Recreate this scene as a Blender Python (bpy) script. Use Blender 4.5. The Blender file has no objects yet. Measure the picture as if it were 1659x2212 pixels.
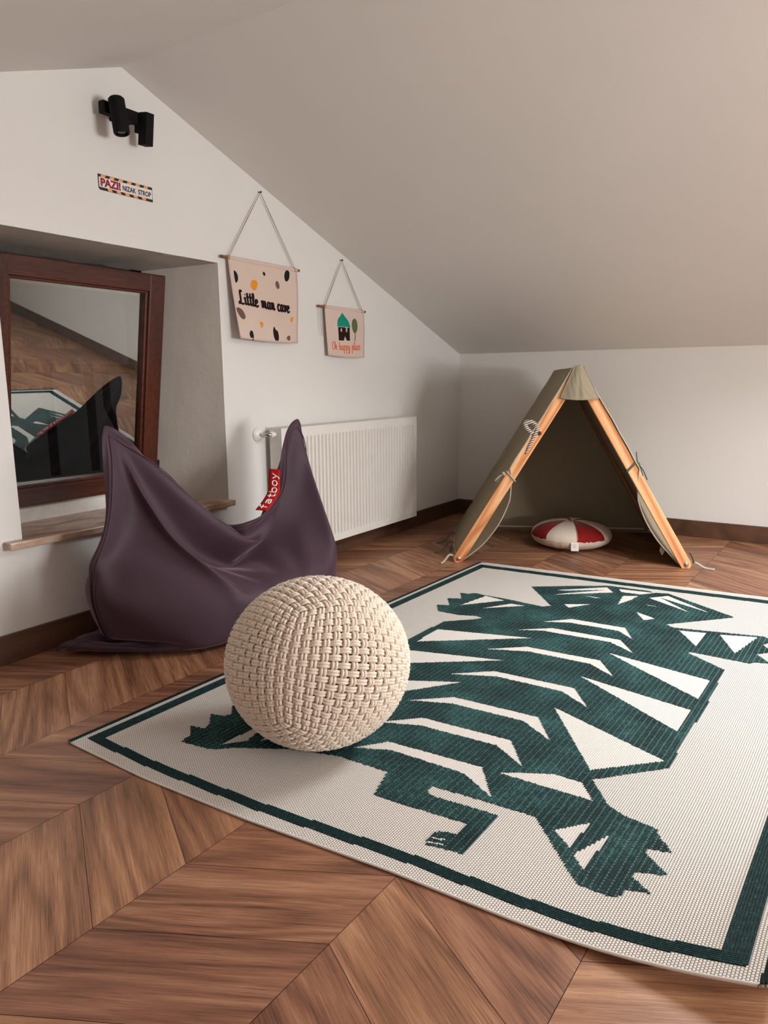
import bpy, bmesh, math, random
import numpy as np
from mathutils import Vector, Matrix
random.seed(7)
R = math.radians
SC = bpy.context.scene
COL = SC.collection

# ------------------------------------------------------------------ camera
CAM_F, YAW, PITCH, ROLL = 1552.06, 0.580526, 0.180766, -0.0079105
CAM_LOC = (-4.525, -2.335, 0.930)
fw = Vector((math.cos(PITCH)*math.cos(YAW), math.cos(PITCH)*math.sin(YAW), -math.sin(PITCH)))
ri = Vector((math.sin(YAW), -math.cos(YAW), 0.0)); up = ri.cross(fw)
c_, s_ = math.cos(ROLL), math.sin(ROLL)
ri, up = c_*ri + s_*up, -s_*ri + c_*up
cam = bpy.data.cameras.new('camera'); cam_o = bpy.data.objects.new('camera', cam); COL.objects.link(cam_o)
cam_o.matrix_world = Matrix(((ri.x, up.x, -fw.x, CAM_LOC[0]), (ri.y, up.y, -fw.y, CAM_LOC[1]), (ri.z, up.z, -fw.z, CAM_LOC[2]), (0, 0, 0, 1)))
cam.sensor_fit = 'VERTICAL'; cam.sensor_height = 36.0; cam.lens = 36.0*CAM_F/2212.0
cam.clip_start = 0.05; cam.clip_end = 60
SC.camera = cam_o
# ------------------------------------------------------------------ world, light, exposure
W = bpy.data.worlds.new('world'); SC.world = W; W.use_nodes = True
bg = W.node_tree.nodes['Background']; bg.inputs['Color'].default_value = (0.75, 0.85, 1.0, 1); bg.inputs['Strength'].default_value = 0.26
def area(name, loc, target, sx, sy, power, color, spread=180):
    l = bpy.data.lights.new(name, 'AREA'); l.shape = 'RECTANGLE'; l.size = sx; l.size_y = sy
    l.energy = power; l.color = color; l.spread = R(spread)
    o = bpy.data.objects.new(name, l); COL.objects.link(o); o.location = loc
    o.rotation_euler = (Vector(target)-Vector(loc)).to_track_quat('-Z', 'Y').to_euler()
    return o
# daylight through the window of the opposite gable and the roof window (both behind the camera) and a small low lamp beside it that draws the crisp shadows
area('daylight_gable_window', (-2.75, -5.42, 0.98), (-2.2, 0, 2.6), 0.96, 0.96, 60, (0.955, 0.99, 1.0))
area('stair_lamp', (-3.25, -5.10, 0.84), (-2.2, 0, 1.0), 0.34, 0.16, 19, (1.0, 0.965, 0.93))
area('daylight_roof_window', (-1.55, -2.495, 1.862), (-1.55-.333, -2.495, 1.862-.943), 0.84, 1.20, 54, (0.95, 0.985, 1.0))
vs = SC.view_settings
SC.display_settings.display_device = 'sRGB'
vs.view_transform = 'Standard'; vs.look = 'None'; vs.gamma = 1.0; vs.use_curve_mapping = False
vs.exposure = 0.60
SC.cycles.use_denoising = True
SC.cycles.max_bounces = 8; SC.cycles.diffuse_bounces = 5
SC.cycles.sample_clamp_indirect = 6

# ------------------------------------------------------------------ helpers
def srgb(r, g, b):
    f = lambda c: (c/255)/12.92 if c/255 <= 0.04045 else (((c/255)+0.055)/1.055)**2.4
    return (f(r), f(g), f(b), 1.0)
class NT:
    def __init__(s, name, rough=0.6, color=(0.5, 0.5, 0.5, 1), metallic=0.0, spec=0.5):
        s.m = bpy.data.materials.new(name); s.m.use_nodes = True; s.t = s.m.node_tree
        s.b = s.t.nodes['Principled BSDF']
        s.b.inputs['Base Color'].default_value = color; s.b.inputs['Roughness'].default_value = rough
        s.b.inputs['Metallic'].default_value = metallic; s.b.inputs['Specular IOR Level'].default_value = spec
    def n(s, kind, **kw):
        x = s.t.nodes.new(kind)
        for k, v in kw.items(): setattr(x, k, v)
        return x
    def put(s, sock, v):
        if hasattr(v, 'is_linked') or isinstance(v, bpy.types.NodeSocket): s.t.links.new(v, sock)
        else: sock.default_value = v
    def math(s, op, a, b=0.0, c=None):
        x = s.n('ShaderNodeMath', operation=op); s.put(x.inputs[0], a); s.put(x.inputs[1], b)
        if c is not None: s.put(x.inputs[2], c)
        return x.outputs[0]
    def coord(s, which='Object'): return s.n('ShaderNodeTexCoord').outputs[which]
    def mapping(s, v, scale=(1, 1, 1), loc=(0, 0, 0), rot=(0, 0, 0)):
        x = s.n('ShaderNodeMapping'); s.t.links.new(v, x.inputs[0])
        x.inputs['Scale'].default_value = scale; s.put(x.inputs['Location'], loc); x.inputs['Rotation'].default_value = rot
        return x.outputs[0]
    def noise(s, v, scale, detail=4, rough=0.55, dist=0.0, out='Fac'):
        x = s.n('ShaderNodeTexNoise'); s.t.links.new(v, x.inputs['Vector'])
        x.inputs['Scale'].default_value = scale; x.inputs['Detail'].default_value = detail
        x.inputs['Roughness'].default_value = rough; x.inputs['Distortion'].default_value = dist
        return x.outputs[out]
    def ramp(s, fac, stops, interp='LINEAR'):
        x = s.n('ShaderNodeValToRGB'); s.t.links.new(fac, x.inputs[0]); cr = x.color_ramp; cr.interpolation = interp
        while len(cr.elements) < len(stops): cr.elements.new(0.5)
        for e, (p, c) in zip(cr.elements, stops): e.position = p; e.color = c
        return x.outputs[0]
    def mix(s, fac, a, b, blend='MIX'):
        x = s.n('ShaderNodeMix', data_type='RGBA', blend_type=blend); s.put(x.inputs[0], fac); s.put(x.inputs[6], a); s.put(x.inputs[7], b)
        return x.outputs[2]
    def bump(s, h, strength=0.3, dist=0.01, normal=None):
        x = s.n('ShaderNodeBump'); s.t.links.new(h, x.inputs['Height']); x.inputs['Strength'].default_value = strength; x.inputs['Distance'].default_value = dist
        if normal is not None: s.t.links.new(normal, x.inputs['Normal'])
        return x.outputs[0]
    def base(s, v): s.put(s.b.inputs['Base Color'], v)
    def nrm(s, v): s.t.links.new(v, s.b.inputs['Normal'])
def plain(name, col, rough=0.6, metallic=0.0, spec=0.5, bscale=None, bstr=0.1, var=0.06):
    m = NT(name, rough, col, metallic, spec); co = m.coord()
    n = m.noise(co, bscale or 14, 3)
    lo = tuple(c*(1-var) for c in col[:3])+(1,); hi = tuple(min(1, c*(1+var)) for c in col[:3])+(1,)
    m.base(m.ramp(n, [(0.3, lo), (0.7, hi)]))
    if bscale: m.nrm(m.bump(n, bstr, 0.003))
    return m.m

class MB:
    """collects shapes into one bmesh"""
    def __init__(s): s.bm = bmesh.new(); s.uv = None
    def box(s, lo, hi, bevel=0.0, mat=None, seg=2):
        t = bmesh.new(); bmesh.ops.create_cube(t, size=1.0)
        for v in t.verts:
            v.co = Vector([(lo[i]+hi[i])/2+v.co[i]*(hi[i]-lo[i]) for i in range(3)])
        if bevel: bmesh.ops.bevel(t, geom=t.edges[:], offset=bevel, segments=seg, affect='EDGES', profile=0.5)
        if mat is not None: bmesh.ops.transform(t, matrix=mat, verts=t.verts)
        s.merge(t); return s
    def merge(s, t):
        me = bpy.data.meshes.new('tmp'); t.to_mesh(me); t.free(); s.bm.from_mesh(me); bpy.data.meshes.remove(me)
    def tube(s, pts, r, n=8, closed=False, cap=True, flat=1.0, upv=None):
        pts = [Vector(p) for p in pts]; N = len(pts); rings = []
        rad = r if isinstance(r, (list, tuple)) else [r]*N
        prev = None
        for i, p in enumerate(pts):
            if closed: d = pts[(i+1) % N]-pts[i-1]
            else: d = pts[min(i+1, N-1)]-pts[max(i-1, 0)]
            if d.length < 1e-9: d = Vector((0, 0, 1))
            d.normalize()
            if upv is not None: a = d.cross(Vector(upv)); a = a.normalized() if a.length > 1e-6 else d.orthogonal().normalized()
            elif prev is None: a = d.orthogonal().normalized()
            else: a = (prev-d*prev.dot(d)).normalized()
            prev = a; b = d.cross(a)
            rings.append([s.bm.verts.new(p+(a*math.cos(2*math.pi*k/n)+b*math.sin(2*math.pi*k/n)*flat)*rad[i]) for k in range(n)])
        for i in range(N if closed else N-1):
            A, B = rings[i], rings[(i+1) % N]
            for k in range(n): s.bm.faces.new((A[k], A[(k+1) % n], B[(k+1) % n], B[k]))
        if cap and not closed:
            s.bm.faces.new(rings[0][::-1]); s.bm.faces.new(rings[-1])
        return s
    def lathe(s, prof, center=(0, 0, 0), axis=(0, 0, 1), n=32):
        ax = Vector(axis).normalized(); a = ax.orthogonal().normalized(); b = ax.cross(a); c = Vector(center); rings = []
        for (r, h) in prof:
            rings.append([s.bm.verts.new(c+ax*h+(a*math.cos(2*math.pi*k/n)+b*math.sin(2*math.pi*k/n))*max(r, 1e-5)) for k in range(n)])
        for A, B in zip(rings, rings[1:]):
            for k in range(n): s.bm.faces.new((A[k], A[(k+1) % n], B[(k+1) % n], B[k]))
        s.bm.faces.new(rings[0][::-1]); s.bm.faces.new(rings[-1]); return s
    def grid(s, fn, nu, nv, mat_fn=None):
        V = [[s.bm.verts.new(fn(i/nu, j/nv)) for j in range(nv+1)] for i in range(nu+1)]
        for i in range(nu):
            for j in range(nv): s.bm.faces.new((V[i][j], V[i+1][j], V[i+1][j+1], V[i][j+1]))
        return V
    def prism(s, poly, h0, h1, frame):
        """poly: list of (a,b); frame(a,b,h)->Vector"""
        A = [s.bm.verts.new(frame(a, b, h0)) for a, b in poly]; B = [s.bm.verts.new(frame(a, b, h1)) for a, b in poly]
        s.bm.faces.new(A[::-1]); s.bm.faces.new(B); n = len(poly)
        for k in range(n): s.bm.faces.new((A[k], A[(k+1) % n], B[(k+1) % n], B[k]))
        return s
    def build(s, name, mat, parent=None, smooth=False, loc=None, **tags):
        me = bpy.data.meshes.new(name); bmesh.ops.recalc_face_normals(s.bm, faces=s.bm.faces[:])
        if loc is not None:
            for v in s.bm.verts: v.co -= Vector(loc)
        s.bm.to_mesh(me); s.bm.free()
        for m in (mat if isinstance(mat, (list, tuple)) else [mat]): me.materials.append(m)
        if smooth:
            for p in me.polygons: p.use_smooth = True
            if smooth != True: me.set_sharp_from_angle(angle=R(smooth))
        o = bpy.data.objects.new(name, me); COL.objects.link(o)
        if loc is not None: o.location = loc
        if parent is not None: attach(o, parent)
        for k, v in tags.items(): o[k] = v
        return o
def attach(o, parent):
    o.parent = parent
    loc = parent_world(parent); o.matrix_parent_inverse = Matrix.Translation(-loc)
def parent_world(p):
    l = Vector(p.location)
    return l
def tag(o, label=None, category=None, group=None, kind=None):
    if label: o['label'] = label
    if category: o['category'] = category
    if group: o['group'] = group
    if kind: o['kind'] = kind
    return o
def empty(name, loc, label, category, group=None):
    o = bpy.data.objects.new(name, None); COL.objects.link(o); o.location = loc; o.empty_display_size = 0.1
    return tag(o, label, category, group)
def smoothmod(o, levels=1):
    m = o.modifiers.new('subsurf', 'SUBSURF'); m.levels = levels; m.render_levels = levels; return o
def cat(pts, n=6, closed=False):
    """Catmull-Rom through the points"""
    P = [Vector(p) for p in pts]; out = []; N = len(P)
    for i in range(N if closed else N-1):
        g = (lambda k: P[k % N]) if closed else (lambda k: P[min(max(k, 0), N-1)])
        p0, p1, p2, p3 = g(i-1), g(i), g(i+1), g(i+2)
        for k in range(n):
            t = k/n
            out.append(0.5*((2*p1)+(p2-p0)*t+(2*p0-5*p1+4*p2-p3)*t*t+(3*p1-p0-3*p2+p3)*t**3))
    if not closed: out.append(P[-1])
    return out
def vnoise(x, y, seed=0):
    return (math.sin(x*1.7+seed)+math.sin(y*2.3+seed*1.3)+math.sin((x+y)*1.1+seed*.7)+math.sin((x-y)*2.9+seed*2.1))/4

# ------------------------------------------------------------------ materials
def wall_mat(name, col):
    m = NT(name, 0.85, col, spec=0.2); co = m.coord()
    n1 = m.noise(co, 2.2, 3); n2 = m.noise(co, 160, 3, 0.6); n3 = m.noise(co, 9, 4)
    a = m.mix(n1, tuple(c*0.97 for c in col[:3])+(1,), tuple(min(1, c*1.03) for c in col[:3])+(1,))
    m.base(a); m.nrm(m.bump(n2, 0.10, 0.002, m.bump(n3, 0.10, 0.004)))
    return m.m
M_wall = wall_mat('white_plaster', srgb(221, 218, 214))
M_ceil = wall_mat('ceiling_plaster', srgb(224, 221, 216))
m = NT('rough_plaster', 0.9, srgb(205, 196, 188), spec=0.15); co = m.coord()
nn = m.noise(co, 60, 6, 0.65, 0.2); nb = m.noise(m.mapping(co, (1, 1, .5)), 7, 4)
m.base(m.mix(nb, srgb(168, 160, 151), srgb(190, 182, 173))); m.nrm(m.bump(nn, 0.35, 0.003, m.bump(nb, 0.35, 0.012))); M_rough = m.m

def wood_mat(name, dark, mid, light, uvname=None, scale=1.0, rough=0.45, rings=True, axis='X', spec=0.4, bump=0.25, attr=None, fibre=.42, ringamp=.20, wd=.20):
    m = NT(name, rough, mid, spec=spec)
    co = m.coord('UV') if uvname else m.coord('Object')
    st = {'X': (1, 9, 9), 'Y': (9, 1, 9), 'Z': (9, 9, 1)}[axis]
    st2 = {'X': (1.6, 46, 46), 'Y': (46, 1.6, 46), 'Z': (46, 46, 1.6)}[axis]
    v = m.mapping(co, st); v2 = m.mapping(co, st2)
    big = m.noise(v, 0.9*scale, 3, 0.5, 0.6)
    fib = m.noise(v2, 3.2*scale, 5, 0.65, 0.2)
    pore = m.noise(m.mapping(co, tuple(x*2.2 for x in st2)), 4.0*scale, 2, 0.5)
    ring = m.math('FRACT', m.math('MULTIPLY', m.noise(v, 0.55*scale, 2, 0.45, 0.35), 11.0))
    ringv = m.math('ABSOLUTE', m.math('SUBTRACT', ring, 0.5))
    fine = m.noise(m.mapping(co, tuple(x*(2.0 if x < 2 else 3.4) for x in st2)), 3.4*scale, 3, 0.6)
    fib = m.math('MULTIPLY_ADD', fine, .55, m.math('MULTIPLY', fib, .45))
    f = m.math('ADD', m.math('MULTIPLY', big, 0.50), m.math('MULTIPLY', fib, fibre*1.5))
    f = m.math('ADD', f, m.math('MULTIPLY', ringv, ringamp if rings else 0.04))
    c0 = .25+fibre*.75+(ringamp if rings else .04)*.25
    col = m.ramp(f, [(c0-wd, dark), (c0+.01, mid), (c0+wd+.02, light)])
    col = m.mix(m.math('MULTIPLY', m.math('GREATER_THAN', pore, 0.63), 0.35), col, dark)
    if attr:
        a = m.n('ShaderNodeAttribute', attribute_name=attr).outputs['Fac']
        hs = m.n('ShaderNodeHueSaturation'); m.t.links.new(col, hs.inputs['Color'])
        m.put(hs.inputs['Value'], m.math('MULTIPLY_ADD', a, 0.34, 0.84)); m.put(hs.inputs['Hue'], m.math('MULTIPLY_ADD', a, 0.010, 0.494))
        col = hs.outputs[0]
        # knots: sparse dark eyes
        vo = m.n('ShaderNodeTexVoronoi'); m.t.links.new(m.mapping(co, (1.0, 1.8, 1)), vo.inputs['Vector']); vo.inputs['Scale'].default_value = 2.3
        k = m.ramp(vo.outputs['Distance'], [(0.02, (1, 1, 1, 1)), (0.11, (0, 0, 0, 1))])
        wn = m.n('ShaderNodeSeparateColor'); m.t.links.new(vo.outputs['Color'], wn.inputs[0])
        k = m.math('MULTIPLY', k, m.math('GREATER_THAN', wn.outputs[0], 0.55))
        col = m.mix(m.math('MULTIPLY', k, 0.75), col, srgb(58, 36, 24))
    m.base(col); m.nrm(m.bump(m.math('ADD', fib, m.math('MULTIPLY', pore, .5)), bump, 0.002))
    rr = m.math('MULTIPLY_ADD', fib, 0.25, rough-0.1); m.put(m.b.inputs['Roughness'], rr)
    return m.m
M_floor = wood_mat('oak_parquet', srgb(84, 54, 39), srgb(143, 98, 72), srgb(182, 138, 106), uvname=True, attr='tone', rough=0.38, fibre=.54, ringamp=.34, wd=.21)
M_base = wood_mat('dark_oak_baseboard', srgb(52, 34, 25), srgb(86, 58, 42), srgb(112, 80, 60), rings=False, rough=0.45)
M_pineL = wood_mat('pine_board', srgb(176, 96, 50), srgb(222, 154, 100), srgb(238, 186, 138), uvname=True, scale=1.0, rough=0.4, ringamp=.55, fibre=.15, wd=.17)
M_sash = wood_mat('stained_window_wood', srgb(34, 13, 7), srgb(70, 29, 15), srgb(100, 45, 23), rings=False, rough=0.26, axis='X', spec=0.5, bump=0.08)
M_sashZ = wood_mat('stained_window_wood_upright', srgb(34, 13, 7), srgb(70, 29, 15), srgb(100, 45, 23), rings=False, rough=0.26, axis='Z', spec=0.5, bump=0.08)
M_darkframe = plain('dark_frame', srgb(30, 18, 13), 0.5)
M_gap = plain('dark_gap', srgb(18, 15, 13), 0.9)
# marble sill
m = NT('beige_marble', 0.28, srgb(190, 165, 145)); co = m.coord()
n1 = m.noise(m.mapping(co, (1, 2.2, 3)), 5, 6, 0.62, 1.2); n2 = m.noise(co, 60, 4, 0.7)
m.base(m.mix(m.math('MULTIPLY', n2, 0.5), m.ramp(n1, [(0.36, srgb(128, 92, 72)), (0.5, srgb(182, 150, 128)), (0.66, srgb(208, 186, 168))]), srgb(150, 118, 98)))
m.nrm(m.bump(n2, 0.12, 0.002)); M_marble = m.m
M_white = plain('white_enamel', srgb(226, 221, 214), 0.32, spec=0.5, var=0.02)
M_whitedull = plain('white_filler', srgb(222, 218, 212), 0.8, bscale=60, bstr=0.2)
M_chrome = plain('chrome', srgb(190, 188, 184), 0.2, metallic=1.0)
M_black = plain('black_powder_coat', srgb(17, 16, 14), 0.7, spec=0.15, bscale=300, bstr=0.1)
M_blackplastic = plain('black_plastic', srgb(22, 21, 20), 0.35)
M_lens = NT('lens_glass', 0.08, srgb(90, 92, 90), metallic=0.9).m
# tinted mirror-like window glass
m = NT('window_glass', 0.0); t = m.t; t.nodes.remove(m.b)
gl = m.n('ShaderNodeBsdfGlossy'); gl.inputs['Roughness'].default_value = 0.012; gl.inputs['Color'].default_value = (0.86, 0.90, 0.88, 1)
tr = m.n('ShaderNodeBsdfTransparent'); tr.inputs['Color'].default_value = (0.72, 0.76, 0.74, 1)
ms = m.n('ShaderNodeMixShader'); fr = m.n('ShaderNodeFresnel'); fr.inputs['IOR'].default_value = 1.9
ge = m.n('ShaderNodeNewGeometry'); m.t.links.new(m.math('MULTIPLY', m.math('MULTIPLY_ADD', fr.outputs[0], 1.2, 0.24), m.math('SUBTRACT', 1.0, ge.outputs['Backfacing'])), ms.inputs[0]); t.links.new(tr.outputs[0], ms.inputs[1]); t.links.new(gl.outputs[0], ms.inputs[2])
t.links.new(ms.outputs[0], t.nodes['Material Output'].inputs['Surface']); M_glass = m.m

def fabric(name, col, rough=0.85, sheen=0.0, weave=900, bstr=0.15, var=0.08, tint=None, nscale=6):
    m = NT(name, rough, col, spec=0.2); co = m.coord()
    n = m.noise(co, nscale, 4); w = m.noise(co, weave, 2)
    lo = tuple(c*(1-var) for c in col[:3])+(1,); hi = tuple(min(1, c*(1+var)) for c in col[:3])+(1,)
    m.base(m.mix(n, lo, hi)); m.nrm(m.bump(w, bstr, 0.001, m.bump(n, 0.1, 0.01)))
    m.b.inputs['Sheen Weight'].default_value = sheen; m.b.inputs['Sheen Roughness'].default_value = 0.35
    if tint: m.b.inputs['Sheen Tint'].default_value = tint
    return m.m
M_bag = fabric('aubergine_nylon', srgb(66, 48, 57), 0.52, 0.55, 700, 0.2, tint=srgb(205, 170, 185))
M_red = fabric('red_label_cloth', srgb(176, 20, 22), 0.7)
M_print = plain('white_print', srgb(235, 228, 222), 0.7)
M_canvas = fabric('olive_canvas', srgb(148, 137, 116), 0.9, 0.0, 1200, 0.2)
M_canvas_in = M_canvas
M_cap = M_canvas
M_tie = fabric('canvas_tape', srgb(176, 170, 156), 0.9)
M_tiedark = fabric('dark_canvas_tape', srgb(86, 88, 78), 0.9)
M_cotton = fabric('natural_cotton', srgb(214, 198, 182), 0.9, 0.1, 800, 0.2)
M_redcot = fabric('red_cotton', srgb(132, 22, 24), 0.85, 0.2, 800, 0.2)
M_banner = fabric('peach_canvas', srgb(212, 190, 178), 0.9, 0.05, 1400, 0.3, var=0.04)
M_brownfelt = fabric('dark_brown_felt', srgb(40, 26, 22), 0.95)
M_taupefelt = fabric('taupe_felt', srgb(112, 84, 76), 0.95)
M_orangefelt = fabric('mustard_felt', srgb(222, 146, 44), 0.95)
M_pinefelt = fabric('black_green_felt', srgb(24, 36, 32), 0.95)
M_tealfelt = fabric('teal_felt', srgb(22, 140, 118), 0.95)
M_leaffelt = fabric('leaf_green_felt', srgb(92, 106, 74), 0.95)
M_orangethread = fabric('orange_thread', srgb(228, 116, 74), 0.9)
M_dowel = wood_mat('brown_dowel', srgb(88, 52, 34), srgb(128, 84, 60), srgb(150, 104, 78), rings=False)
M_cord = plain('grey_cord', srgb(150, 136, 126), 0.9)
M_paper = plain('white_label', srgb(226, 220, 212), 0.7)
M_ink = plain('black_ink', srgb(24, 24, 28), 0.6)
M_signred = plain('crimson_ink', srgb(142, 22, 44), 0.6)
M_signorange = plain('orange_ink', srgb(244, 158, 84), 0.6)
M_signwhite = plain('sign_white', srgb(222, 218, 216), 0.5)
# wool yarn
m = NT('cream_wool', 0.95, srgb(222, 196, 170), spec=0.1); co = m.coord()
n1 = m.noise(co, 240, 4, 0.7); n2 = m.noise(co, 7, 2)
m.base(m.mix(n1, srgb(208, 190, 172), srgb(232, 216, 200))); m.nrm(m.bump(n1, 0.5, 0.002))
m.b.inputs['Sheen Weight'].default_value = 0.3; m.b.inputs['Sheen Roughness'].default_value = 0.6; M_wool = m.m
M_woolcore = plain('wool_core', srgb(104, 78, 60), 1.0, spec=0.0)
# rug
def uvm(m):
    s = m.n('ShaderNodeSeparateXYZ'); m.t.links.new(m.coord('UV'), s.inputs[0]); return s.outputs[0], s.outputs[1]
m = NT('rug_cream_weave', 0.9, srgb(216, 206, 196), spec=0.1); u, v = uvm(m)
# brick-offset grid of small dark pits between raised cream loops
vr = m.math('DIVIDE', v, 0.0052); row = m.math('FLOOR', vr); off = m.math('MULTIPLY', m.math('MODULO', row, 2.0), 0.5)
fu = m.math('FRACT', m.math('ADD', m.math('DIVIDE', u, 0.0062), off)); fv = m.math('FRACT', vr)
du = m.math('ABSOLUTE', m.math('SUBTRACT', fu, 0.5)); dv = m.math('ABSOLUTE', m.math('SUBTRACT', fv, 0.5))
loop = m.math('SUBTRACT', 1.0, m.math('ADD', m.math('POWER', m.math('MULTIPLY', du, 2.0), 3.0), m.math('POWER', m.math('MULTIPLY', dv, 2.0), 3.0)))
nz = m.noise(m.mapping(m.coord('UV'), (30, 30, 1)), 6, 4)
lp = m.math('ADD', loop, m.math('MULTIPLY', m.math('SUBTRACT', nz, .5), .25))
m.base(m.ramp(lp, [(0.0, srgb(112, 106, 98)), (0.28, srgb(174, 166, 156)), (0.60, srgb(224, 217, 209))])); m.nrm(m.bump(loop, 0.7, 0.0014)); M_rugcream = m.m
m = NT('rug_cream_flat', 0.92, srgb(214, 205, 196), spec=0.1); n1 = m.noise(m.mapping(m.coord('UV'), (200, 600, 1)), 1.5, 3)
m.base(m.ramp(n1, [(0.3, srgb(192, 185, 177)), (0.6, srgb(218, 211, 204))])); m.nrm(m.bump(n1, 0.4, 0.001)); M_rugflat = m.m
def green(name, dash=True):
    m = NT(name, 0.8, srgb(24, 62, 62), spec=0.2); s = m.n('ShaderNodeSeparateXYZ'); m.t.links.new(m.coord('UV'), s.inputs[0]); u, v = s.outputs[0], s.outputs[1]
    row = m.math('FLOOR', v); fv = m.math('FRACT', v)
    cb = m.n('ShaderNodeCombineXYZ'); m.t.links.new(m.math('MULTIPLY', u, 60.0), cb.inputs[0]); m.t.links.new(m.math('MULTIPLY', row, 7.31), cb.inputs[1])
    n1 = m.noise(cb.outputs[0], 2.2, 5, 0.7); cc_ = m.n('ShaderNodeCombineXYZ'); m.t.links.new(u, cc_.inputs[0]); m.t.links.new(m.math('MULTIPLY', v, .0052), cc_.inputs[1]); n2 = m.noise(cc_.outputs[0], 7, 3)
    f = m.math('ADD', m.math('MULTIPLY', n1, 0.72), m.math('MULTIPLY', n2, 0.4) if dash else 0.16)
    col = m.ramp(f, [(0.38, srgb(7, 22, 23)), (0.55, srgb(19, 48, 48)), (0.76, srgb(58, 102, 100))])
    if dash:
        d = m.math('LESS_THAN', m.math('FRACT', m.math('DIVIDE', u, 0.0095)), 0.50)
        e = m.math('LESS_THAN', fv, 0.30); r3 = m.math('LESS_THAN', m.math('MODULO', row, 3.0), 0.5)
        k = m.math('MULTIPLY', m.math('MULTIPLY', d, e), r3)
        col = m.mix(m.math('MULTIPLY', k, 0.95), col, srgb(205, 218, 210))
    m.base(col); m.nrm(m.bump(n1, 0.5, 0.0015)); return m.m
M_green = green('rug_green_yarn'); M_greenplain = green('rug_green_border', False)
M_binding = fabric('dark_green_binding', srgb(16, 30, 28), 0.85)
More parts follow.
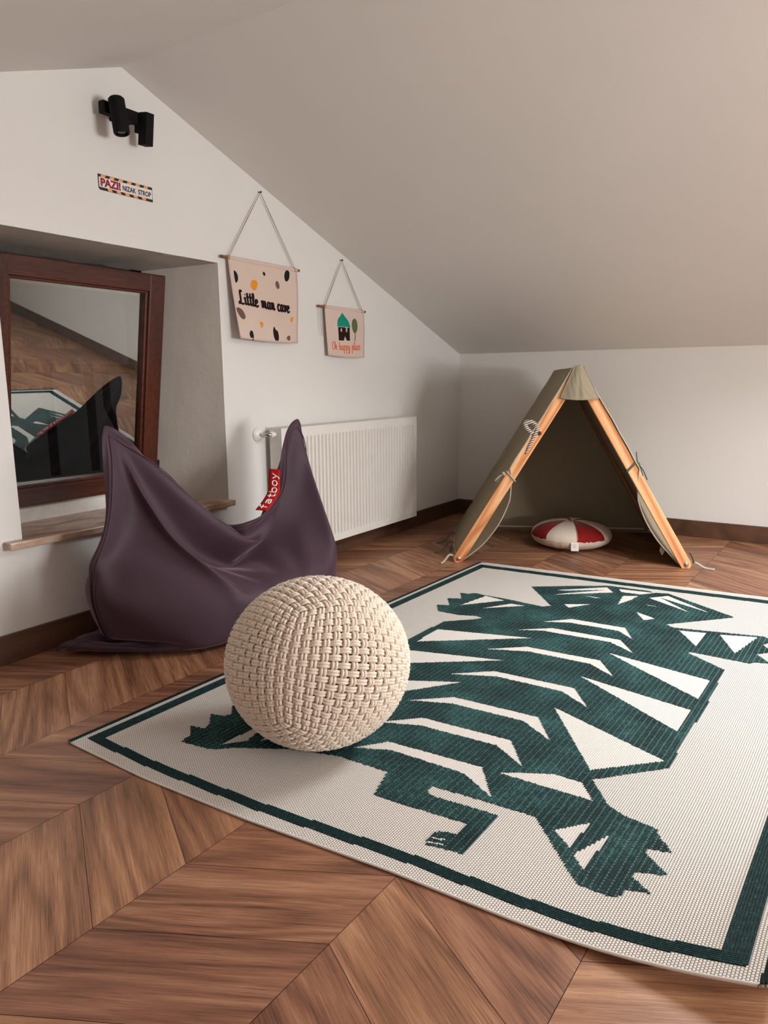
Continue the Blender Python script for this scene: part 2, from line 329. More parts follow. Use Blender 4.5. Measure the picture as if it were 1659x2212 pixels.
TIGER=[[(1.469,0.236),(1.538,0.186),(1.559,0.237),(1.64,0.179),(1.671,0.231),(1.739,0.185),(1.746,0.219),(1.775,0.24),(1.769,0.282),(1.771,0.401),(1.759,0.561),(1.79,0.587),(2.005,0.403),(2.1,0.526),(2.213,0.685),(2.23,0.856),(2.217,0.887),(2.237,0.938),(2.053,1.237),(1.817,1.036),(1.796,1.07),(1.88,1.363),(1.841,1.404),(1.787,1.372),(1.731,1.413),(1.677,1.371),(1.611,1.422),(1.594,1.377),(1.573,1.364),(1.575,1.29),(1.573,1.182),(1.558,1.179),(1.47,1.311),(1.34,1.312),(1.175,1.318),(1.024,1.317),(0.882,1.315),(0.757,1.321),(0.6,1.185),(0.517,1.251),(0.498,1.295),(0.485,1.366),(0.468,1.369),(0.422,1.408),(0.416,1.404),(0.412,1.37),(0.395,1.365),(0.341,1.421),(0.324,1.369),(0.306,1.367),(0.274,1.409),(0.265,1.366),(0.245,1.368),(0.232,1.351),(0.232,1.312),(0.236,1.285),(0.388,1.137),(0.377,1.013),(0.362,0.891),(0.344,0.892),(0.328,0.908),(0.347,1.07),(0.192,1.071),(0.173,0.991),(0.209,0.986),(0.228,0.992),(0.238,1.028),(0.282,1.026),(0.263,0.869),(0.255,0.803),(0.353,0.772),(0.345,0.631),(0.3,0.502),(0.223,0.381),(0.192,0.348),(0.181,0.327),(0.167,0.241),(0.2,0.24),(0.238,0.194),(0.25,0.237),(0.275,0.229),(0.319,0.184),(0.329,0.227),(0.353,0.233),(0.389,0.196),(0.397,0.208),(0.428,0.409),(0.549,0.485),(0.57,0.299),(1.117,0.318),(1.367,0.319),(1.466,0.412),(1.494,0.423),(1.502,0.393),(1.472,0.329)],
[(1.584,0.27),(1.764,0.298),(1.749,0.396)],
[(1.594,0.361),(1.724,0.436),(1.73,0.499)],
[(1.126,0.351),(1.282,0.347),(1.396,0.685)],
[(1.036,0.354),(1.145,0.691),(0.879,0.358)],
[(0.752,0.389),(0.913,0.663),(0.565,0.421)],
[(1.581,0.634),(1.678,0.719),(1.692,0.922),(1.583,0.982),(1.644,0.912),(1.631,0.731),(1.599,0.668)],
[(1.433,0.583),(1.536,0.697),(1.554,0.948),(1.45,1.025),(1.508,0.929),(1.512,0.928),(1.489,0.708),(1.49,0.681)],
[(1.199,0.587),(1.304,0.699),(1.325,0.953),(1.214,1.036),(1.276,0.937),(1.265,0.725)],
[(0.94,0.591),(1.046,0.704),(1.065,0.963),(0.958,1.045),(1.021,0.942),(1.01,0.73)],
[(0.707,0.591),(0.804,0.695),(0.825,0.951),(0.717,1.032),(0.78,0.926),(0.762,0.712)],
[(0.544,0.598),(0.64,0.69),(0.662,0.947),(0.559,1.028),(0.617,0.928),(0.596,0.707)],
[(0.396,0.63),(0.476,0.689),(0.502,0.948),(0.397,1.028),(0.451,0.927),(0.443,0.719)],
[(0.501,0.99),(0.529,1.031),(0.571,1.1),(0.574,1.17),(0.516,1.217)],
[(1.409,0.949),(1.357,1.288),(1.197,1.287)],
[(1.164,0.941),(1.11,1.286),(0.957,1.286)],
[(0.908,0.963),(0.783,1.304),(0.637,1.167)],
[(2.015,0.512),(2.185,0.687),(2.121,0.737),(1.936,0.527),(2,0.573),(2.139,0.694),(2.034,0.559)],
[(2.003,0.635),(2.013,0.72),(1.997,0.7)],
[(1.841,0.622),(1.905,0.716),(1.805,0.656)],
[(2.188,0.739),(2.216,0.889),(2.154,0.845),(2.156,0.845),(2.146,0.763)],
[(2.095,0.787),(2.129,0.842),(2.057,0.834),(1.96,0.807)],
[(2.127,0.886),(2.202,0.947),(2.053,1.152),(2.154,0.93),(2.013,1.083)],
[(2.025,0.903),(2.025,0.974),(2.017,0.917)],
[(1.909,0.896),(1.863,0.987),(1.819,0.954)],
[(1.776,1.095),(1.804,1.187),(1.64,1.184)],
[(1.812,1.228),(1.86,1.347),(1.643,1.309)],
[(0.368,1.187),(0.435,1.242),(0.329,1.235)],
[(0.314,1.249),(0.423,1.291),(0.279,1.281)],
[(0.212,0.339),(0.321,0.348),(0.321,0.371),(0.268,0.383)],
[(0.285,0.41),(0.309,0.41),(0.313,0.432)],
[(0.201,0.989),(0.213,1.02),(0.208,1.022),(0.195,0.99)],
[(0.186,0.992),(0.197,1.025),(0.193,1.026),(0.181,0.993)]]
# vertex positions of the draped cover, second differences in half millimetres
BAG_X = [
-6375,6373,8,13,16,7,1,-2,-2,-1,2,-5,-18,-30,-20,-7,5,8,6,3,1,0,3,3,5,4,5,0,-6,6,14,6,0,-3,-2,-3,-3,-2,-4,-2,-1,0,-2,1,0,0,2,2,6,4,-3,-313,299,6,6,15,
13,3,-1,0,0,1,-2,-20,-38,-17,-5,7,8,6,2,1,0,2,3,5,4,5,0,-9,6,16,4,1,-2,-2,-1,-3,-2,-2,-1,-2,0,-1,0,0,0,-1,1,6,-1,1,-299,286,-1,4,15,13,10,4,-1,0,1,0,
-16,-35,-25,-6,3,9,6,3,1,-1,3,2,5,5,7,2,-4,6,9,2,1,-1,-2,-2,-1,-2,-2,-2,0,-1,0,0,-1,0,-2,2,1,3,3,-293,276,-2,2,8,14,12,10,3,-1,1,1,-10,-30,-32,-11,1,7,
9,2,2,-1,2,2,5,7,9,8,0,4,2,-1,1,-2,0,-3,-1,-2,-2,-1,0,-1,-1,-1,-1,-2,-1,2,3,4,4,-287,267,-3,1,3,10,13,12,10,1,1,1,-6,-22,-37,-17,-1,5,10,3,3,-1,1,3,7,
9,10,8,2,1,0,-2,1,-3,0,-2,-3,-1,-1,-2,0,-2,-2,-1,-3,-1,-1,4,5,7,3,-281,257,-3,1,0,6,8,14,14,6,4,0,-3,-16,-38,-22,-4,3,10,5,2,1,1,4,8,13,8,4,4,-1,0,-1,
-1,-1,-3,-1,-2,-2,-2,-1,-2,-3,-2,-4,-2,1,3,4,7,7,3,-273,246,-4,1,1,1,5,10,14,13,7,2,0,-13,-35,-26,-9,3,9,6,2,2,1,6,10,12,7,2,3,0,0,-1,0,-3,-2,-2,-2,-2,
-3,-2,-6,-3,-4,-1,3,4,3,5,5,8,0,-260,232,-3,1,1,0,1,6,11,14,12,8,0,-8,-30,-32,-10,0,9,7,2,2,3,6,10,10,7,2,2,2,-1,-1,-1,-2,-2,-3,-3,-2,-6,-5,-8,-3,2,5,
5,4,2,4,5,3,2,-247,220,-4,1,1,-1,2,1,6,11,15,13,5,-5,-24,-33,-15,-2,8,8,3,2,3,7,9,9,5,4,2,2,-2,0,-1,-3,-3,-2,-5,-6,-8,-7,-5,2,9,7,3,1,4,3,3,0,1,-227,
202,-2,1,-1,1,0,0,3,6,12,17,10,0,-18,-29,-21,-6,7,9,4,2,4,7,8,7,6,3,3,0,0,-2,0,-4,-2,-6,-8,-9,-7,-4,2,8,8,4,4,1,2,2,3,-4,-1,-204,185,-2,1,-2,1,-1,1,1,
2,8,14,15,6,-10,-23,-29,-9,7,10,4,3,3,8,6,7,6,2,2,1,-1,0,-2,-4,-6,-9,-11,-7,-2,3,6,8,4,4,4,2,-3,4,3,-9,-3,-177,163,1,-1,-1,-1,0,1,0,1,3,9,16,13,0,-21,
-34,-11,8,10,5,2,4,7,6,6,4,3,2,0,1,-2,-3,-6,-11,-12,-8,-1,5,6,6,4,3,6,4,-3,-2,6,2,-16,-3,-151,145,-1,0,-3,1,-1,1,0,0,1,4,12,17,8,-14,-36,-13,6,11,5,3,
4,5,6,6,3,3,1,2,-1,-2,-6,-13,-13,-8,-1,6,7,5,3,3,5,6,1,-5,-1,8,-1,-19,-5,-125,125,0,-1,-2,0,-1,1,-1,1,0,2,6,14,15,-5,-33,-17,6,9,7,2,4,5,5,5,3,3,2,0,
-1,-5,-12,-16,-10,-1,7,9,4,3,1,6,6,3,-3,-4,1,9,-4,-22,-6,-101,107,-1,0,-3,0,-1,1,-1,1,0,1,1,10,14,6,-25,-21,4,10,6,2,4,4,5,4,4,2,2,0,-5,-10,-16,-14,-2,
7,9,7,1,2,3,8,4,0,-5,-4,6,7,-6,-25,-6,-79,89,0,-1,-2,-1,-1,1,0,0,0,0,0,4,12,9,-11,-23,3,8,6,2,3,4,4,4,4,3,1,-3,-8,-17,-15,-6,7,9,7,2,3,1,8,5,2,-3,-5,
-2,8,7,-11,-24,-7,-60,74,0,-2,-2,-1,-1,1,0,0,0,0,0,1,6,9,-1,-19,4,4,5,2,3,3,5,3,5,2,-1,-6,-14,-17,-9,4,8,7,3,3,3,4,8,3,-1,-5,-3,0,9,5,-14,-23,-5,-45,
59,0,-1,-3,-1,-1,1,0,0,0,0,1,-1,2,5,4,-9,3,1,4,1,3,4,3,5,4,1,-3,-11,-18,-11,1,7,4,5,3,3,4,6,6,1,-4,-4,-2,3,9,1,-15,-21,-4,-31,46,-1,-1,-3,-1,0,0,0,1,
-1,0,0,0,0,2,4,-2,6,-3,3,2,2,3,4,5,4,0,-9,-15,-14,-1,5,3,2,5,2,5,4,7,4,-3,-3,-4,1,4,7,-2,-16,-16,-4,-18,32,0,-2,-3,0,-1,0,0,1,-1,0,0,0,0,1,1,3,5,-2,2,
2,2,2,4,6,3,-3,-14,-13,-5,2,3,1,2,5,3,4,6,5,1,-3,-4,0,0,6,4,-7,-15,-10,1,-11,19,1,-3,-3,0,-1,1,-1,0,1,-1,0,0,0,1,0,3,5,-1,3,0,2,3,3,6,2,-9,-12,-8,1,1,
-1,1,4,4,4,4,5,4,-1,-4,-2,1,1,6,1,-11,-12,-2,0,-5,9,1,-3,-2,-2,1,-1,1,-1,1,-1,1,-1,0,1,-1,4,3,1,3,0,2,1,4,5,-2,-8,-8,-3,-2,0,-1,4,3,4,3,4,5,2,-3,-3,0,
0,4,4,-1,-15,-4,1,-3,-1,3,2,-4,-2,-1,-1,1,0,-1,1,-1,1,-1,1,-1,1,2,3,2,2,1,1,1,2,4,-2,-6,-5,-2,-4,0,3,3,2,2,3,5,3,1,-3,-2,1,1,3,5,-4,-16,1,2,-6,6,-4,2,
-4,-2,-1,-1,1,0,0,-1,1,0,-1,1,-1,1,2,2,2,3,0,1,0,1,4,-1,-4,-4,-5,0,2,3,1,0,1,3,6,3,-2,-1,-1,1,1,5,3,-7,-13,3,1,-7,12,-10,2,-4,-2,-1,0,0,-1,1,0,0,-1,1,
0,-1,1,1,3,1,3,0,1,0,1,3,0,-4,-5,-2,2,3,1,0,-2,0,6,4,4,-4,0,0,0,3,4,3,-9,-10,3,1,-8,18,-16,2,-4,-2,-1,0,0,0,-1,1,0,0,0,-1,1,0,1,2,2,2,0,1,1,1,2,-2,-4,
-1,1,1,2,-2,-1,-1,2,4,6,2,-4,-1,2,0,3,5,0,-10,-5,3,0,-9,24,-22,2,-3,-4,0,0,0,0,0,0,0,-1,1,0,0,0,1,1,3,1,0,2,0,1,2,-2,-3,1,1,1,-1,-2,-2,1,2,5,5,0,-2,-1,
1,1,3,5,-1,-11,-2,4,-2,-8,28,-27,2,-3,-3,-1,0,-1,1,0,0,0,0,0,0,0,0,1,1,2,1,2,-1,2,0,2,-1,-1,0,1,-1,-2,-2,0,2,2,4,6,-3,-1,-1,2,0,4,6,-3,-9,-2,3,-3,-7,
34,-33,3,-4,-4,0,0,0,0,0,0,0,0,0,0,0,0,1,1,1,2,1,0,2,0,1,0,0,0,-1,-2,-1,-1,1,1,3,3,5,-3,-1,0,1,2,2,7,-2,-10,-1,0,-1,-7,40,-39,3,-4,-4,0,0,0,0,0,0,0,0,
0,0,1,-1,0,2,2,1,0,1,2,0,1,0,0,-1,-1,-2,-1,1,2,0,1,4,4,-3,-2,2,1,2,2,7,-4,-7,-4,1,1,-8,48,-46,1,-4,-2,-1,0,0,1,-1,0,0,0,0,0,0,1,-1,2,2,0,1,2,0,1,1,0,0,
-2,-2,0,1,0,1,0,1,3,4,-3,-1,1,2,1,3,5,-3,-9,-4,4,2,-7,58,-59,2,-4,-2,-1,1,-1,0,0,0,0,1,-1,0,0,1,-1,2,2,0,1,1,1,1,1,-1,0,-1,-2,1,1,0,0,0,0,3,4,-3,0,1,2,
0,4,3,-5,-9,-2,2,8,-7,72,-75,2,-3,-3,-1,0,0,0,1,-1,0,0,0,1,-1,0,1,1,2,0,1,1,1,0,1,0,-1,0,-1,1,0,0,0,0,0,2,3,-1,1,0,2,0,2,1,-4,-9,-4,-2,9,7,96,-105,2,
-3,-3,-1,0,0,1,-1,0,1,-1,0,1,-1,0,1,2,0,1,1,1,0,1,0,0,0,0,0,1,-1,0,0,0,0,1,2,2,1,0,0,1,0,-2,-3,-6,-9,-4,13,11,127,-135,0,-2,-3,-1,1,-1,0,0,1,-1,1,-1,0,
1,-1,2,0,1,1,1,1,0,1,0,-1,1,0,1,-1,0,1,-1,0,0,0,0,6,2,-1,-1,1,-2,-4,-4,-7,-7,-4,17,10,153,-160,1,-3,-3,-1,0,0,1,-1,0,1,-1,1,-1,1,-1,2,0,1,1,1,1,0,1,-1,
1,0,0,1,-1,0,0,0,1,-1,-1,0,7,3,-2,0,0,-2,-7,-7,-8,-4,0,16,11,173,-180,1,-3,-3,-1,0,1,-1,1,-1,0,1,-1,1,0,-1,2,0,1,2,-1,2,0,0,1,0,0,0,0,0,1,-1,0,0,0,-1,
-1,8,3,0,-2,0,-3,-8,-8,-9,0,2,12,11,187,-193,2,-3,-3,-1,1,-1,1,-1,1,-1,1,-1,1,0,-1,2,0,2,0,1,0,1,0,1,-1,1,0,0,1,-1,1,-1,0,0,-2,-1,7,6,0,-1,-2,-4,-10,
-8,-5,-1,4,8,12,194,-199,2,-3,-3,0,-1,1,-1,1,-1,1,-1,1,0,-1,1,1,1,0,1,1,0,1,0,1,-1,0,1,0,0,1,0,-1,1,-2,-2,-1,5,9,2,-1,-3,-6,-11,-8,-3,1,2,7,10,204,
-205,1,-3,-3,-1,1,-1,1,-1,1,-1,1,0,0,-1,1,1,1,1,0,0,1,1,0,0,1,-1,0,0,1,1,0,-1,1,-2,-2,-2,3,12,3,-1,-3,-6,-14,-7,-3,3,2,4,9,215,-213,1,-3,-3,0,-1,1,-1,
1,-1,1,0,0,-1,1,0,1,1,1,0,1,-1,1,1,0,1,-1,0,0,0,1,0,1,0,-1,-3,-3,2,11,7,-1,-2,-8,-15,-6,-3,3,3,1,10,223,-221,2,-3,-2,-2,1,-1,1,-1,1,0,0,-1,1,0,0,2,0,1,
0,0,0,1,-1,2,1,0,0,-1,-1,1,1,0,1,-1,-2,-4,-1,10,10,2,-4,-7,-15,-7,-2,2,3,1,9,229,-225,1,-4,-1,-1,-1,1,-1,1,0,0,-1,1,0,0,1,0,1,1,1,-1,-1,1,-1,2,2,1,-1,
0,-1,0,0,0,1,0,-2,-4,-2,7,12,4,-3,-7,-14,-8,-3,2,2,0,12,235,-233,2,-3,-3,0,0,-1,1,0,0,-1,1,0,0,0,1,0,2,0,0,0,-1,0,0,1,2,2,0,0,-2,1,-1,0,0,0,-1,-5,-2,5,
12,6,-3,-5,-11,-11,-3,1,0,3,10,242,-238,1,-4,-1,-1,-1,1,0,0,-1,1,0,0,0,0,1,1,0,1,0,0,0,-2,1,-1,3,1,3,0,-1,-1,-1,0,0,0,-3,-3,-3,3,11,7,0,-4,-9,-11,-6,0,
1,3,11,248,-245,0,-2,-3,0,0,0,-1,1,0,0,0,-1,1,1,0,1,1,0,0,0,-1,-1,0,1,0,2,2,2,0,0,-2,-1,0,-2,-2,-3,-2,0,8,9,4,-3,-5,-12,-9,-2,1,3,13,255,-253,1,-4,-1,
-1,0,-1,1,0,0,-1,1,0,0,0,1,2,0,0,0,0,-1,-1,0,1,-1,2,1,2,2,0,0,-2,-1,-3,-1,-4,-1,-2,3,11,8,0,-5,-9,-11,-6,1,3,14,266,-264,1,-4,-1,-1,-1,1,0,0,-1,1,0,0,
0,0,0,4,-1,0,0,0,-1,-1,0,1,-1,1,1,1,2,2,0,-1,-2,-3,-1,-4,-2,-2,0,9,10,3,-1,-9,-9,-9,-3,4,11,285,-278,-1,-2,-3,0,0,0,0,-1,1,0,0,0,-1,0,0,7,-2,-1,0,-1,1,
-2,0,0,1,0,0,1,1,2,1,1,-2,-4,-2,-2,-4,-1,-2,4,11,8,0,-5,-10,-9,-6,2,9,307,-297,1,-3,-3,0,0,0,-1,1,0,0,0,-1,0,-2,1,9,-2,-1,-1,0,-1,0,-1,0,1,0,0,1,-1,2,
2,1,-1,-3,-3,-3,-3,-2,-1,0,9,9,4,-2,-9,-9,-7,-1,6,329,-315,1,-4,-1,-1,-1,1,0,0,0,0,-1,1,-4,-3,5,12,-3,-2,-2,-1,1,-1,-1,0,1,1,-1,1,-1,1,1,1,1,-3,-3,-4,
-2,-2,-2,0,3,10,8,0,-5,-9,-10,-3,4,349,-331,0,-4,-1,-2,1,0,0,0,0,-1,1,-3,-5,-4,14,12,-5,-4,-2,0,-1,0,0,-1,1,1,0,0,-1,1,0,0,1,0,-5,-4,-2,-1,-1,-2,0,8,9,
4,-2,-7,-12,-5,1,370,-349,0,-4,-2,0,0,0,0,-1,1,0,-2,-4,-10,3,20,11,-8,-4,-3,0,-1,1,-1,-1,1,1,0,0,0,0,-1,1,0,-1,-4,-3,-2,-2,-1,0,-2,4,7,8,2,-4,-14,-8,1,
389,-367,0,-4,-2,0,0,-1,1,0,0,-1,-4,-9,-6,9,24,8,-10,-5,-3,0,-1,1,-1,-1,0,2,0,1,-1,0,0,-1,0,-2,-2,-3,-2,-2,-1,0,-2,1,5,8,7,-3,-13,-10,-1,410,-386,0,-4,
-2,0,-1,1,0,0,-1,-2,-8,-11,-1,20,21,4,-10,-7,-2,-1,1,-1,1,-1,-1,0,0,3,0,0,-1,-1,-1,-1,-2,-3,-2,-2,-1,0,-1,-1,2,7,9,1,-12,-13,-1,430,-405,-1,-3,-1,-2,1,
0,0,-1,-1,-7,-10,-9,8,25,17,1,-11,-8,-2,0,-1,1,2,0,-2,-3,1,1,2,2,-1,-1,-2,-1,-2,-2,-2,-3,-1,-1,1,-2,1,4,8,5,-10,-14,-2,450,-424,-1,-3,-2,0,0,-1,1,-2,
-4,-10,-10,-3,13,28,13,-3,-11,-9,0,-1,0,-1,5,0,-4,-2,3,-1,0,2,1,0,-1,-3,-2,-1,-2,-3,-2,-1,1,-1,-1,3,6,6,-7,-14,-2,469,-444,1,-5,-1,0,-1,1,-2,-3,-7,-11,
-8,4,19,26,8,-7,-11,-8,1,0,-1,0,4,-3,-6,2,8,2,-2,-2,0,0,1,-4,0,-2,-1,-4,-3,-1,1,0,0,-1,5,5,-4,-12,-3,486,-460,-1,-4,-1,-1,0,0,-4,-6,-8,-8,-5,8,24,22,2,
-10,-7,-8,2,0,-2,0,2,-5,-7,2,12,8,1,-2,-4,-1,-1,-5,1,0,-1,-3,-5,-2,0,2,0,-1,1,5,-3,-11,0,501,-477,-2,-3,-2,0,-1,-3,-6,-9,-5,-2,-3,10,26,18,-5,-13,3,-7,
-1,-1,-1,0,-2,-5,-7,1,10,11,6,4,-3,-2,-4,-7,-1,1,-1,-1,-4,-5,-1,0,2,0,1,0,-2,-7,1,515,-494,-1,-4,-1,-2,-2,-7,-8,-8,-2,7,-2,10,21,16,-10,-10,12,-7,-6,
-2,-1,-1,-2,-6,-5,0,6,9,9,7,3,1,-3,-5,-6,-3,-1,-1,-2,-3,-5,-2,2,1,1,-1,-4,-3,2,528,-509,-2,-4,-2,-4,-6,-8,-7,-4,3,8,2,8,14,14,-10,-6,17,-8,-8,-4,0,-3,
-2,-5,-3,-1,2,7,8,9,5,4,1,-1,-4,-4,-6,-3,-2,-2,-3,-5,-2,2,1,0,-3,-2,1,539,-522,-3,-5,-4,-6,-8,-7,-3,-1,6,7,4,6,8,13,-5,-1,17,-10,-11,-2,-2,-2,-4,-3,-4,
0,1,6,5,8,6,6,3,1,0,-2,-3,-5,-4,-4,-4,-4,-4,-2,2,1,-3,2,-3,548,-534,-2,-8,-7,-8,-5,-4,-1,3,7,3,3,5,6,12,3,7,11,-15,-9,-3,-2,-2,-4,-4,-3,0,2,4,4,5,6,6,
4,3,2,0,-1,-1,-3,-4,-6,-5,-5,-6,0,1,-1,3,-4,548,-539,-2,-10,-9,-6,-4,-1,1,3,8,-1,3,5,6,9,15,13,2,-19,-8,-3,-1,-3,-3,-5,-2,1,1,2,3,3,5,7,4,3,3,1,1,0,0,
0,-4,-4,-7,-10,-2,-1,-1,3,-4,539,-530,-13,-6,-9,-4,0,-1,-1,2,6,0,4,10,6,8,21,12,-2,-21,-8,-1,-3,-2,-3,-4,-1,-1,0,2,1,2,4,7,6,1,3,2,0,1,1,1,2,-2,-5,-8,
-4,-4,-5,0,1,519,-512,-13,-12,-8,-2,0,-2,1,0,5,2,5,12,10,8,14,11,-4,-16,-8,-2,-3,-2,-3,-2,-1,0,0,-1,1,-1,3,8,6,4,3,0,1,1,-1,3,2,0,-5,-4,-3,-3,-7,-7,2,
-1973,1994,13,14,7,1,-1,0,0,-6,-24,-34,-11,-1,10,6,-2,4,3,-2,2,3,4,4,5,2,-5,7,11,3,0,-1,-2,-1,-3,-1,-2,-1,-1,-2,1,-2,0,-3,0,2,8,-266,258,8,15,11,4,-1,
0,-1,-11,-28,-29,-4,6,13,-4,-7,6,3,-1,1,4,3,5,6,5,1,5,5,1,0,0,-3,-1,-2,-2,-1,-2,-2,0,-2,-1,-3,-3,2,5,10,-260,247,4,13,14,6,2,1,-2,-14,-36,-22,2,14,13,
-14,-9,7,3,-1,3,3,5,5,8,6,2,3,2,0,1,-2,-1,-2,-2,-2,-1,-3,-2,-2,-2,-4,-3,1,5,10,7,-252,234,3,9,15,8,5,2,-2,-17,-38,-19,5,23,9,-22,-9,8,3,2,1,4,7,7,8,4,
2,1,2,-1,1,-2,-1,-2,-3,-1,-3,-4,-3,-5,-1,-2,1,3,7,10,5,-240,219,1,8,12,10,8,3,-3,-19,-37,-14,10,23,4,-26,-8,8,4,3,1,6,8,8,7,1,2,2,-1,1,-1,-2,-1,-2,-3,
-4,-4,-6,-5,-1,2,2,4,2,8,8,2,-227,206,1,5,9,10,10,5,-6,-21,-28,-9,11,21,-3,-27,-7,10,4,2,4,7,8,9,3,1,2,0,0,1,-2,-2,-3,-4,-5,-5,-3,-6,0,5,1,2,2,5,10,4,
-2,-210,190,2,4,6,8,9,8,-7,-19,-18,-9,11,16,-10,-22,-6,9,6,3,3,9,9,6,2,1,0,1,0,-1,-1,-6,-8,-4,-6,-2,2,-1,3,6,-2,-1,6,8,6,0,-2,-195,176,3,3,4,3,9,9,-1,
-15,-17,-10,10,11,-13,-17,-4,10,5,3,5,9,8,5,0,1,0,1,-1,-2,-7,-12,-10,0,1,2,6,4,4,-2,-2,1,9,7,3,-5,1,-181,163,3,2,2,3,3,9,6,-10,-15,-14,12,6,-18,-11,-1,
10,4,4,6,8,7,3,1,0,0,0,-2,-8,-14,-16,-5,8,9,6,8,4,-1,-4,-2,6,9,4,-2,-5,3,-167,151,2,0,3,1,2,5,7,-2,-12,-15,11,2,-20,-10,4,11,3,3,6,10,4,3,-1,2,-2,-1,
-8,-15,-17,-11,2,14,16,8,3,3,-3,-3,1,7,7,0,-4,-4,3,-151,136,2,1,2,1,0,3,6,1,-8,-12,8,0,-23,-6,7,9,2,4,8,7,4,1,1,1,-3,-7,-16,-19,-11,-1,9,16,16,6,1,0,
-1,-1,3,8,3,-3,-5,-2,3,-138,124,0,3,1,1,-1,2,4,3,-7,-7,6,-4,-21,-4,9,6,4,3,6,8,3,2,1,-2,-5,-16,-22,-13,-1,7,12,14,11,5,2,0,-2,3,5,5,-1,-4,-5,1,3,-127,
113,-1,3,1,1,-1,1,2,2,-4,-1,2,-8,-18,0,8,6,1,4,7,6,4,1,0,-3,-13,-23,-19,-4,9,11,11,10,5,4,5,0,1,4,4,2,-3,-4,-3,2,1,-113,101,-2,3,1,0,1,-1,1,1,0,2,-3,
-11,-13,3,7,4,2,3,6,6,4,1,-1,-9,-19,-23,-11,4,14,11,8,6,2,4,5,2,3,3,5,-1,-4,-4,-2,4,1,-102,90,-3,3,1,0,0,0,0,2,0,2,-4,-13,-8,5,6,2,1,4,5,6,4,0,-4,-15,
-20,-18,-2,8,13,9,7,3,1,3,5,3,4,5,2,-2,-4,-3,-1,5,-1,-88,78,-4,2,2,1,-1,0,0,0,3,-1,-4,-13,-3,7,3,0,2,2,6,6,3,-1,-9,-18,-17,-8,3,7,8,8,6,2,1,3,5,3,5,5,
1,-3,-5,-1,2,4,-5,-71,64,-4,3,1,0,0,0,0,0,1,-1,-4,-10,1,4,1,2,-1,3,5,6,3,-5,-11,-18,-11,-1,6,2,6,6,4,2,3,3,3,4,6,4,0,-4,-2,-1,3,1,-7,-51,49,-5,3,1,0,
-1,1,0,1,-2,-1,-3,-7,1,4,0,0,1,1,4,5,3,-5,-13,-16,-4,1,4,2,3,5,3,2,3,3,3,4,7,3,-2,-3,-2,2,2,-3,-8,-26,29,-4,1,2,0,0,-1,1,1,-2,-4,-2,-2,1,1,0,0,0,1,3,4,
1,-4,-11,-12,-3,2,4,1,3,2,3,1,3,2,4,5,5,3,-2,-3,1,1,1,-6,-5,-11,16,-5,2,1,0,0,0,-1,2,-2,-4,-3,0,1,-1,2,-1,0,0,2,1,2,-3,-8,-9,-5,4,4,1,2,1,1,2,1,4,2,6,
5,2,-3,0,1,1,1,-9,-1,-1,5,-4,1,1,0,0,0,0,0,-1,-4,-3,0,1,0,1,-1,0,0,1,1,-1,-2,-7,-7,-2,3,3,2,1,0,1,2,0,4,3,5,4,2,-2,1,1,3,-2,-9,2,4,-4,-1,1,0,0,0,0,0,0,
-1,-4,-2,-1,1,0,1,-1,0,0,1,0,-1,-5,-6,-4,1,2,3,0,0,1,1,0,3,1,5,4,4,1,1,0,1,4,-4,-8,3,9,-10,-1,1,1,-1,0,0,0,0,-1,-3,-4,1,0,0,1,-1,0,0,1,-1,-2,-6,-5,0,1,
2,1,-1,1,1,0,1,2,3,2,6,3,1,1,1,2,3,-5,-7,5,12,-15,0,0,1,-1,0,0,0,0,-1,-3,-3,0,0,0,1,-1,0,1,-1,0,-4,-7,-2,2,0,1,1,0,0,0,0,1,3,2,4,4,2,2,2,1,3,2,-6,-6,5,
19,-23,2,-1,1,-1,0,0,0,0,-1,-3,-3,0,1,-1,1,-1,0,1,-1,-1,-5,-5,-1,0,2,1,0,0,0,-1,1,1,2,3,2,6,1,2,2,2,4,2,-9,-3,5,23,-28,2,-1,1,-1,0,0,1,-1,-2,-2,-2,-1,
0,1,0,-1,1,-1,0,-3,-4,-4,-1,2,0,1,0,0,0,-1,0,2,1,3,3,4,3,2,1,4,4,0,-8,-3,4,30,-34,2,-1,1,-1,0,1,-1,-1,0,-4,-1,0,0,0,-1,1,0,-1,0,-4,-5,-2,0,1,1,0,0,0,0,
-1,0,1,2,2,3,5,2,2,2,4,4,1,-9,-4,5,35,-39,2,-1,1,-1,0,1,-1,0,-2,-3,0,-1,0,0,-1,1,0,-1,-1,-4,-4,-2,0,2,0,0,0,0,-1,0,0,1,2,1,4,3,4,1,3,4,5,-2,-9,-1,5,40,
-45,2,-1,1,-1,0,1,-1,0,-2,-3,0,-1,0,0,0,0,0,-1,-2,-4,-4,0,0,1,0,0,0,0,-2,1,0,1,1,3,2,3,4,2,3,4,4,-5,-7,2,5,48,-54,2,-1,1,-1,0,1,-1,0,-2,-2,-1,-1,0,0,0,
0,0,-1,-3,-4,-3,0,1,0,0,0,0,-1,0,-1,1,1,1,2,2,5,3,2,2,3,4,-8,-4,6,-1,68,-69,0,0,1,-1,1,-1,0,0,-1,-3,-2,1,-1,0,0,0,0,-2,-2,-5,-2,1,0,0,0,0,-1,0,0,0,0,1,
0,3,2,5,3,2,1,2,1,-8,2,3,-10,106,-97,1,0,1,-1,1,-1,0,0,-1,-3,-1,-1,0,1,-1,0,-1,0,-5,-3,-1,0,0,0,0,0,-1,0,0,0,0,1,0,1,4,6,3,1,0,0,-1,-5,5,-3,-16,143,
-123,1,0,1,-1,1,-1,0,0,-1,-3,-1,0,-1,0,1,-1,-1,-1,-4,-4,0,0,1,-1,0,-1,1,-1,0,0,0,0,1,1,3,8,4,-1,-1,-1,-3,-2,3,-8,-13,171,-146,1,0,1,-1,1,-1,0,0,-1,-2,
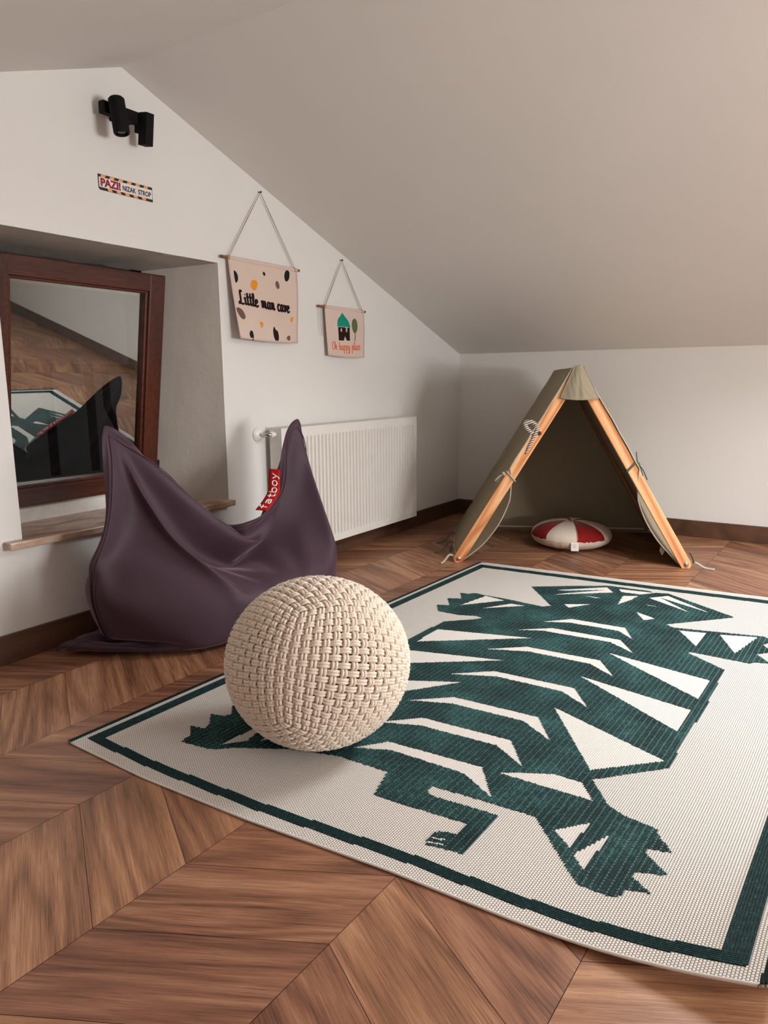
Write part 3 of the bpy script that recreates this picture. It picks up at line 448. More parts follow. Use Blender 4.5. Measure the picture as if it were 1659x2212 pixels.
-2,0,-1,0,0,1,-2,-2,-4,-2,-1,0,1,-1,0,-1,0,1,-1,0,0,0,1,-1,4,11,3,-1,-1,-4,-4,-2,-3,-5,-7,192,-167,1,0,1,-1,1,-1,0,0,-1,-2,-1,-2,1,-1,0,0,-1,-2,-4,-3,
1,0,-1,0,0,-1,0,1,-1,1,-1,-1,1,-1,4,13,3,-1,-1,-5,-6,-7,-2,-2,0,202,-181,0,1,1,-1,1,-1,0,0,-1,-2,-1,-1,-1,1,-1,0,-1,-3,-4,-1,0,0,-1,0,0,-1,1,-1,0,1,-1,
0,-2,0,5,12,5,0,-3,-4,-10,-7,-4,3,2,208,-189,0,1,1,-1,1,-1,0,0,-1,-1,-2,-1,-1,1,-1,0,-2,-3,-2,-2,0,0,-1,0,0,-1,1,-1,0,1,-1,0,-2,-1,3,14,7,0,-2,-6,-12,
-7,-3,3,4,213,-195,1,0,0,0,1,-1,0,0,-1,-1,-2,-1,0,-1,1,-2,-1,-3,-2,-2,0,0,-1,0,0,-1,1,-1,1,-1,0,-1,-1,-2,3,13,8,3,-3,-7,-12,-7,-4,3,5,219,-201,0,1,0,0,
1,-1,0,0,-1,-1,-1,-2,0,-1,0,-1,-1,-3,-3,0,-1,0,-1,0,0,-1,1,-1,1,-1,0,-2,-2,0,4,8,10,6,-2,-8,-13,-7,-3,2,5,222,-204,0,1,0,0,1,-1,0,0,-1,-1,-1,-1,-2,1,
-2,0,-2,-2,-2,-1,-1,0,-1,0,-1,1,0,-1,1,-1,-1,-1,-3,1,4,6,8,9,1,-9,-12,-9,-3,2,5,227,-210,1,1,0,0,0,1,-1,0,-1,0,-3,0,-2,1,-2,0,-2,-2,-2,-1,-1,0,-1,-1,1,
0,-1,1,-1,0,-1,-2,-3,3,2,4,9,9,3,-6,-13,-10,-4,2,3,235,-215,-1,2,0,0,0,1,-1,0,-1,0,-3,-1,-2,3,-2,-2,-1,-2,-1,-2,-1,-1,0,0,0,0,-1,1,-1,-1,0,-4,0,1,1,4,
8,11,5,-7,-9,-13,-5,2,2,242,-221,0,0,1,0,0,0,1,-1,-1,-1,-2,-4,-2,8,-1,-4,-2,-1,-2,-2,-1,-2,1,0,0,0,0,-1,0,-1,-1,-3,-2,3,0,3,6,13,6,-4,-9,-11,-8,0,3,
249,-229,1,0,1,0,0,0,1,-1,-1,-2,-4,-5,-1,15,-2,-5,-3,-2,-2,-1,-3,0,0,-1,1,0,-1,1,-1,-1,-2,-3,-1,2,2,0,3,13,8,0,-5,-11,-11,-4,4,258,-236,-1,2,-1,1,0,0,
0,0,-1,-3,-6,-7,2,19,0,-7,-3,-3,-2,-3,-1,-2,1,-1,0,1,-1,1,0,-3,-2,-2,-1,1,3,0,0,8,11,6,-3,-9,-12,-8,1,272,-248,1,0,0,1,0,0,0,-1,-4,1,-9,-7,3,23,2,-9,
-3,-3,-4,-2,-3,0,-1,0,0,0,0,1,0,-3,-2,-3,0,0,3,1,-2,4,11,10,1,-7,-11,-10,-3,282,-257,0,1,0,1,0,0,-1,-5,-5,8,-10,-9,5,25,1,-6,-5,-3,-5,-3,-3,0,-1,0,0,0,
0,1,-1,-2,-3,-2,-1,1,3,1,-3,1,8,12,5,-3,-9,-10,-9,293,-267,0,1,0,1,0,-1,-2,-10,-4,12,-9,-5,4,24,2,-5,-5,-4,-5,-5,-3,0,-1,0,0,0,1,-1,0,-4,-1,-2,-1,0,2,
3,-2,-2,4,12,8,1,-7,-9,-10,302,-280,2,-1,2,-1,1,-2,-6,-13,-3,14,-8,4,7,18,3,-7,-3,-4,-5,-8,-4,1,0,-1,1,-1,1,-1,-2,-2,-2,-1,-1,-1,3,2,0,-4,2,7,12,3,-2,
-9,-9,311,-292,0,1,0,0,0,-4,-10,-13,0,11,-5,11,13,14,-1,-6,-3,-2,-7,-10,-4,1,1,0,-2,2,-2,-1,-1,-3,-1,-1,-1,-1,2,2,1,-3,-2,5,10,8,0,-5,-10,324,-308,0,0,
1,-1,-1,-7,-12,-12,2,10,-4,15,21,12,-5,-5,-5,-1,-6,-10,-6,0,1,-1,-1,2,-1,-1,-3,-2,-1,0,-2,-1,1,2,1,0,-4,1,7,10,5,-3,-9,338,-326,1,0,0,0,-5,-10,-13,-8,
5,6,0,15,28,10,-6,-7,-5,0,-5,-9,-9,-3,0,-1,2,3,1,-1,-5,-2,-1,-1,-2,0,-1,2,1,1,-2,-3,5,8,8,1,-8,354,-344,0,1,0,-3,-8,-11,-12,-5,7,3,4,16,29,11,-7,-8,-4,
-3,-1,-8,-10,-7,-4,1,4,6,3,-2,-5,-4,-2,-1,-1,-1,-1,1,2,1,-1,-3,0,7,9,4,-5,370,-362,0,0,-1,-6,-8,-13,-11,0,7,2,7,15,29,12,-5,-9,-6,-3,-1,-6,-8,-9,-6,-1,
5,8,3,0,-6,-6,-3,0,-1,1,-1,0,0,2,-1,-1,-3,3,9,7,-3,389,-381,-1,0,-3,-8,-11,-11,-7,1,6,3,10,13,27,15,-4,-9,-9,-2,-2,-5,-9,-7,-5,-1,6,8,2,-3,-5,-6,-3,-1,
0,1,2,0,-1,0,0,-1,-3,-1,7,8,1,407,-400,0,-2,-6,-10,-10,-9,-5,1,7,3,14,10,26,16,-3,-9,-9,-5,-2,-6,-12,-5,-1,2,11,10,-5,-9,-3,-6,1,-4,0,-1,6,2,-1,-2,-2,
1,-3,-3,3,7,4,428,-420,-1,-4,-8,-10,-10,-6,-4,3,4,7,15,9,25,15,-1,-10,-10,-6,-2,-9,-13,-4,1,7,16,12,-7,-14,-6,-5,1,-2,-1,-2,4,6,1,-2,-3,-1,-2,-2,-3,5,
5,450,-439,-2,-8,-8,-11,-6,-6,-1,3,3,9,14,10,23,16,-1,-11,-11,-5,-5,-7,-14,-6,3,10,18,10,-6,-8,-7,-6,-2,-3,-2,-2,2,8,4,-1,-3,-3,-1,-3,-3,-1,4,471,-457,
-5,-9,-9,-8,-6,-2,-1,4,3,8,14,10,22,16,-1,-11,-12,-6,-4,-6,-12,-9,0,11,17,9,-2,-3,-3,-5,-3,-4,-4,-4,-1,6,5,4,0,-4,-4,-2,-4,-4,0,490,-474,-9,-10,-6,-6,
-4,-2,1,4,3,8,11,13,20,16,-1,-12,-13,-5,-4,-6,-8,-9,-4,6,14,9,5,1,-2,-3,-2,-1,-4,-3,-4,0,2,4,6,0,-7,-3,-4,-5,-3,499,-489,-11,-7,-3,-5,-3,-1,2,4,4,9,7,
12,20,16,0,-13,-13,-6,-3,-4,-7,-7,-4,-1,6,11,9,5,0,-2,-2,-1,1,-1,0,-4,-2,-1,5,3,0,-7,-5,-5,-5,499,-497,-10,-7,0,-2,-3,-1,3,3,7,8,5,11,19,16,1,-17,-10,
-6,-3,-4,-4,-5,-5,-2,1,7,8,8,3,0,1,-2,1,2,1,-1,-1,-2,-1,2,2,-4,-7,-6,-7,492,-496,-10,-4,0,-2,-1,0,3,3,6,10,3,9,22,15,-3,-18,-9,-4,-2,-4,-3,-4,-4,-1,0,
3,5,4,6,4,3,0,2,1,1,0,1,0,0,1,-3,-4,-6,-7,-6,]
BAG_Y = [
-204,192,-7,-1,4,1,-2,-3,0,1,7,3,-8,-3,7,4,-1,0,1,2,1,-1,1,0,0,1,5,3,-2,-6,-3,-3,2,2,5,1,3,2,1,-1,1,-2,0,-1,-1,-1,2,2,3,0,-2,291,-314,-6,-1,8,3,-2,0,1,
2,5,0,-8,-1,10,-2,-2,0,3,1,-1,2,-2,1,0,0,1,2,-2,-1,-2,0,1,3,3,1,2,1,0,1,0,1,-1,0,1,1,2,4,0,-4,-4,288,-316,-7,-1,5,7,6,1,3,0,1,1,-3,0,4,-4,-1,0,4,1,0,0,
1,-1,1,-1,1,2,6,5,-8,-5,0,2,3,1,2,0,0,1,1,-1,2,0,2,2,2,4,2,-4,-10,282,-310,-13,-1,4,8,8,5,4,0,1,1,2,-1,-2,-6,0,2,4,1,1,0,1,-1,1,1,2,5,9,4,-9,-8,-3,2,2,
2,0,0,1,0,1,0,3,1,3,-1,2,3,2,-2,-15,282,-306,-17,0,2,6,7,9,6,2,1,3,2,-1,-6,-6,1,2,4,2,1,0,0,1,1,4,6,5,7,0,-9,-6,-3,0,1,0,0,1,0,1,1,3,1,1,-1,-1,2,4,2,0,
-15,283,-307,-18,-1,2,2,6,9,9,5,2,3,3,-2,-6,-6,0,2,5,1,2,0,1,1,4,7,6,3,3,-4,-5,-4,-2,-1,-1,0,-1,1,1,2,0,2,-3,-1,-1,5,6,1,-4,4,-10,283,-310,-20,-1,2,1,
2,8,8,9,5,4,2,0,-5,-7,-2,2,5,2,2,1,0,4,5,9,3,1,-1,-2,-3,-2,-2,-1,-1,-1,-1,1,0,-1,0,-3,-2,2,5,10,4,-9,-7,11,-3,279,-312,-23,2,0,1,1,3,7,11,7,7,3,0,-4,
-7,-3,2,4,3,3,0,2,4,5,8,3,-1,0,-2,-1,-2,-2,-1,-1,-1,-1,-1,-2,-2,-2,-2,2,7,12,7,-8,-16,-2,19,1,273,-312,-23,1,0,0,1,1,4,8,10,9,6,1,-3,-5,-6,0,6,4,2,2,1,
5,5,6,2,0,0,-1,-2,-1,-1,-1,-2,-2,-1,-4,-2,-2,-2,4,8,12,9,-7,-16,-14,7,24,2,265,-308,-23,-1,0,1,-1,0,2,5,9,11,9,3,-1,-4,-7,-1,5,6,2,2,2,4,6,3,3,0,0,-1,
-1,-2,0,-2,-2,-2,-5,-2,-3,0,3,10,13,10,-6,-15,-18,-5,13,24,4,258,-303,-24,-2,-1,0,0,0,1,1,6,10,12,8,2,-5,-8,-1,5,6,3,2,3,4,4,4,1,1,0,-1,-1,-1,-1,-2,-3,
-4,-5,-2,1,3,10,15,9,-2,-14,-20,-12,2,19,21,4,251,-297,-23,-3,-3,0,0,-1,1,1,2,6,13,12,6,-3,-10,-1,5,6,5,1,4,3,3,4,1,1,-1,0,0,-1,-2,-4,-4,-5,-3,1,4,11,
14,10,1,-13,-18,-16,-7,8,21,18,2,248,-291,-22,-7,-2,-1,-1,1,0,0,0,4,9,13,12,0,-11,-1,5,7,5,2,2,4,3,3,1,0,1,-1,0,-1,-4,-5,-4,-4,0,5,11,14,11,2,-10,-16,
-18,-11,-3,14,22,12,0,248,-287,-20,-9,-4,-1,-1,1,-1,1,0,1,5,11,14,6,-8,-3,6,6,6,2,2,4,2,2,2,1,0,0,-1,-3,-5,-6,-3,0,6,10,14,11,3,-6,-15,-18,-14,-7,2,17,
22,7,-3,249,-283,-18,-11,-6,-1,-1,1,-1,1,0,-1,3,7,13,11,-3,-4,7,7,4,3,2,2,4,1,2,1,0,1,-3,-5,-7,-3,0,5,12,14,9,4,-3,-12,-17,-16,-11,-4,8,19,21,0,-5,254,
-284,-14,-13,-8,-1,-1,1,-1,1,-1,1,0,3,9,14,3,-1,6,6,5,2,3,1,4,1,2,1,1,-1,-5,-6,-6,1,5,12,14,9,4,-2,-7,-15,-19,-13,-7,-1,12,22,17,-4,-7,255,-280,-13,
-13,-11,-2,1,-1,0,1,-1,1,0,0,5,12,8,3,9,3,5,2,2,2,3,3,1,2,0,-4,-6,-6,-1,6,12,14,9,4,-2,-3,-12,-18,-17,-10,-3,1,16,23,15,-9,-11,260,-280,-9,-16,-12,-1,
-1,0,1,-1,0,1,0,-1,3,6,10,9,13,1,2,4,1,3,2,4,2,1,-2,-5,-8,-1,5,13,14,9,3,-1,-1,-8,-15,-19,-14,-7,-1,4,19,24,12,-13,-15,265,-280,-5,-19,-12,-3,0,0,1,-1,
0,1,-1,1,0,3,8,14,15,0,3,3,1,3,2,5,2,1,-5,-7,-3,4,14,13,9,4,-1,-1,-4,-10,-19,-18,-11,-3,-1,9,20,23,10,-16,-16,265,-277,-3,-20,-14,-3,0,0,0,0,1,-1,0,1,
-1,2,6,14,17,0,5,1,2,2,4,4,4,-3,-6,-5,4,13,13,10,3,-1,0,-2,-5,-15,-22,-15,-6,-3,3,10,23,20,7,-15,-17,262,-274,0,-22,-16,-2,0,0,0,1,-1,0,0,1,-1,1,5,12,
16,4,4,2,2,2,3,6,2,-4,-5,2,11,14,10,3,0,0,-2,-3,-7,-20,-21,-12,-3,0,3,13,23,19,3,-13,-15,254,-269,3,-24,-17,-2,0,0,0,0,0,0,0,1,-1,1,3,11,14,7,6,0,1,4,
3,5,2,-4,0,10,14,10,3,0,0,-1,-2,-3,-12,-23,-19,-7,-2,1,5,15,24,16,2,-12,-16,245,-260,4,-25,-18,-2,0,-1,1,0,0,0,1,-1,0,1,2,9,14,8,5,1,3,2,2,6,1,2,8,13,
9,3,1,-1,0,0,-2,-5,-17,-25,-15,-3,-1,1,8,17,23,14,2,-14,-15,237,-254,7,-26,-19,-2,-1,1,0,0,0,0,0,0,1,-1,3,7,12,10,5,2,1,3,1,7,5,9,12,8,4,0,-1,0,0,2,-3,
-8,-20,-27,-10,-1,0,2,9,20,23,12,-2,-12,-16,229,-245,7,-27,-18,-3,-1,1,0,-1,1,0,0,1,-1,1,1,7,10,10,6,2,2,2,3,8,10,14,8,3,0,-1,1,1,2,1,-4,-11,-25,-24,
-7,-1,2,3,10,24,21,10,-3,-13,-15,221,-238,7,-26,-19,-3,-1,1,-1,1,0,0,0,0,0,1,1,6,9,10,6,2,3,2,5,12,14,10,5,-1,-1,1,3,2,1,0,-4,-15,-28,-21,-5,1,1,4,14,
25,20,7,-3,-14,-15,214,-229,5,-26,-19,-3,-1,0,1,0,-1,1,0,0,1,-1,2,5,9,9,6,4,1,4,7,16,15,5,0,-1,2,4,1,3,0,-1,-6,-17,-31,-17,-3,1,1,7,16,25,19,5,-4,-13,
-16,208,-223,5,-25,-20,-3,-1,0,1,-1,1,0,0,0,0,1,1,4,9,8,7,3,2,5,11,18,10,2,1,2,2,4,2,-1,1,-1,-7,-22,-30,-15,-1,1,3,6,21,25,15,5,-4,-14,-17,205,-219,5,
-25,-20,-3,-1,0,1,-1,1,0,0,0,0,0,2,4,8,8,7,3,3,6,13,16,8,3,3,2,4,1,1,-1,1,-2,-8,-25,-30,-12,1,1,2,8,25,24,13,3,-5,-13,-20,208,-220,7,-26,-20,-3,-1,0,1,
-1,1,0,0,0,0,0,2,4,7,8,7,3,4,9,13,13,7,5,4,3,2,0,0,0,0,0,-11,-28,-29,-10,2,1,3,11,27,23,10,1,-7,-14,-18,215,-225,6,-24,-20,-5,0,0,1,-1,1,0,0,-1,2,-1,2,
3,8,8,5,5,6,9,14,9,8,6,6,1,0,0,1,-1,2,-2,-11,-32,-27,-8,2,2,3,12,32,20,9,-3,-10,-16,-12,226,-235,6,-25,-19,-5,0,0,1,-1,1,0,0,0,0,0,2,3,7,8,7,4,7,10,11,
11,9,6,4,1,-1,0,2,1,0,-2,-14,-33,-26,-5,2,1,4,14,35,18,5,-6,-15,-11,-9,241,-249,6,-25,-19,-5,0,1,-1,1,-1,1,0,0,0,0,2,3,7,8,6,6,7,9,12,10,11,6,1,0,1,1,
2,0,0,-2,-15,-37,-22,-4,2,1,3,18,35,17,-1,-10,-17,-6,-5,266,-273,6,-26,-18,-4,-1,0,0,1,-1,1,0,0,0,0,2,3,7,8,6,7,7,9,11,11,9,6,2,0,3,0,1,0,1,-4,-15,-37,
-22,-3,2,0,4,19,36,14,-6,-16,-15,1,-1,292,-299,4,-24,-19,-5,0,0,1,-1,1,0,-1,1,0,1,0,4,7,8,7,7,7,9,11,10,9,4,4,2,1,1,0,0,1,-3,-15,-34,-26,-5,2,1,4,19,
36,11,-12,-18,-9,6,4,314,-326,6,-25,-20,-4,0,1,-1,1,-1,1,0,0,0,0,2,3,7,8,7,8,7,10,9,10,8,6,3,2,2,0,0,0,0,-1,-12,-33,-29,-9,1,2,5,18,37,7,-18,-16,-5,12,
6,332,-347,5,-24,-19,-5,0,0,1,-1,1,-1,1,0,0,1,0,4,8,7,8,7,9,9,9,9,8,6,4,1,1,1,0,0,0,-1,-9,-30,-32,-13,1,1,4,20,36,8,-20,-20,-4,17,5,346,-359,6,-25,-20,
-4,0,1,-1,1,-1,1,0,0,0,0,2,3,8,8,8,6,9,10,10,7,8,6,4,2,0,1,-1,1,0,-1,-7,-25,-36,-15,-2,2,4,18,38,7,-19,-26,-5,21,10,356,-370,6,-25,-20,-4,0,0,1,-1,1,0,
0,0,0,0,2,3,8,9,8,6,8,11,10,7,7,5,5,2,0,0,1,0,0,-1,-6,-20,-36,-19,-5,1,4,19,35,7,-17,-28,-7,22,14,369,-382,6,-26,-19,-3,-1,0,1,-1,1,0,-1,1,0,1,0,5,8,9,
8,5,9,10,11,8,5,5,3,2,2,1,0,-1,1,-1,-4,-17,-33,-25,-6,-2,5,17,33,8,-15,-28,-10,24,15,379,-390,6,-26,-19,-4,0,1,-1,1,0,0,-1,1,0,1,0,6,8,9,7,7,6,11,14,7,
3,4,2,3,2,1,0,1,0,-1,-3,-13,-30,-29,-10,-2,4,13,30,14,-16,-26,-10,23,17,381,-392,5,-25,-19,-3,-1,1,-1,1,0,-1,1,0,0,1,0,6,9,10,7,5,7,11,14,8,2,2,2,2,2,
2,1,0,1,-1,-2,-11,-26,-30,-14,-4,3,9,27,17,-12,-27,-7,23,17,377,-389,5,-25,-19,-3,-1,0,1,0,0,-1,1,0,0,1,1,5,11,10,5,7,6,9,14,9,4,2,1,-1,3,1,1,2,0,0,-2,
-9,-21,-29,-20,-5,1,6,21,21,-7,-26,-6,25,13,374,-385,5,-25,-19,-4,1,-1,1,0,0,-1,1,0,1,-1,2,6,12,10,5,5,7,9,10,9,8,3,1,-1,0,0,2,2,0,0,-2,-6,-17,-27,-24,
-8,-1,5,14,21,0,-23,-5,24,14,366,-379,5,-25,-19,-4,1,-1,1,0,0,0,0,0,0,0,2,8,13,8,5,5,6,9,9,8,7,6,2,0,0,-1,1,0,1,0,-3,-5,-10,-24,-27,-13,-1,1,10,18,7,
-18,-5,24,12,359,-372,5,-26,-17,-5,0,1,0,0,0,0,0,0,0,0,3,8,15,8,3,4,6,8,10,7,5,6,4,1,2,-1,-1,1,-1,-1,-3,-3,-7,-18,-28,-17,-5,0,6,12,12,-10,-4,24,8,352,
-364,5,-26,-18,-3,-1,1,0,0,0,0,0,0,1,-1,4,9,17,5,3,3,5,8,11,6,6,3,3,4,3,-1,1,-2,0,-2,-2,-4,-4,-13,-24,-23,-8,-2,2,8,11,0,-2,25,3,343,-355,6,-26,-18,-4,
1,0,0,0,0,0,0,1,-1,2,3,11,17,4,2,2,3,9,10,9,4,3,2,3,3,2,1,-1,-1,-2,-3,-3,-4,-8,-20,-23,-14,-5,1,3,9,5,6,24,2,322,-336,4,-26,-17,-3,0,0,0,0,0,0,0,1,0,3,
7,7,17,2,2,2,2,7,11,11,6,0,2,2,2,2,3,0,-1,-2,-3,-4,-3,-6,-13,-22,-19,-8,-1,1,4,8,11,27,4,294,-315,4,-24,-18,-3,0,0,0,0,0,0,0,1,1,8,7,4,13,3,2,2,1,5,11,
14,6,2,-1,2,0,3,2,2,-1,-1,-3,-5,-3,-4,-8,-17,-22,-13,-4,0,3,6,16,27,7,267,-292,3,-24,-16,-5,1,0,1,-1,0,0,0,2,4,11,6,-1,11,3,3,1,2,2,10,15,9,3,0,0,-1,2,
1,2,1,0,-4,-5,-4,-2,-4,-13,-20,-17,-8,-2,2,5,16,31,5,246,-272,4,-24,-17,-3,0,0,0,0,1,-1,0,4,11,13,-3,-5,10,6,3,1,1,2,6,13,14,5,2,-1,-1,0,1,1,1,0,-4,-4,
-4,-1,-3,-8,-15,-20,-12,-5,-1,5,18,30,7,224,-251,3,-24,-15,-4,0,0,0,0,0,1,1,8,17,8,-12,-5,11,6,4,1,0,2,4,9,15,9,4,-1,0,0,0,0,1,-2,-2,-4,-3,-3,-1,-3,
-12,-18,-16,-9,-3,4,17,31,7,207,-234,2,-22,-15,-4,0,1,-1,0,0,1,6,14,17,0,-18,-4,11,8,4,1,0,2,1,6,12,12,7,3,0,-1,0,0,-1,0,-3,-3,-4,-2,-1,-2,-7,-14,-18,
-13,-5,1,16,32,6,191,-215,-1,-20,-16,-2,-1,0,1,-1,1,3,11,20,11,-12,-17,-3,13,9,3,2,-1,1,1,3,7,11,11,6,3,0,-1,0,-1,-2,-1,-3,-2,-5,0,-1,-4,-10,-16,-17,
-9,-1,15,31,4,180,-201,-1,-20,-14,-4,1,-1,1,-1,3,9,16,17,2,-18,-15,1,12,10,4,0,0,1,-1,1,3,9,10,9,6,3,1,-1,-1,-2,-1,-2,-3,-3,-4,1,-2,-5,-14,-17,-13,-6,
14,29,2,172,-187,-4,-19,-14,-2,-1,1,0,1,6,15,17,11,-6,-22,-10,3,13,10,2,1,1,-1,-2,1,2,5,7,7,8,7,3,2,0,-3,-1,-1,-3,-3,-5,0,0,-2,-10,-15,-16,-10,9,28,1,
164,-175,-7,-17,-12,-3,-1,1,2,3,10,18,15,4,-13,-20,-8,7,13,9,1,0,2,-1,-3,2,2,2,4,3,6,6,7,6,2,-2,1,-2,-1,-4,-6,-1,1,0,-4,-13,-18,-12,3,25,-2,159,-163,
-10,-17,-10,-3,0,1,4,6,14,19,9,-2,-17,-18,-4,10,12,8,-1,1,0,1,-2,1,3,0,2,1,3,3,5,7,5,3,1,2,-1,-3,-5,-5,0,3,-2,-7,-15,-17,-2,20,-5,155,-151,-16,-13,-11,
-1,0,4,6,10,15,13,6,-8,-20,-12,1,11,9,7,-1,0,0,1,-1,2,1,1,-1,2,2,1,2,2,5,5,5,5,1,0,-4,-5,-5,1,4,-3,-11,-16,-8,13,-8,150,-141,-18,-13,-8,0,2,7,8,10,14,
7,-1,-11,-15,-5,4,9,5,5,0,1,-1,1,1,0,2,-1,0,0,2,1,2,0,3,1,4,5,6,3,1,-4,-5,-5,3,2,-3,-13,-11,4,-11,142,-128,-23,-11,-5,1,7,7,8,9,10,3,-8,-13,-3,2,3,3,4,
3,2,0,0,0,1,1,0,0,0,0,0,2,1,1,1,1,1,1,5,4,5,2,-2,-7,-2,3,3,-7,-11,-1,-14,131,-115,-29,-7,-1,4,7,6,6,7,8,-2,-13,-7,4,5,1,0,3,3,1,0,0,1,0,1,0,0,0,0,0,0,
1,2,1,1,-1,1,1,2,3,5,2,-1,-5,-1,6,-1,-7,-4,-14,120,-107,-30,-4,1,7,4,4,4,6,6,-8,-12,0,7,4,3,0,0,1,1,0,1,0,0,0,2,-1,0,0,-1,1,0,2,0,2,-1,1,1,-1,0,3,3,1,
-1,-3,5,5,-3,-5,-12,110,-101,-26,-3,2,4,3,1,4,6,2,-10,-8,6,4,1,6,1,0,-1,1,-1,1,-1,1,1,0,0,0,0,0,0,1,-1,1,1,0,1,-1,1,1,0,0,1,-1,-3,5,8,1,-6,-7,104,-103,
-9,-8,-1,1,2,2,2,4,1,-9,-3,5,0,-1,7,6,-1,-2,0,-1,1,0,0,0,1,0,0,2,0,0,1,-2,-1,0,0,0,0,2,1,0,1,0,-4,-5,2,9,5,-7,-1,104,-108,-10,-4,-1,1,3,4,4,3,0,-4,-5,
-2,-3,-2,7,7,4,-2,0,0,0,0,0,0,2,1,1,1,2,2,0,-4,-3,-1,-1,1,0,2,2,0,1,-1,-2,-4,-3,2,5,-1,1,478,-499,13,-2,-6,-3,0,5,7,0,-9,1,8,-3,-5,3,5,-1,-2,1,0,0,0,
-1,0,-3,-6,-4,7,4,2,2,4,1,2,0,1,-1,1,2,0,1,2,2,3,1,-5,247,-270,20,-4,-12,-6,-1,3,7,4,-4,0,4,-6,-7,9,7,-4,-2,0,1,-2,1,-1,-4,-6,-10,0,8,8,4,3,3,1,1,1,0,
0,1,1,3,3,3,2,0,-4,-8,243,-255,22,2,-18,-11,-3,1,2,9,5,0,-4,-9,-5,14,7,-6,-3,1,-1,0,-1,-4,-6,-10,-5,2,9,7,6,4,2,2,0,1,0,2,3,2,4,3,1,-3,-4,-8,-5,252,
-255,26,6,-16,-16,-9,-2,3,8,9,2,-9,-13,-1,19,5,-8,-2,-1,0,-1,-3,-8,-8,-5,-2,3,8,6,5,4,4,1,2,2,3,2,3,4,3,0,-6,-9,-7,-2,0,267,-265,26,11,-10,-19,-15,-5,
2,6,8,8,-13,-15,3,20,4,-7,-5,0,-1,-2,-7,-9,-7,-1,1,4,5,5,5,3,4,4,4,4,5,2,2,1,1,-9,-11,-9,1,2,1,283,-278,25,11,-1,-16,-19,-10,-2,4,6,12,-14,-16,6,22,3,
-9,-5,-1,-2,-3,-10,-8,-5,2,1,5,3,5,4,3,6,7,6,6,3,0,-1,-3,-7,-13,-9,1,6,1,0,298,-290,24,9,5,-8,-19,-17,-8,1,6,14,-16,-13,11,19,1,-9,-6,-1,-3,-6,-9,-7,
-3,2,3,3,4,4,4,6,7,10,7,1,3,-3,-6,-10,-11,-9,0,7,6,-3,1,313,-301,21,8,8,-1,-14,-21,-18,-4,11,13,-18,-8,15,14,0,-11,-5,-1,-5,-7,-9,-5,0,1,2,4,4,4,7,7,9,
9,3,1,-1,-9,-12,-10,-8,-1,7,8,1,-5,6,323,-311,20,6,9,4,-7,-21,-26,-9,10,13,-19,-3,20,9,-4,-10,-6,-1,-5,-9,-8,-3,1,1,2,4,4,8,8,8,7,5,3,-4,-8,-12,-11,-6,
0,4,9,5,-5,-3,12,328,-318,17,8,9,5,-3,-15,-28,-16,6,10,-18,-1,27,6,-8,-11,-5,-1,-7,-9,-6,-2,0,1,3,4,8,11,8,4,4,2,-2,-8,-12,-9,-5,-1,4,7,7,1,-7,1,14,
331,-321,13,10,10,4,-1,-10,-24,-22,1,5,-18,4,29,6,-12,-11,-4,-3,-7,-9,-5,-1,0,0,4,7,11,12,5,3,-2,-6,-6,-10,-6,-4,0,2,5,9,4,-5,-4,3,18,328,-320,10,11,
10,4,-1,-5,-18,-25,-5,-3,-15,9,29,2,-13,-10,-3,-4,-8,-7,-5,-2,0,1,5,12,14,7,3,-3,-8,-12,-7,-3,-1,1,1,3,7,8,-1,-5,-4,8,20,324,-318,7,13,9,3,-1,-1,-12,
-24,-13,-11,-11,17,23,-1,-14,-7,-4,-3,-8,-8,-5,-2,1,2,10,15,10,4,-3,-10,-14,-9,-2,1,4,0,4,4,7,5,-3,-7,0,12,21,319,-314,4,13,8,3,0,-1,-7,-18,-22,-18,-5,
21,20,-8,-12,-6,-3,-3,-8,-9,-4,-3,2,7,13,14,5,-3,-11,-12,-11,-2,1,1,4,3,3,6,7,1,-5,-4,2,15,23,311,-307,-1,14,8,1,2,-2,-3,-15,-25,-23,0,25,11,-10,-11,
-4,-1,-5,-8,-9,-6,0,3,12,15,7,-2,-12,-11,-10,-2,0,1,1,4,3,5,6,7,-3,-5,-3,6,19,23,302,-301,-3,14,7,2,0,0,-2,-13,-26,-25,5,26,3,-13,-7,-3,-1,-5,-8,-11,
-5,1,7,15,11,-2,-9,-14,-8,-3,1,0,2,1,3,4,5,8,2,-3,-4,-1,9,22,21,294,-294,-3,11,8,1,0,0,-1,-11,-27,-25,11,22,-4,-11,-6,-2,-1,-4,-9,-12,-4,2,10,16,2,-10,
-12,-8,-4,-1,2,1,1,2,3,3,7,7,0,-5,-1,1,12,24,19,285,-286,-5,11,7,2,-1,0,-1,-9,-27,-23,16,13,-7,-9,-4,-1,-2,-3,-9,-12,-5,4,10,9,-2,-13,-9,-4,-1,0,1,2,0,
3,1,6,6,6,-2,-4,0,3,17,25,14,277,-278,-4,9,6,2,-1,0,0,-9,-26,-20,16,6,-8,-6,-2,-2,-1,-3,-7,-12,-6,2,5,5,-4,-9,-7,-1,0,0,0,2,1,2,2,5,7,4,-3,-2,1,6,20,
25,9,269,-269,-4,9,4,1,1,-1,0,-8,-23,-22,17,1,-8,-3,-2,0,-3,-2,-6,-11,-7,-1,-1,1,-1,-5,-6,1,-1,1,0,1,1,2,3,4,8,1,-2,0,2,8,25,23,3,260,-260,-1,7,4,0,1,
-1,0,-7,-21,-22,15,-2,-7,-2,0,-2,0,-5,-5,-9,-8,-5,-4,1,0,-5,-2,0,0,1,0,0,2,1,3,5,6,1,0,-1,4,12,28,19,-1,250,-250,3,4,3,0,1,-1,0,-6,-19,-21,11,-4,-6,-1,
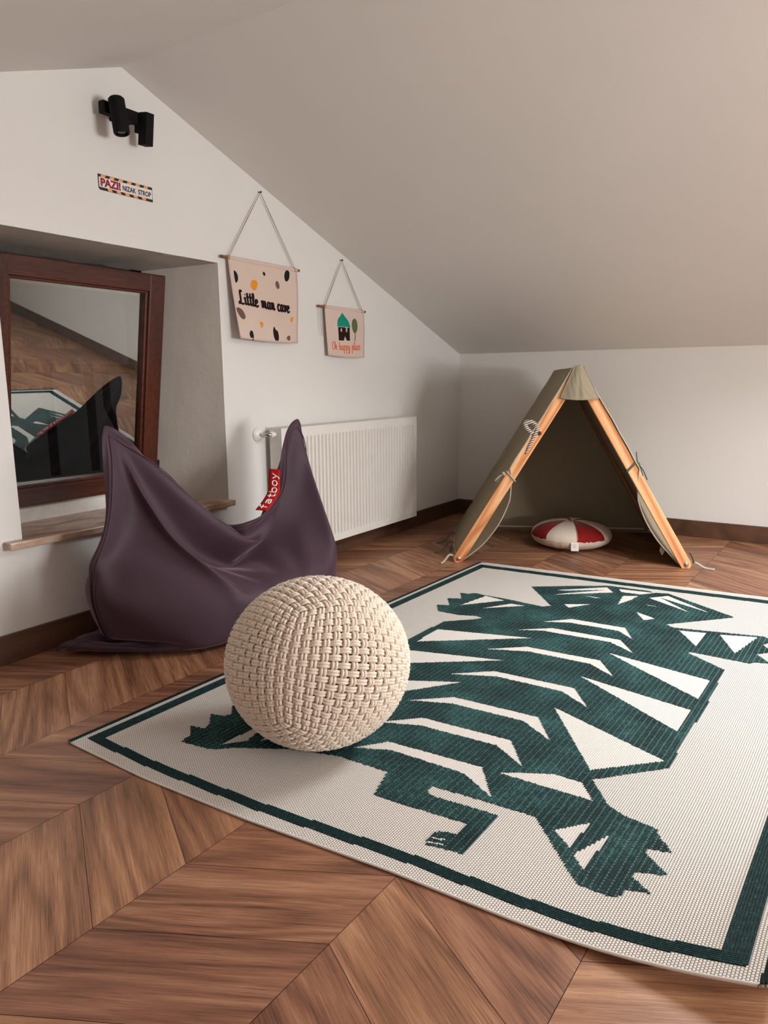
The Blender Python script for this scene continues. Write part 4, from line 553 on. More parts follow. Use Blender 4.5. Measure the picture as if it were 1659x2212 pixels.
0,0,-2,-3,-7,-9,-8,-7,-4,0,-1,-3,0,0,0,0,1,0,1,1,4,4,5,2,0,0,5,18,26,18,-5,241,-241,5,3,3,-1,1,-1,0,-5,-16,-23,8,-4,-5,-1,0,0,-1,-3,-8,-9,-10,-8,-2,-1,
-2,0,0,-1,1,0,1,-1,2,1,3,5,3,2,1,2,7,20,27,13,-6,235,-236,7,4,1,-1,1,-1,0,-4,-13,-25,5,-4,-4,-1,0,0,-1,-2,-9,-12,-10,-6,-2,-2,0,0,-1,1,0,0,0,1,0,2,2,5,
3,1,3,2,10,22,27,10,-8,228,-228,7,3,0,1,0,-1,0,-2,-14,-23,2,-5,-3,-1,0,0,0,-4,-9,-13,-12,-3,-2,-1,0,0,-1,2,-1,0,0,0,1,1,3,3,4,2,1,5,12,26,23,7,-8,223,
-223,7,3,1,0,-1,1,-1,-2,-11,-21,-5,-4,-2,-1,0,0,0,-4,-11,-14,-11,-2,-2,0,0,0,0,1,0,-1,0,0,0,1,2,5,2,3,3,4,16,27,20,6,-9,218,-218,7,4,-1,1,0,-1,0,-1,-9,
-19,-11,-4,-2,0,0,0,0,-5,-12,-15,-10,-1,-1,0,0,1,0,0,0,-1,-1,1,-1,2,1,5,2,3,3,7,19,26,18,4,-10,215,-214,8,2,1,0,-1,1,-1,-1,-8,-16,-14,-6,-1,0,0,0,-1,
-4,-15,-16,-6,-2,0,1,0,1,-1,-1,0,0,0,-1,0,1,2,3,4,2,4,8,22,27,14,3,-13,217,-213,7,4,-1,1,0,0,-1,-2,-5,-15,-16,-7,-1,0,0,0,-1,-6,-17,-14,-5,0,-1,2,-1,1,
-1,-1,0,-1,1,-1,0,0,3,2,4,3,3,11,25,25,13,-2,-15,224,-215,8,2,1,0,0,-1,1,-2,-5,-14,-17,-8,-1,0,0,0,-2,-7,-18,-13,-3,-1,2,0,0,-1,-1,0,0,-1,0,0,0,1,1,3,
5,1,3,13,29,24,8,-7,-19,246,-227,7,4,0,0,-1,1,-1,0,-5,-12,-20,-7,-2,0,0,0,-3,-9,-18,-11,-2,0,1,1,-2,-1,0,0,0,-1,0,0,0,0,3,4,4,-1,3,14,34,21,2,-13,-20,
276,-245,6,3,1,0,0,0,-1,0,-4,-12,-18,-10,-2,0,0,0,-4,-12,-17,-8,-2,1,1,-1,-1,-2,1,-1,1,-1,0,1,-1,2,4,3,2,-2,2,18,36,16,-8,-16,-15,313,-274,8,2,1,0,0,
-1,1,-1,-4,-10,-19,-9,-4,0,0,-1,-4,-14,-16,-7,0,1,-1,-1,-1,0,-1,1,-1,0,0,1,1,4,7,-4,0,-1,3,18,38,9,-16,-16,-8,348,-303,7,4,0,-1,1,0,0,-1,-3,-11,-16,
-12,-3,-1,0,-2,-6,-13,-15,-5,-1,0,0,-2,0,-1,0,0,0,1,-1,2,2,10,5,-9,-4,-1,5,20,37,3,-20,-15,-4,374,-323,6,3,1,0,0,0,-1,1,-4,-10,-15,-12,-5,-1,0,-4,-6,
-14,-13,-3,-2,0,-2,0,0,-1,0,0,0,1,0,1,6,15,2,-15,-7,1,5,20,36,3,-19,-19,-6,388,-331,8,2,1,-1,1,0,0,-1,-2,-10,-14,-13,-5,-2,-1,-5,-8,-12,-10,-4,-2,-1,
-1,0,-1,1,-1,0,0,1,0,2,10,17,1,-20,-8,0,4,20,34,3,-16,-23,-7,403,-340,7,3,1,0,0,0,0,-1,-2,-9,-14,-12,-6,-4,-1,-6,-9,-11,-8,-4,-2,-1,-1,0,-1,0,0,0,1,-1,
2,2,15,17,0,-21,-12,-1,4,17,33,5,-16,-24,-9,418,-349,7,3,1,0,0,0,-1,1,-4,-7,-13,-12,-8,-4,-4,-6,-8,-10,-6,-5,-2,-1,-1,0,-1,0,0,0,0,1,0,7,17,18,-4,-22,
-13,-2,2,15,29,12,-17,-24,-10,425,-353,7,3,1,0,-1,1,0,-1,-2,-8,-12,-11,-9,-6,-5,-7,-8,-7,-6,-4,-3,-1,-1,-1,0,0,1,-1,0,0,2,9,20,16,-3,-25,-13,-4,2,10,
27,15,-14,-23,-11,426,-353,7,3,1,-1,1,0,0,-1,-2,-8,-11,-11,-9,-8,-8,-5,-7,-6,-5,-5,-3,-1,-1,-1,0,0,0,0,1,-1,3,8,22,18,-2,-23,-17,-5,-1,8,20,20,-8,-25,
-9,423,-351,7,3,1,-1,1,0,0,-1,-3,-7,-11,-9,-10,-11,-8,-6,-4,-6,-5,-4,-4,-1,-2,0,1,-1,0,0,0,1,3,8,21,21,0,-21,-19,-9,-1,4,15,22,-4,-22,-8,417,-347,7,3,
1,-1,1,0,-1,1,-4,-8,-11,-9,-10,-10,-9,-6,-3,-5,-5,-5,-4,-2,0,-1,0,0,1,-1,0,2,3,8,20,22,4,-17,-23,-12,-3,2,10,20,3,-18,-10,414,-344,7,3,1,-1,1,0,-1,0,
-3,-10,-11,-12,-9,-3,-10,-7,-3,-5,-6,-4,-4,-3,0,-1,0,0,0,1,0,2,2,9,18,24,7,-12,-25,-16,-6,1,6,16,8,-13,-8,404,-337,7,3,1,-1,1,-1,1,-1,-5,-12,-12,-12,
-8,4,-8,-9,-5,-5,-5,-6,-4,-2,-1,-1,1,-1,0,1,0,2,5,7,16,22,13,-7,-23,-23,-7,-2,3,11,12,-6,-7,392,-327,6,3,0,1,-1,0,1,-2,-6,-15,-13,-13,-3,9,-7,-10,-5,
-5,-8,-5,-4,-2,-2,0,0,-1,0,1,0,4,4,7,14,21,16,-3,-19,-24,-14,-2,0,6,11,2,-2,377,-318,7,3,0,1,-1,1,-1,-3,-9,-15,-14,-11,-2,15,-6,-10,-6,-6,-7,-8,-4,-2,
-1,0,-1,0,-1,1,1,3,7,5,12,19,18,1,-14,-23,-17,-8,0,2,7,7,3,365,-307,6,3,0,0,1,-1,-1,-7,-13,-9,-14,-11,0,17,-4,-9,-6,-7,-8,-9,-5,-2,0,-1,0,-1,0,0,2,5,6,
4,10,17,18,6,-10,-19,-20,-12,-3,0,4,6,10,353,-296,6,3,0,0,0,0,-3,-12,-17,-3,-10,-10,1,17,-4,-7,-5,-6,-10,-12,-5,-1,-2,1,-1,0,0,0,4,4,6,3,8,15,18,8,-5,
-14,-20,-16,-7,-2,3,5,11,340,-281,6,3,0,0,0,-1,-7,-16,-18,2,-6,-8,3,14,-2,-7,-4,-5,-9,-15,-7,-2,0,0,-1,1,1,1,4,4,4,3,5,13,18,11,-1,-10,-19,-17,-11,-4,
1,4,12,322,-261,5,2,1,0,0,-5,-9,-20,-16,7,-5,-5,5,11,-1,-6,-3,-4,-8,-15,-11,-2,-1,0,1,1,1,2,3,3,3,3,4,11,16,13,3,-6,-15,-17,-15,-8,0,2,13,304,-243,6,3,
0,0,-3,-7,-13,-20,-11,7,-2,-3,6,10,-1,-7,-1,-2,-7,-12,-12,-7,-2,1,0,1,1,1,4,3,2,2,4,9,14,15,5,-2,-11,-15,-17,-11,-5,3,12,284,-221,6,1,1,-2,-4,-12,-15,
-16,-8,8,-1,-1,7,8,-1,-6,-2,0,-4,-8,-10,-11,-4,-2,0,-1,-1,3,3,3,3,1,4,6,13,16,8,0,-6,-13,-17,-14,-8,1,10,266,-201,6,2,-1,-4,-8,-12,-17,-12,-5,8,2,-2,9,
6,-3,-3,-2,-1,-2,-3,-7,-9,-7,-5,-4,-4,0,0,5,4,2,2,2,5,11,15,11,4,-4,-9,-15,-16,-12,-2,10,245,-179,5,1,-2,-6,-12,-13,-14,-9,-3,8,2,-1,10,4,-1,-4,-2,-1,
-1,-2,-4,-5,-5,-5,-8,-8,-4,1,4,5,3,2,0,3,7,14,15,6,1,-6,-13,-16,-15,-5,6,229,-161,5,0,-5,-10,-12,-12,-12,-6,-1,6,4,0,7,6,0,-4,-4,0,-1,-2,-2,-3,-1,-4,
-6,-11,-6,-2,3,4,3,2,-1,1,3,9,17,11,6,-3,-9,-15,-16,-11,4,210,-142,4,-1,-9,-12,-12,-11,-8,-4,0,6,3,0,9,4,1,-4,-3,-2,-1,0,-3,-1,-1,-1,-5,-6,-4,-4,-1,0,
0,2,0,1,-3,5,13,16,10,4,-5,-13,-16,-15,-1,192,-124,3,-5,-12,-13,-10,-8,-5,-3,0,5,4,-1,9,6,-1,-3,-4,-1,-1,0,-2,-1,-1,-2,-3,-2,0,0,-2,-4,-4,-2,-1,2,-3,
-2,7,14,16,11,0,-8,-15,-17,-7,172,-106,0,-10,-12,-13,-7,-6,-4,-1,1,3,5,0,7,6,0,-3,-4,-2,0,-1,0,-1,-2,-1,-4,0,2,3,0,-1,-5,-4,-5,-1,-3,-4,1,6,16,17,8,0,
-13,-16,-14,153,-93,-4,-13,-13,-9,-5,-3,-3,-1,1,4,3,1,6,7,-1,-3,-4,-1,0,-1,1,-2,-1,-2,-1,-1,2,1,3,0,0,-2,-5,-3,-6,-6,-4,0,9,17,15,8,-4,-15,-17,134,-87,
-8,-15,-9,-6,-3,-2,-2,0,0,4,3,0,7,6,0,-4,-3,-1,-1,1,-1,0,-1,0,-1,-1,0,-1,3,2,1,0,-1,-2,-5,-6,-7,-5,0,10,16,15,5,-8,-18,123,-94,-12,-12,-4,-3,-2,-1,-2,
1,0,4,1,0,7,6,1,-5,-3,0,-1,1,-1,1,-1,0,0,0,-1,-2,2,2,1,1,0,-1,-2,-3,-3,-8,-5,-2,9,16,15,0,-15,117,-107,-14,-6,0,-1,-1,-1,-1,0,1,4,-1,1,6,5,2,-5,-2,0,
-1,0,1,0,0,0,0,0,0,-1,0,1,0,2,0,-1,-1,1,-2,-2,-5,-6,-3,8,17,8,-7,109,-119,-7,-3,2,0,0,2,-1,-3,0,4,-1,1,7,4,1,-4,-1,-1,1,-1,1,0,0,0,1,0,0,1,-1,-1,0,1,0,
0,0,0,1,0,-1,-3,-6,-2,9,11,2,]
BAG_Z = [
52,-37,8,-4,-7,-10,-7,-7,-4,-1,4,9,7,3,0,10,12,9,5,3,1,-1,1,0,0,-1,-1,-3,-1,-1,3,1,0,2,0,1,-1,1,0,1,-1,0,1,0,0,0,1,-3,-7,-8,-14,-1555,1553,6,0,-5,-9,
-9,-10,-4,-2,6,12,11,3,-9,8,15,10,5,3,0,0,0,1,-1,1,-2,-2,-5,-1,5,3,1,0,0,1,0,0,0,0,0,0,0,1,-1,1,-2,-2,-6,-5,-10,-1567,1559,-3,8,-1,-4,-10,-12,-10,-3,3,
11,16,10,-7,-3,13,12,8,3,-1,1,0,1,-1,1,-2,-2,-5,-1,6,3,0,1,0,0,0,0,0,0,0,1,-1,0,0,0,-2,-3,-6,-7,1,-1573,1554,-5,9,5,-1,-5,-12,-14,-8,1,12,16,11,-7,-7,
13,14,10,2,1,-1,2,-1,0,1,-2,-2,-5,0,5,3,0,1,0,0,0,0,0,0,1,-1,0,0,-1,0,-3,-2,-5,-8,2,-1562,1540,-8,10,5,5,-1,-7,-15,-13,-1,9,17,7,-4,-8,11,15,11,3,2,0,
0,1,-1,-1,-1,-3,-2,1,4,2,0,1,0,0,0,0,1,-1,0,0,0,-1,-1,-1,-3,-4,-2,-10,5,-1541,1518,-10,8,4,6,5,-1,-10,-15,-8,5,13,6,4,-9,6,15,13,6,1,0,0,1,-2,-1,-3,-1,
0,3,1,2,1,0,0,0,0,0,0,0,0,-1,1,-2,-1,-4,-4,-1,-2,-8,3,-1513,1491,-10,5,4,5,5,5,-2,-12,-12,-4,8,7,11,-8,0,14,16,6,2,0,1,-1,-1,-3,-2,1,1,1,2,0,1,1,-1,1,
0,0,0,0,-1,0,-1,-1,-4,-5,-2,1,1,-12,0,-1477,1460,-11,5,2,2,5,7,4,-4,-11,-12,0,8,17,-5,-9,14,19,7,2,1,-1,1,-2,-3,-2,1,1,1,1,1,0,1,1,0,0,0,-1,0,-1,-1,-1,
-3,-6,-3,3,3,-1,-18,1,-1440,1427,-12,5,1,2,2,6,6,4,-6,-13,-10,6,23,-3,-14,11,21,9,2,1,0,0,-2,-3,-1,1,-1,2,0,1,1,1,0,1,0,-1,-1,0,-3,0,-3,-5,-4,2,5,2,-4,
-21,-1,-1397,1391,-16,6,2,3,0,2,6,6,2,-8,-14,0,23,2,-18,8,22,11,2,1,0,-1,-1,-2,-2,1,0,0,1,1,1,0,1,0,0,-1,-1,-2,-1,-3,-6,-3,1,5,5,1,-9,-22,-3,-1354,
1354,-18,6,4,3,0,0,2,6,6,-1,-10,-5,16,6,-17,2,25,11,4,0,0,-1,-2,-1,-1,0,0,0,1,1,0,1,1,-1,-1,-1,-1,-1,-4,-6,-4,1,6,4,4,-2,-11,-24,-4,-1310,1316,-18,4,6,
3,0,-1,1,2,6,5,-2,-7,7,7,-11,-2,23,14,2,1,0,-2,0,-2,-1,-1,1,1,-1,2,0,1,0,-2,-1,0,-2,-4,-6,-4,0,5,7,3,0,-2,-12,-27,-3,-1270,1280,-19,5,6,3,-1,0,0,1,2,6,
5,-2,0,4,-4,-5,21,15,2,1,0,-2,-1,-1,-1,0,0,0,1,0,1,0,-1,-2,0,-1,-4,-7,-5,0,5,7,4,1,0,-3,-14,-28,-3,-1231,1246,-21,6,6,2,0,0,0,0,1,2,7,4,0,2,-1,-7,21,
14,3,-1,0,0,-2,-1,-1,0,0,-1,1,1,1,-2,-1,-1,-1,-4,-6,-6,0,3,7,6,2,0,0,-5,-16,-26,-4,-1194,1212,-22,7,6,2,0,0,0,0,0,1,3,6,4,2,2,-6,19,12,3,-1,0,-1,-1,-1,
0,-2,0,1,0,1,0,-3,-1,-1,-4,-6,-6,0,2,6,7,3,1,0,-1,-6,-17,-25,-5,-1158,1179,-22,7,6,2,0,0,0,0,0,0,1,4,5,6,5,-5,16,12,1,1,-1,-1,-1,-1,-1,-1,0,0,2,0,-2,
-2,-2,-5,-6,-5,-1,3,4,7,6,1,-1,1,-1,-9,-18,-23,-3,-1127,1147,-21,8,5,2,0,0,0,0,0,0,0,2,5,6,6,2,14,9,1,0,0,0,-2,-1,-1,-2,1,1,1,-1,-3,-3,-5,-7,-4,-1,1,5,
6,6,4,0,0,-1,-1,-11,-19,-20,-2,-1096,1115,-21,10,5,1,0,0,0,0,0,0,0,1,1,7,8,9,11,7,1,1,-1,-1,0,-2,-2,-1,1,2,0,-3,-3,-7,-7,-6,0,2,3,6,6,6,1,0,-1,0,-3,
-13,-19,-15,-2,-1067,1083,-18,10,4,1,0,0,0,0,0,0,0,0,1,4,9,14,12,3,2,1,-1,0,-1,-3,-1,-1,2,2,-3,-3,-7,-10,-6,1,1,3,4,7,6,4,-1,1,-1,1,-7,-14,-20,-9,-1,
-1039,1052,-17,10,5,0,0,0,0,0,0,0,0,0,0,3,8,17,12,4,1,1,-1,0,-1,-2,-3,1,3,-2,-2,-9,-10,-7,-1,3,2,4,4,8,5,1,1,-1,1,-2,-7,-18,-15,-7,1,-1013,1021,-14,9,
5,0,0,0,0,0,0,0,0,0,0,1,8,18,13,4,1,1,-1,1,-2,-3,-1,2,0,-2,-9,-11,-7,-2,2,3,2,5,4,8,4,0,0,1,-1,-1,-10,-20,-10,-1,-4,-990,996,-13,9,5,0,0,0,0,0,0,0,0,0,
0,1,6,17,15,5,2,-1,1,0,-2,-2,-1,2,-3,-7,-12,-9,-1,1,2,3,3,4,6,7,2,-1,1,0,1,-3,-14,-19,-3,-1,-6,-965,969,-12,8,6,0,0,0,0,0,0,0,0,0,0,1,5,16,16,5,3,-1,1,
0,-2,-1,0,-2,-7,-11,-10,-3,3,2,1,0,4,5,7,6,0,0,1,0,1,-5,-15,-19,1,1,-8,-941,943,-9,5,6,1,0,0,0,0,0,0,0,0,0,1,5,14,16,7,2,1,-1,1,-1,-1,-1,-8,-11,-9,-3,
3,3,0,-3,-2,4,9,8,3,1,0,1,0,0,-5,-18,-16,3,1,-9,-917,920,-9,3,7,1,0,0,0,0,0,0,0,0,0,1,4,15,14,8,3,0,0,1,0,-2,-7,-10,-9,-3,3,3,0,-5,-6,0,6,10,9,1,2,0,0,
1,0,-8,-19,-12,5,0,-9,-895,897,-9,3,8,0,0,0,0,0,0,0,0,0,0,1,4,14,14,8,3,1,0,1,-1,-4,-11,-8,-3,3,2,-1,-6,-7,-4,2,8,11,9,0,0,2,0,1,-1,-11,-18,-8,6,-2,-9,
-870,870,-5,1,7,2,-1,0,0,0,0,0,0,0,0,1,4,13,14,8,3,2,0,1,-3,-7,-10,-2,1,2,-3,-6,-8,-5,0,3,9,11,8,-1,1,1,1,1,-3,-11,-20,-2,5,-2,-10,-847,848,-5,-1,8,2,
-1,0,0,0,0,0,0,0,0,1,4,12,14,9,2,3,0,-1,-2,-8,-6,0,1,-4,-7,-8,-5,-2,2,5,8,12,4,1,0,2,1,0,-3,-13,-17,-1,4,-3,-9,-823,824,-6,1,7,2,-1,0,0,0,0,0,0,0,0,1,
4,12,13,9,3,2,1,0,-3,-7,-3,-3,-4,-6,-9,-5,-1,2,0,3,9,13,2,1,1,1,1,0,-3,-14,-13,-2,2,-2,-8,-804,804,-5,0,7,2,-1,0,0,0,0,0,0,0,0,1,4,12,12,9,4,2,0,1,-2,
-5,-5,-6,-8,-7,-6,0,3,-1,-3,1,10,15,1,0,3,1,1,-1,-6,-11,-11,-4,4,-2,-7,-786,784,-5,0,7,2,-1,0,0,0,0,0,0,0,0,1,4,12,12,8,5,1,2,0,-3,-3,-7,-9,-9,-5,0,2,
1,-4,-7,1,12,15,2,1,2,1,2,-3,-7,-12,-9,-1,7,-2,-8,-773,769,-7,1,8,1,-1,0,0,0,0,0,0,0,0,1,4,11,13,8,5,1,2,0,-2,-6,-8,-9,-7,-1,3,-2,-3,-7,-5,2,10,19,1,1,
3,1,0,-2,-11,-11,-7,3,12,-4,-10,-763,755,-5,0,8,1,-1,0,0,0,0,0,0,0,0,1,4,11,13,8,4,3,1,0,-2,-7,-10,-6,-4,1,-2,-4,-7,-5,-2,1,11,17,4,1,3,1,-1,-3,-15,
-10,-1,9,12,-6,-12,-760,750,-7,1,8,1,-1,0,0,0,0,0,0,0,0,1,4,11,13,8,4,3,1,0,-2,-6,-9,-6,-3,-3,-6,-5,-5,-1,-2,2,9,17,4,2,3,-1,1,-7,-18,-6,7,14,9,-8,-16,
-764,753,-7,2,7,1,-1,0,0,0,0,0,0,0,0,1,4,11,13,8,4,3,1,1,-4,-5,-6,-7,-6,-4,-7,-5,-2,0,-1,2,8,17,0,1,5,0,0,-7,-22,-1,15,16,4,-10,-16,-772,758,-5,1,7,1,
-1,0,0,0,0,0,0,0,0,1,4,11,13,8,5,2,1,0,-2,-6,-5,-9,-5,-5,-6,-3,-2,-1,-2,2,11,14,-3,1,4,3,-1,-7,-20,1,20,12,1,-9,-18,-776,763,-5,0,9,0,-1,0,0,0,0,0,0,0,
0,1,4,12,11,10,3,4,0,0,-2,-5,-7,-9,-6,-5,-2,-2,-2,-3,-1,1,10,14,-3,-2,4,3,1,-6,-14,1,17,8,0,-7,-19,-785,774,-6,0,9,0,-1,0,0,0,0,0,0,0,0,1,4,12,12,8,6,
1,2,-2,-2,-4,-7,-10,-7,-4,-1,0,-2,-3,0,1,9,12,-2,-4,2,3,2,-3,-8,2,10,3,-1,-5,-15,-794,782,-6,1,7,1,-1,0,0,0,0,0,0,0,0,1,4,12,13,8,4,3,0,0,-4,-4,-5,-9,
-8,-5,-2,-1,0,0,-1,2,8,11,0,-8,-1,4,2,1,-4,5,5,-4,-3,-2,-11,-804,791,-6,1,7,1,-1,0,0,0,0,0,0,0,0,1,4,12,13,9,4,2,0,-1,-3,-5,-5,-5,-6,-7,-4,-1,-2,1,0,3,
6,10,3,-9,-4,3,3,3,1,5,2,-8,-5,0,-9,-817,804,-7,3,6,1,-1,0,0,0,0,0,0,0,0,1,4,12,14,9,3,2,1,-3,-5,-4,-2,-5,-4,-5,-4,-4,-2,-1,0,2,6,11,5,-9,-6,0,5,3,7,2,
0,-8,-7,1,-10,-830,818,-5,1,8,0,-1,0,0,0,0,0,0,0,0,1,4,13,14,8,4,1,0,-2,-7,-4,-3,-1,-3,-3,-3,-5,-3,-3,0,1,6,9,9,-7,-10,0,3,6,7,3,-2,-9,-5,-2,-9,-848,
838,-7,2,8,0,-1,0,0,0,0,0,0,0,0,1,4,13,15,8,3,2,-1,-1,-7,-6,-6,-1,0,1,-3,-4,-3,-3,-2,0,4,11,8,-3,-12,-3,4,5,9,2,-2,-8,-5,-2,-12,-869,861,-6,1,8,0,-1,0,
0,0,0,0,0,0,0,1,4,14,15,8,3,0,1,-2,-5,-5,-10,-4,0,1,2,-2,-2,-3,-4,0,5,9,7,-1,-11,-4,2,5,7,5,-3,-8,-3,-4,-13,-891,884,-7,3,7,0,-1,0,0,0,0,0,0,0,0,1,4,
15,15,8,2,1,-1,-1,-3,-5,-7,-8,-4,-1,3,1,0,-2,-2,0,6,5,6,1,-10,-4,0,4,5,5,0,-6,-6,-5,-13,-914,907,-5,1,9,-1,-1,0,0,0,0,0,0,0,0,1,5,14,17,7,1,0,1,-2,-3,
-3,-5,-7,-7,-4,0,1,2,0,1,2,4,4,4,2,-6,-6,-2,2,3,7,1,-4,-6,-8,-13,-939,934,-7,3,7,0,-1,0,0,0,0,0,0,0,0,1,6,15,15,7,2,-1,1,-2,-2,-4,-4,-4,-5,-6,-4,-1,1,
3,2,3,3,4,3,3,-3,-6,-5,0,3,5,3,-1,-6,-11,-14,-962,959,-7,3,7,0,-1,0,0,0,0,0,0,0,1,1,7,13,16,5,3,-1,1,-1,-4,-3,-4,-2,-3,-4,-6,-4,0,1,4,3,4,3,4,2,0,-5,
-7,-1,0,5,4,0,-4,-14,-13,-989,986,-7,3,7,0,-1,0,0,0,0,0,0,0,2,4,6,8,17,6,2,1,0,-1,-4,-4,-4,-1,-1,-2,-4,-5,-4,0,3,4,4,4,3,2,1,-2,-7,-4,-1,3,4,2,-3,-16,
-11,-1019,1016,-9,5,6,0,-1,0,0,0,0,0,0,1,2,7,7,-1,18,9,3,-1,1,-1,-3,-6,-4,-1,1,-2,-1,-3,-5,-3,0,5,4,5,2,2,2,-1,-4,-7,-2,1,3,4,-3,-17,-9,-1049,1045,-9,
5,6,0,-1,0,0,0,0,0,0,1,6,8,4,-7,20,11,2,1,0,-1,-1,-7,-6,-2,1,0,0,-1,-2,-4,-3,2,6,4,4,0,2,0,-2,-6,-5,0,3,2,-2,-16,-7,-1081,1076,-11,6,6,0,-1,0,0,0,0,0,
0,4,6,8,1,-10,22,12,2,1,0,0,-2,-4,-8,-4,0,1,1,-1,0,-2,-3,1,4,4,3,2,-1,2,-1,-5,-5,-2,0,3,-2,-14,-6,-1113,1106,-11,6,5,1,-1,0,0,0,0,0,2,6,6,5,-5,-5,21,
13,2,1,0,0,-1,-3,-7,-6,-1,0,1,0,0,-1,0,0,3,4,1,2,-1,2,0,-3,-4,-5,-1,1,0,-13,-5,-1147,1139,-13,7,5,1,-2,1,0,0,1,1,3,6,3,5,-9,-1,22,12,3,0,-1,1,0,-2,-4,
-7,-5,0,0,0,1,1,-1,2,1,3,1,2,0,0,1,-1,-3,-5,-4,1,-1,-11,-3,-1183,1173,-14,6,6,0,0,0,0,0,2,3,6,1,-1,5,-9,4,22,10,3,-1,1,0,0,-1,-1,-5,-7,-3,-1,-1,2,0,2,
0,2,2,1,1,1,1,-1,1,-1,-6,-4,-2,0,-10,-1,-1219,1207,-16,8,4,1,0,0,0,2,2,7,1,-3,1,3,-9,10,20,10,2,-1,1,0,-1,1,-1,-1,-6,-4,-4,-3,1,1,1,2,1,1,2,1,1,1,-1,1,
0,-4,-5,-4,0,-7,-2,-1255,1242,-17,7,6,-1,1,0,2,2,6,3,-6,-3,7,1,-9,14,20,7,1,1,-1,1,-1,0,0,0,-2,-3,-5,-4,-2,0,0,2,2,1,1,1,2,1,-1,1,0,-2,-4,-5,-2,-6,0,
-1292,1277,-18,7,5,1,0,1,4,6,2,-7,-6,1,14,-3,-8,16,18,5,2,1,0,-1,0,-1,0,-1,2,-2,-1,-4,-4,-4,0,1,1,1,1,1,3,0,1,-1,1,-1,-3,-5,-2,-6,-1,-1327,1312,-19,7,
5,1,2,3,6,5,-5,-16,-3,12,14,-7,-5,18,13,7,1,0,1,-1,0,-1,-3,1,2,0,1,-2,-3,-4,-2,-2,1,-1,1,2,1,3,-1,0,0,1,-2,-4,-4,-6,0,-1362,1345,-18,5,6,3,4,6,6,-1,
-13,-21,5,18,11,-7,3,14,9,6,3,1,-1,1,-1,-2,-2,-1,3,2,0,-1,-1,-1,-3,-1,-3,-1,-1,1,1,2,1,1,-1,0,-1,-1,-5,-6,0,-1398,1380,-19,6,6,6,7,6,3,-8,-19,-20,9,22,
7,-2,11,8,3,9,2,2,0,-1,-1,-1,-2,-1,3,1,1,0,-1,-1,0,-2,0,-3,-2,-1,-1,2,1,2,-1,0,0,-2,-2,-7,-1,-1429,1409,-17,6,10,9,6,2,-2,-11,-22,-14,10,21,7,2,14,3,0,
9,6,1,-1,0,-1,-1,-2,0,0,3,1,0,0,-1,-1,1,-2,1,-3,-1,-2,-1,0,2,1,0,-2,1,-3,-7,-1,-1459,1439,-16,9,13,7,2,-1,-3,-14,-22,-7,11,10,7,14,14,1,-6,12,6,2,-1,0,
-1,-2,-1,0,0,2,2,1,-1,0,-1,0,0,-1,0,0,-2,-1,-2,0,0,1,0,-1,-2,-7,-1,-1488,1469,-13,14,9,3,-2,-1,-4,-15,-20,1,5,-1,6,30,15,-3,-7,11,7,1,0,0,-1,-3,0,0,1,
1,1,2,0,0,-1,-1,0,0,0,0,-1,0,-1,-2,1,-1,0,-3,-1,-7,0,-1513,1497,-6,11,3,-1,-2,-1,-5,-16,-15,5,-2,-9,8,37,17,-4,-4,9,6,2,-1,0,-2,-1,-1,0,2,0,1,1,0,1,0,
0,-1,-1,1,-1,0,0,-1,0,0,0,-1,-4,-5,-5,0,-1523,1510,4,3,-2,-3,0,-3,-5,-12,-13,0,-4,-11,10,39,16,-1,0,8,4,0,1,-1,-1,-1,-1,0,0,1,0,0,1,2,0,0,0,0,-1,1,-1,
-1,-1,0,1,-1,0,-2,-7,-3,-10,-1517,1512,8,-2,-4,-2,-4,-5,-5,-4,-6,-5,-10,-6,11,27,19,7,2,6,3,0,0,0,-1,-1,-1,1,-1,0,-1,0,-1,2,3,0,0,-1,1,-1,0,0,-1,-1,3,
0,-1,-1,-8,-9,-13,-1495,1499,-2,-8,-10,-6,-5,-2,6,11,13,-6,-10,13,15,9,5,2,2,0,1,-1,0,1,-1,-5,-7,-1,7,5,1,0,0,1,0,0,0,0,0,0,0,-1,1,-2,0,-4,-3,-1490,
1469,2,-3,-11,-9,-7,0,8,9,10,-11,-8,17,12,10,4,4,2,0,1,-1,1,-1,-2,-6,-8,0,9,5,2,0,1,0,0,-1,1,0,0,0,0,-2,0,-1,-2,-1,-2,-1484,1460,3,-1,-6,-11,-10,1,11,
7,5,-12,-2,16,6,12,6,4,2,0,1,-1,1,-3,-4,-7,-5,2,9,5,1,1,1,0,0,0,0,-1,1,-1,-1,-2,-1,-1,0,-1,-1,-1464,1439,-1,-3,4,-8,-14,0,8,9,5,-10,5,10,2,10,8,6,1,1,
-1,0,-1,-5,-6,-5,0,4,6,4,1,2,1,0,0,0,-1,0,-1,-1,-2,-1,-1,0,-1,1,-1,-1442,1417,-5,-9,11,2,-14,-9,6,15,2,-4,10,3,-1,8,9,7,1,1,-1,0,-5,-7,-4,-2,3,4,4,2,4,
0,1,1,-1,0,0,-3,0,-2,-1,0,-1,0,0,0,0,-1419,1394,-9,-13,13,11,-9,-13,1,20,2,-7,11,0,2,7,7,7,2,1,-1,-2,-6,-8,-3,1,4,3,3,4,1,2,0,0,0,-1,-1,-1,-1,-1,-1,-1,
0,1,0,0,-1,-1391,1366,-13,-14,12,15,2,-14,-3,22,1,-10,8,-4,11,8,3,6,3,0,0,-5,-6,-7,-2,2,3,4,3,3,2,0,0,-1,1,-1,0,-2,0,-1,-1,-1,0,2,1,-1,-2,-1363,1338,
-16,-15,13,14,7,-3,-7,16,4,-11,2,-7,19,9,1,5,3,0,-2,-5,-8,-4,-2,3,3,4,2,4,0,-1,-2,2,1,0,0,-1,-2,0,-2,1,2,0,1,-1,-4,-1334,1310,-19,-11,11,11,9,5,-2,8,4,
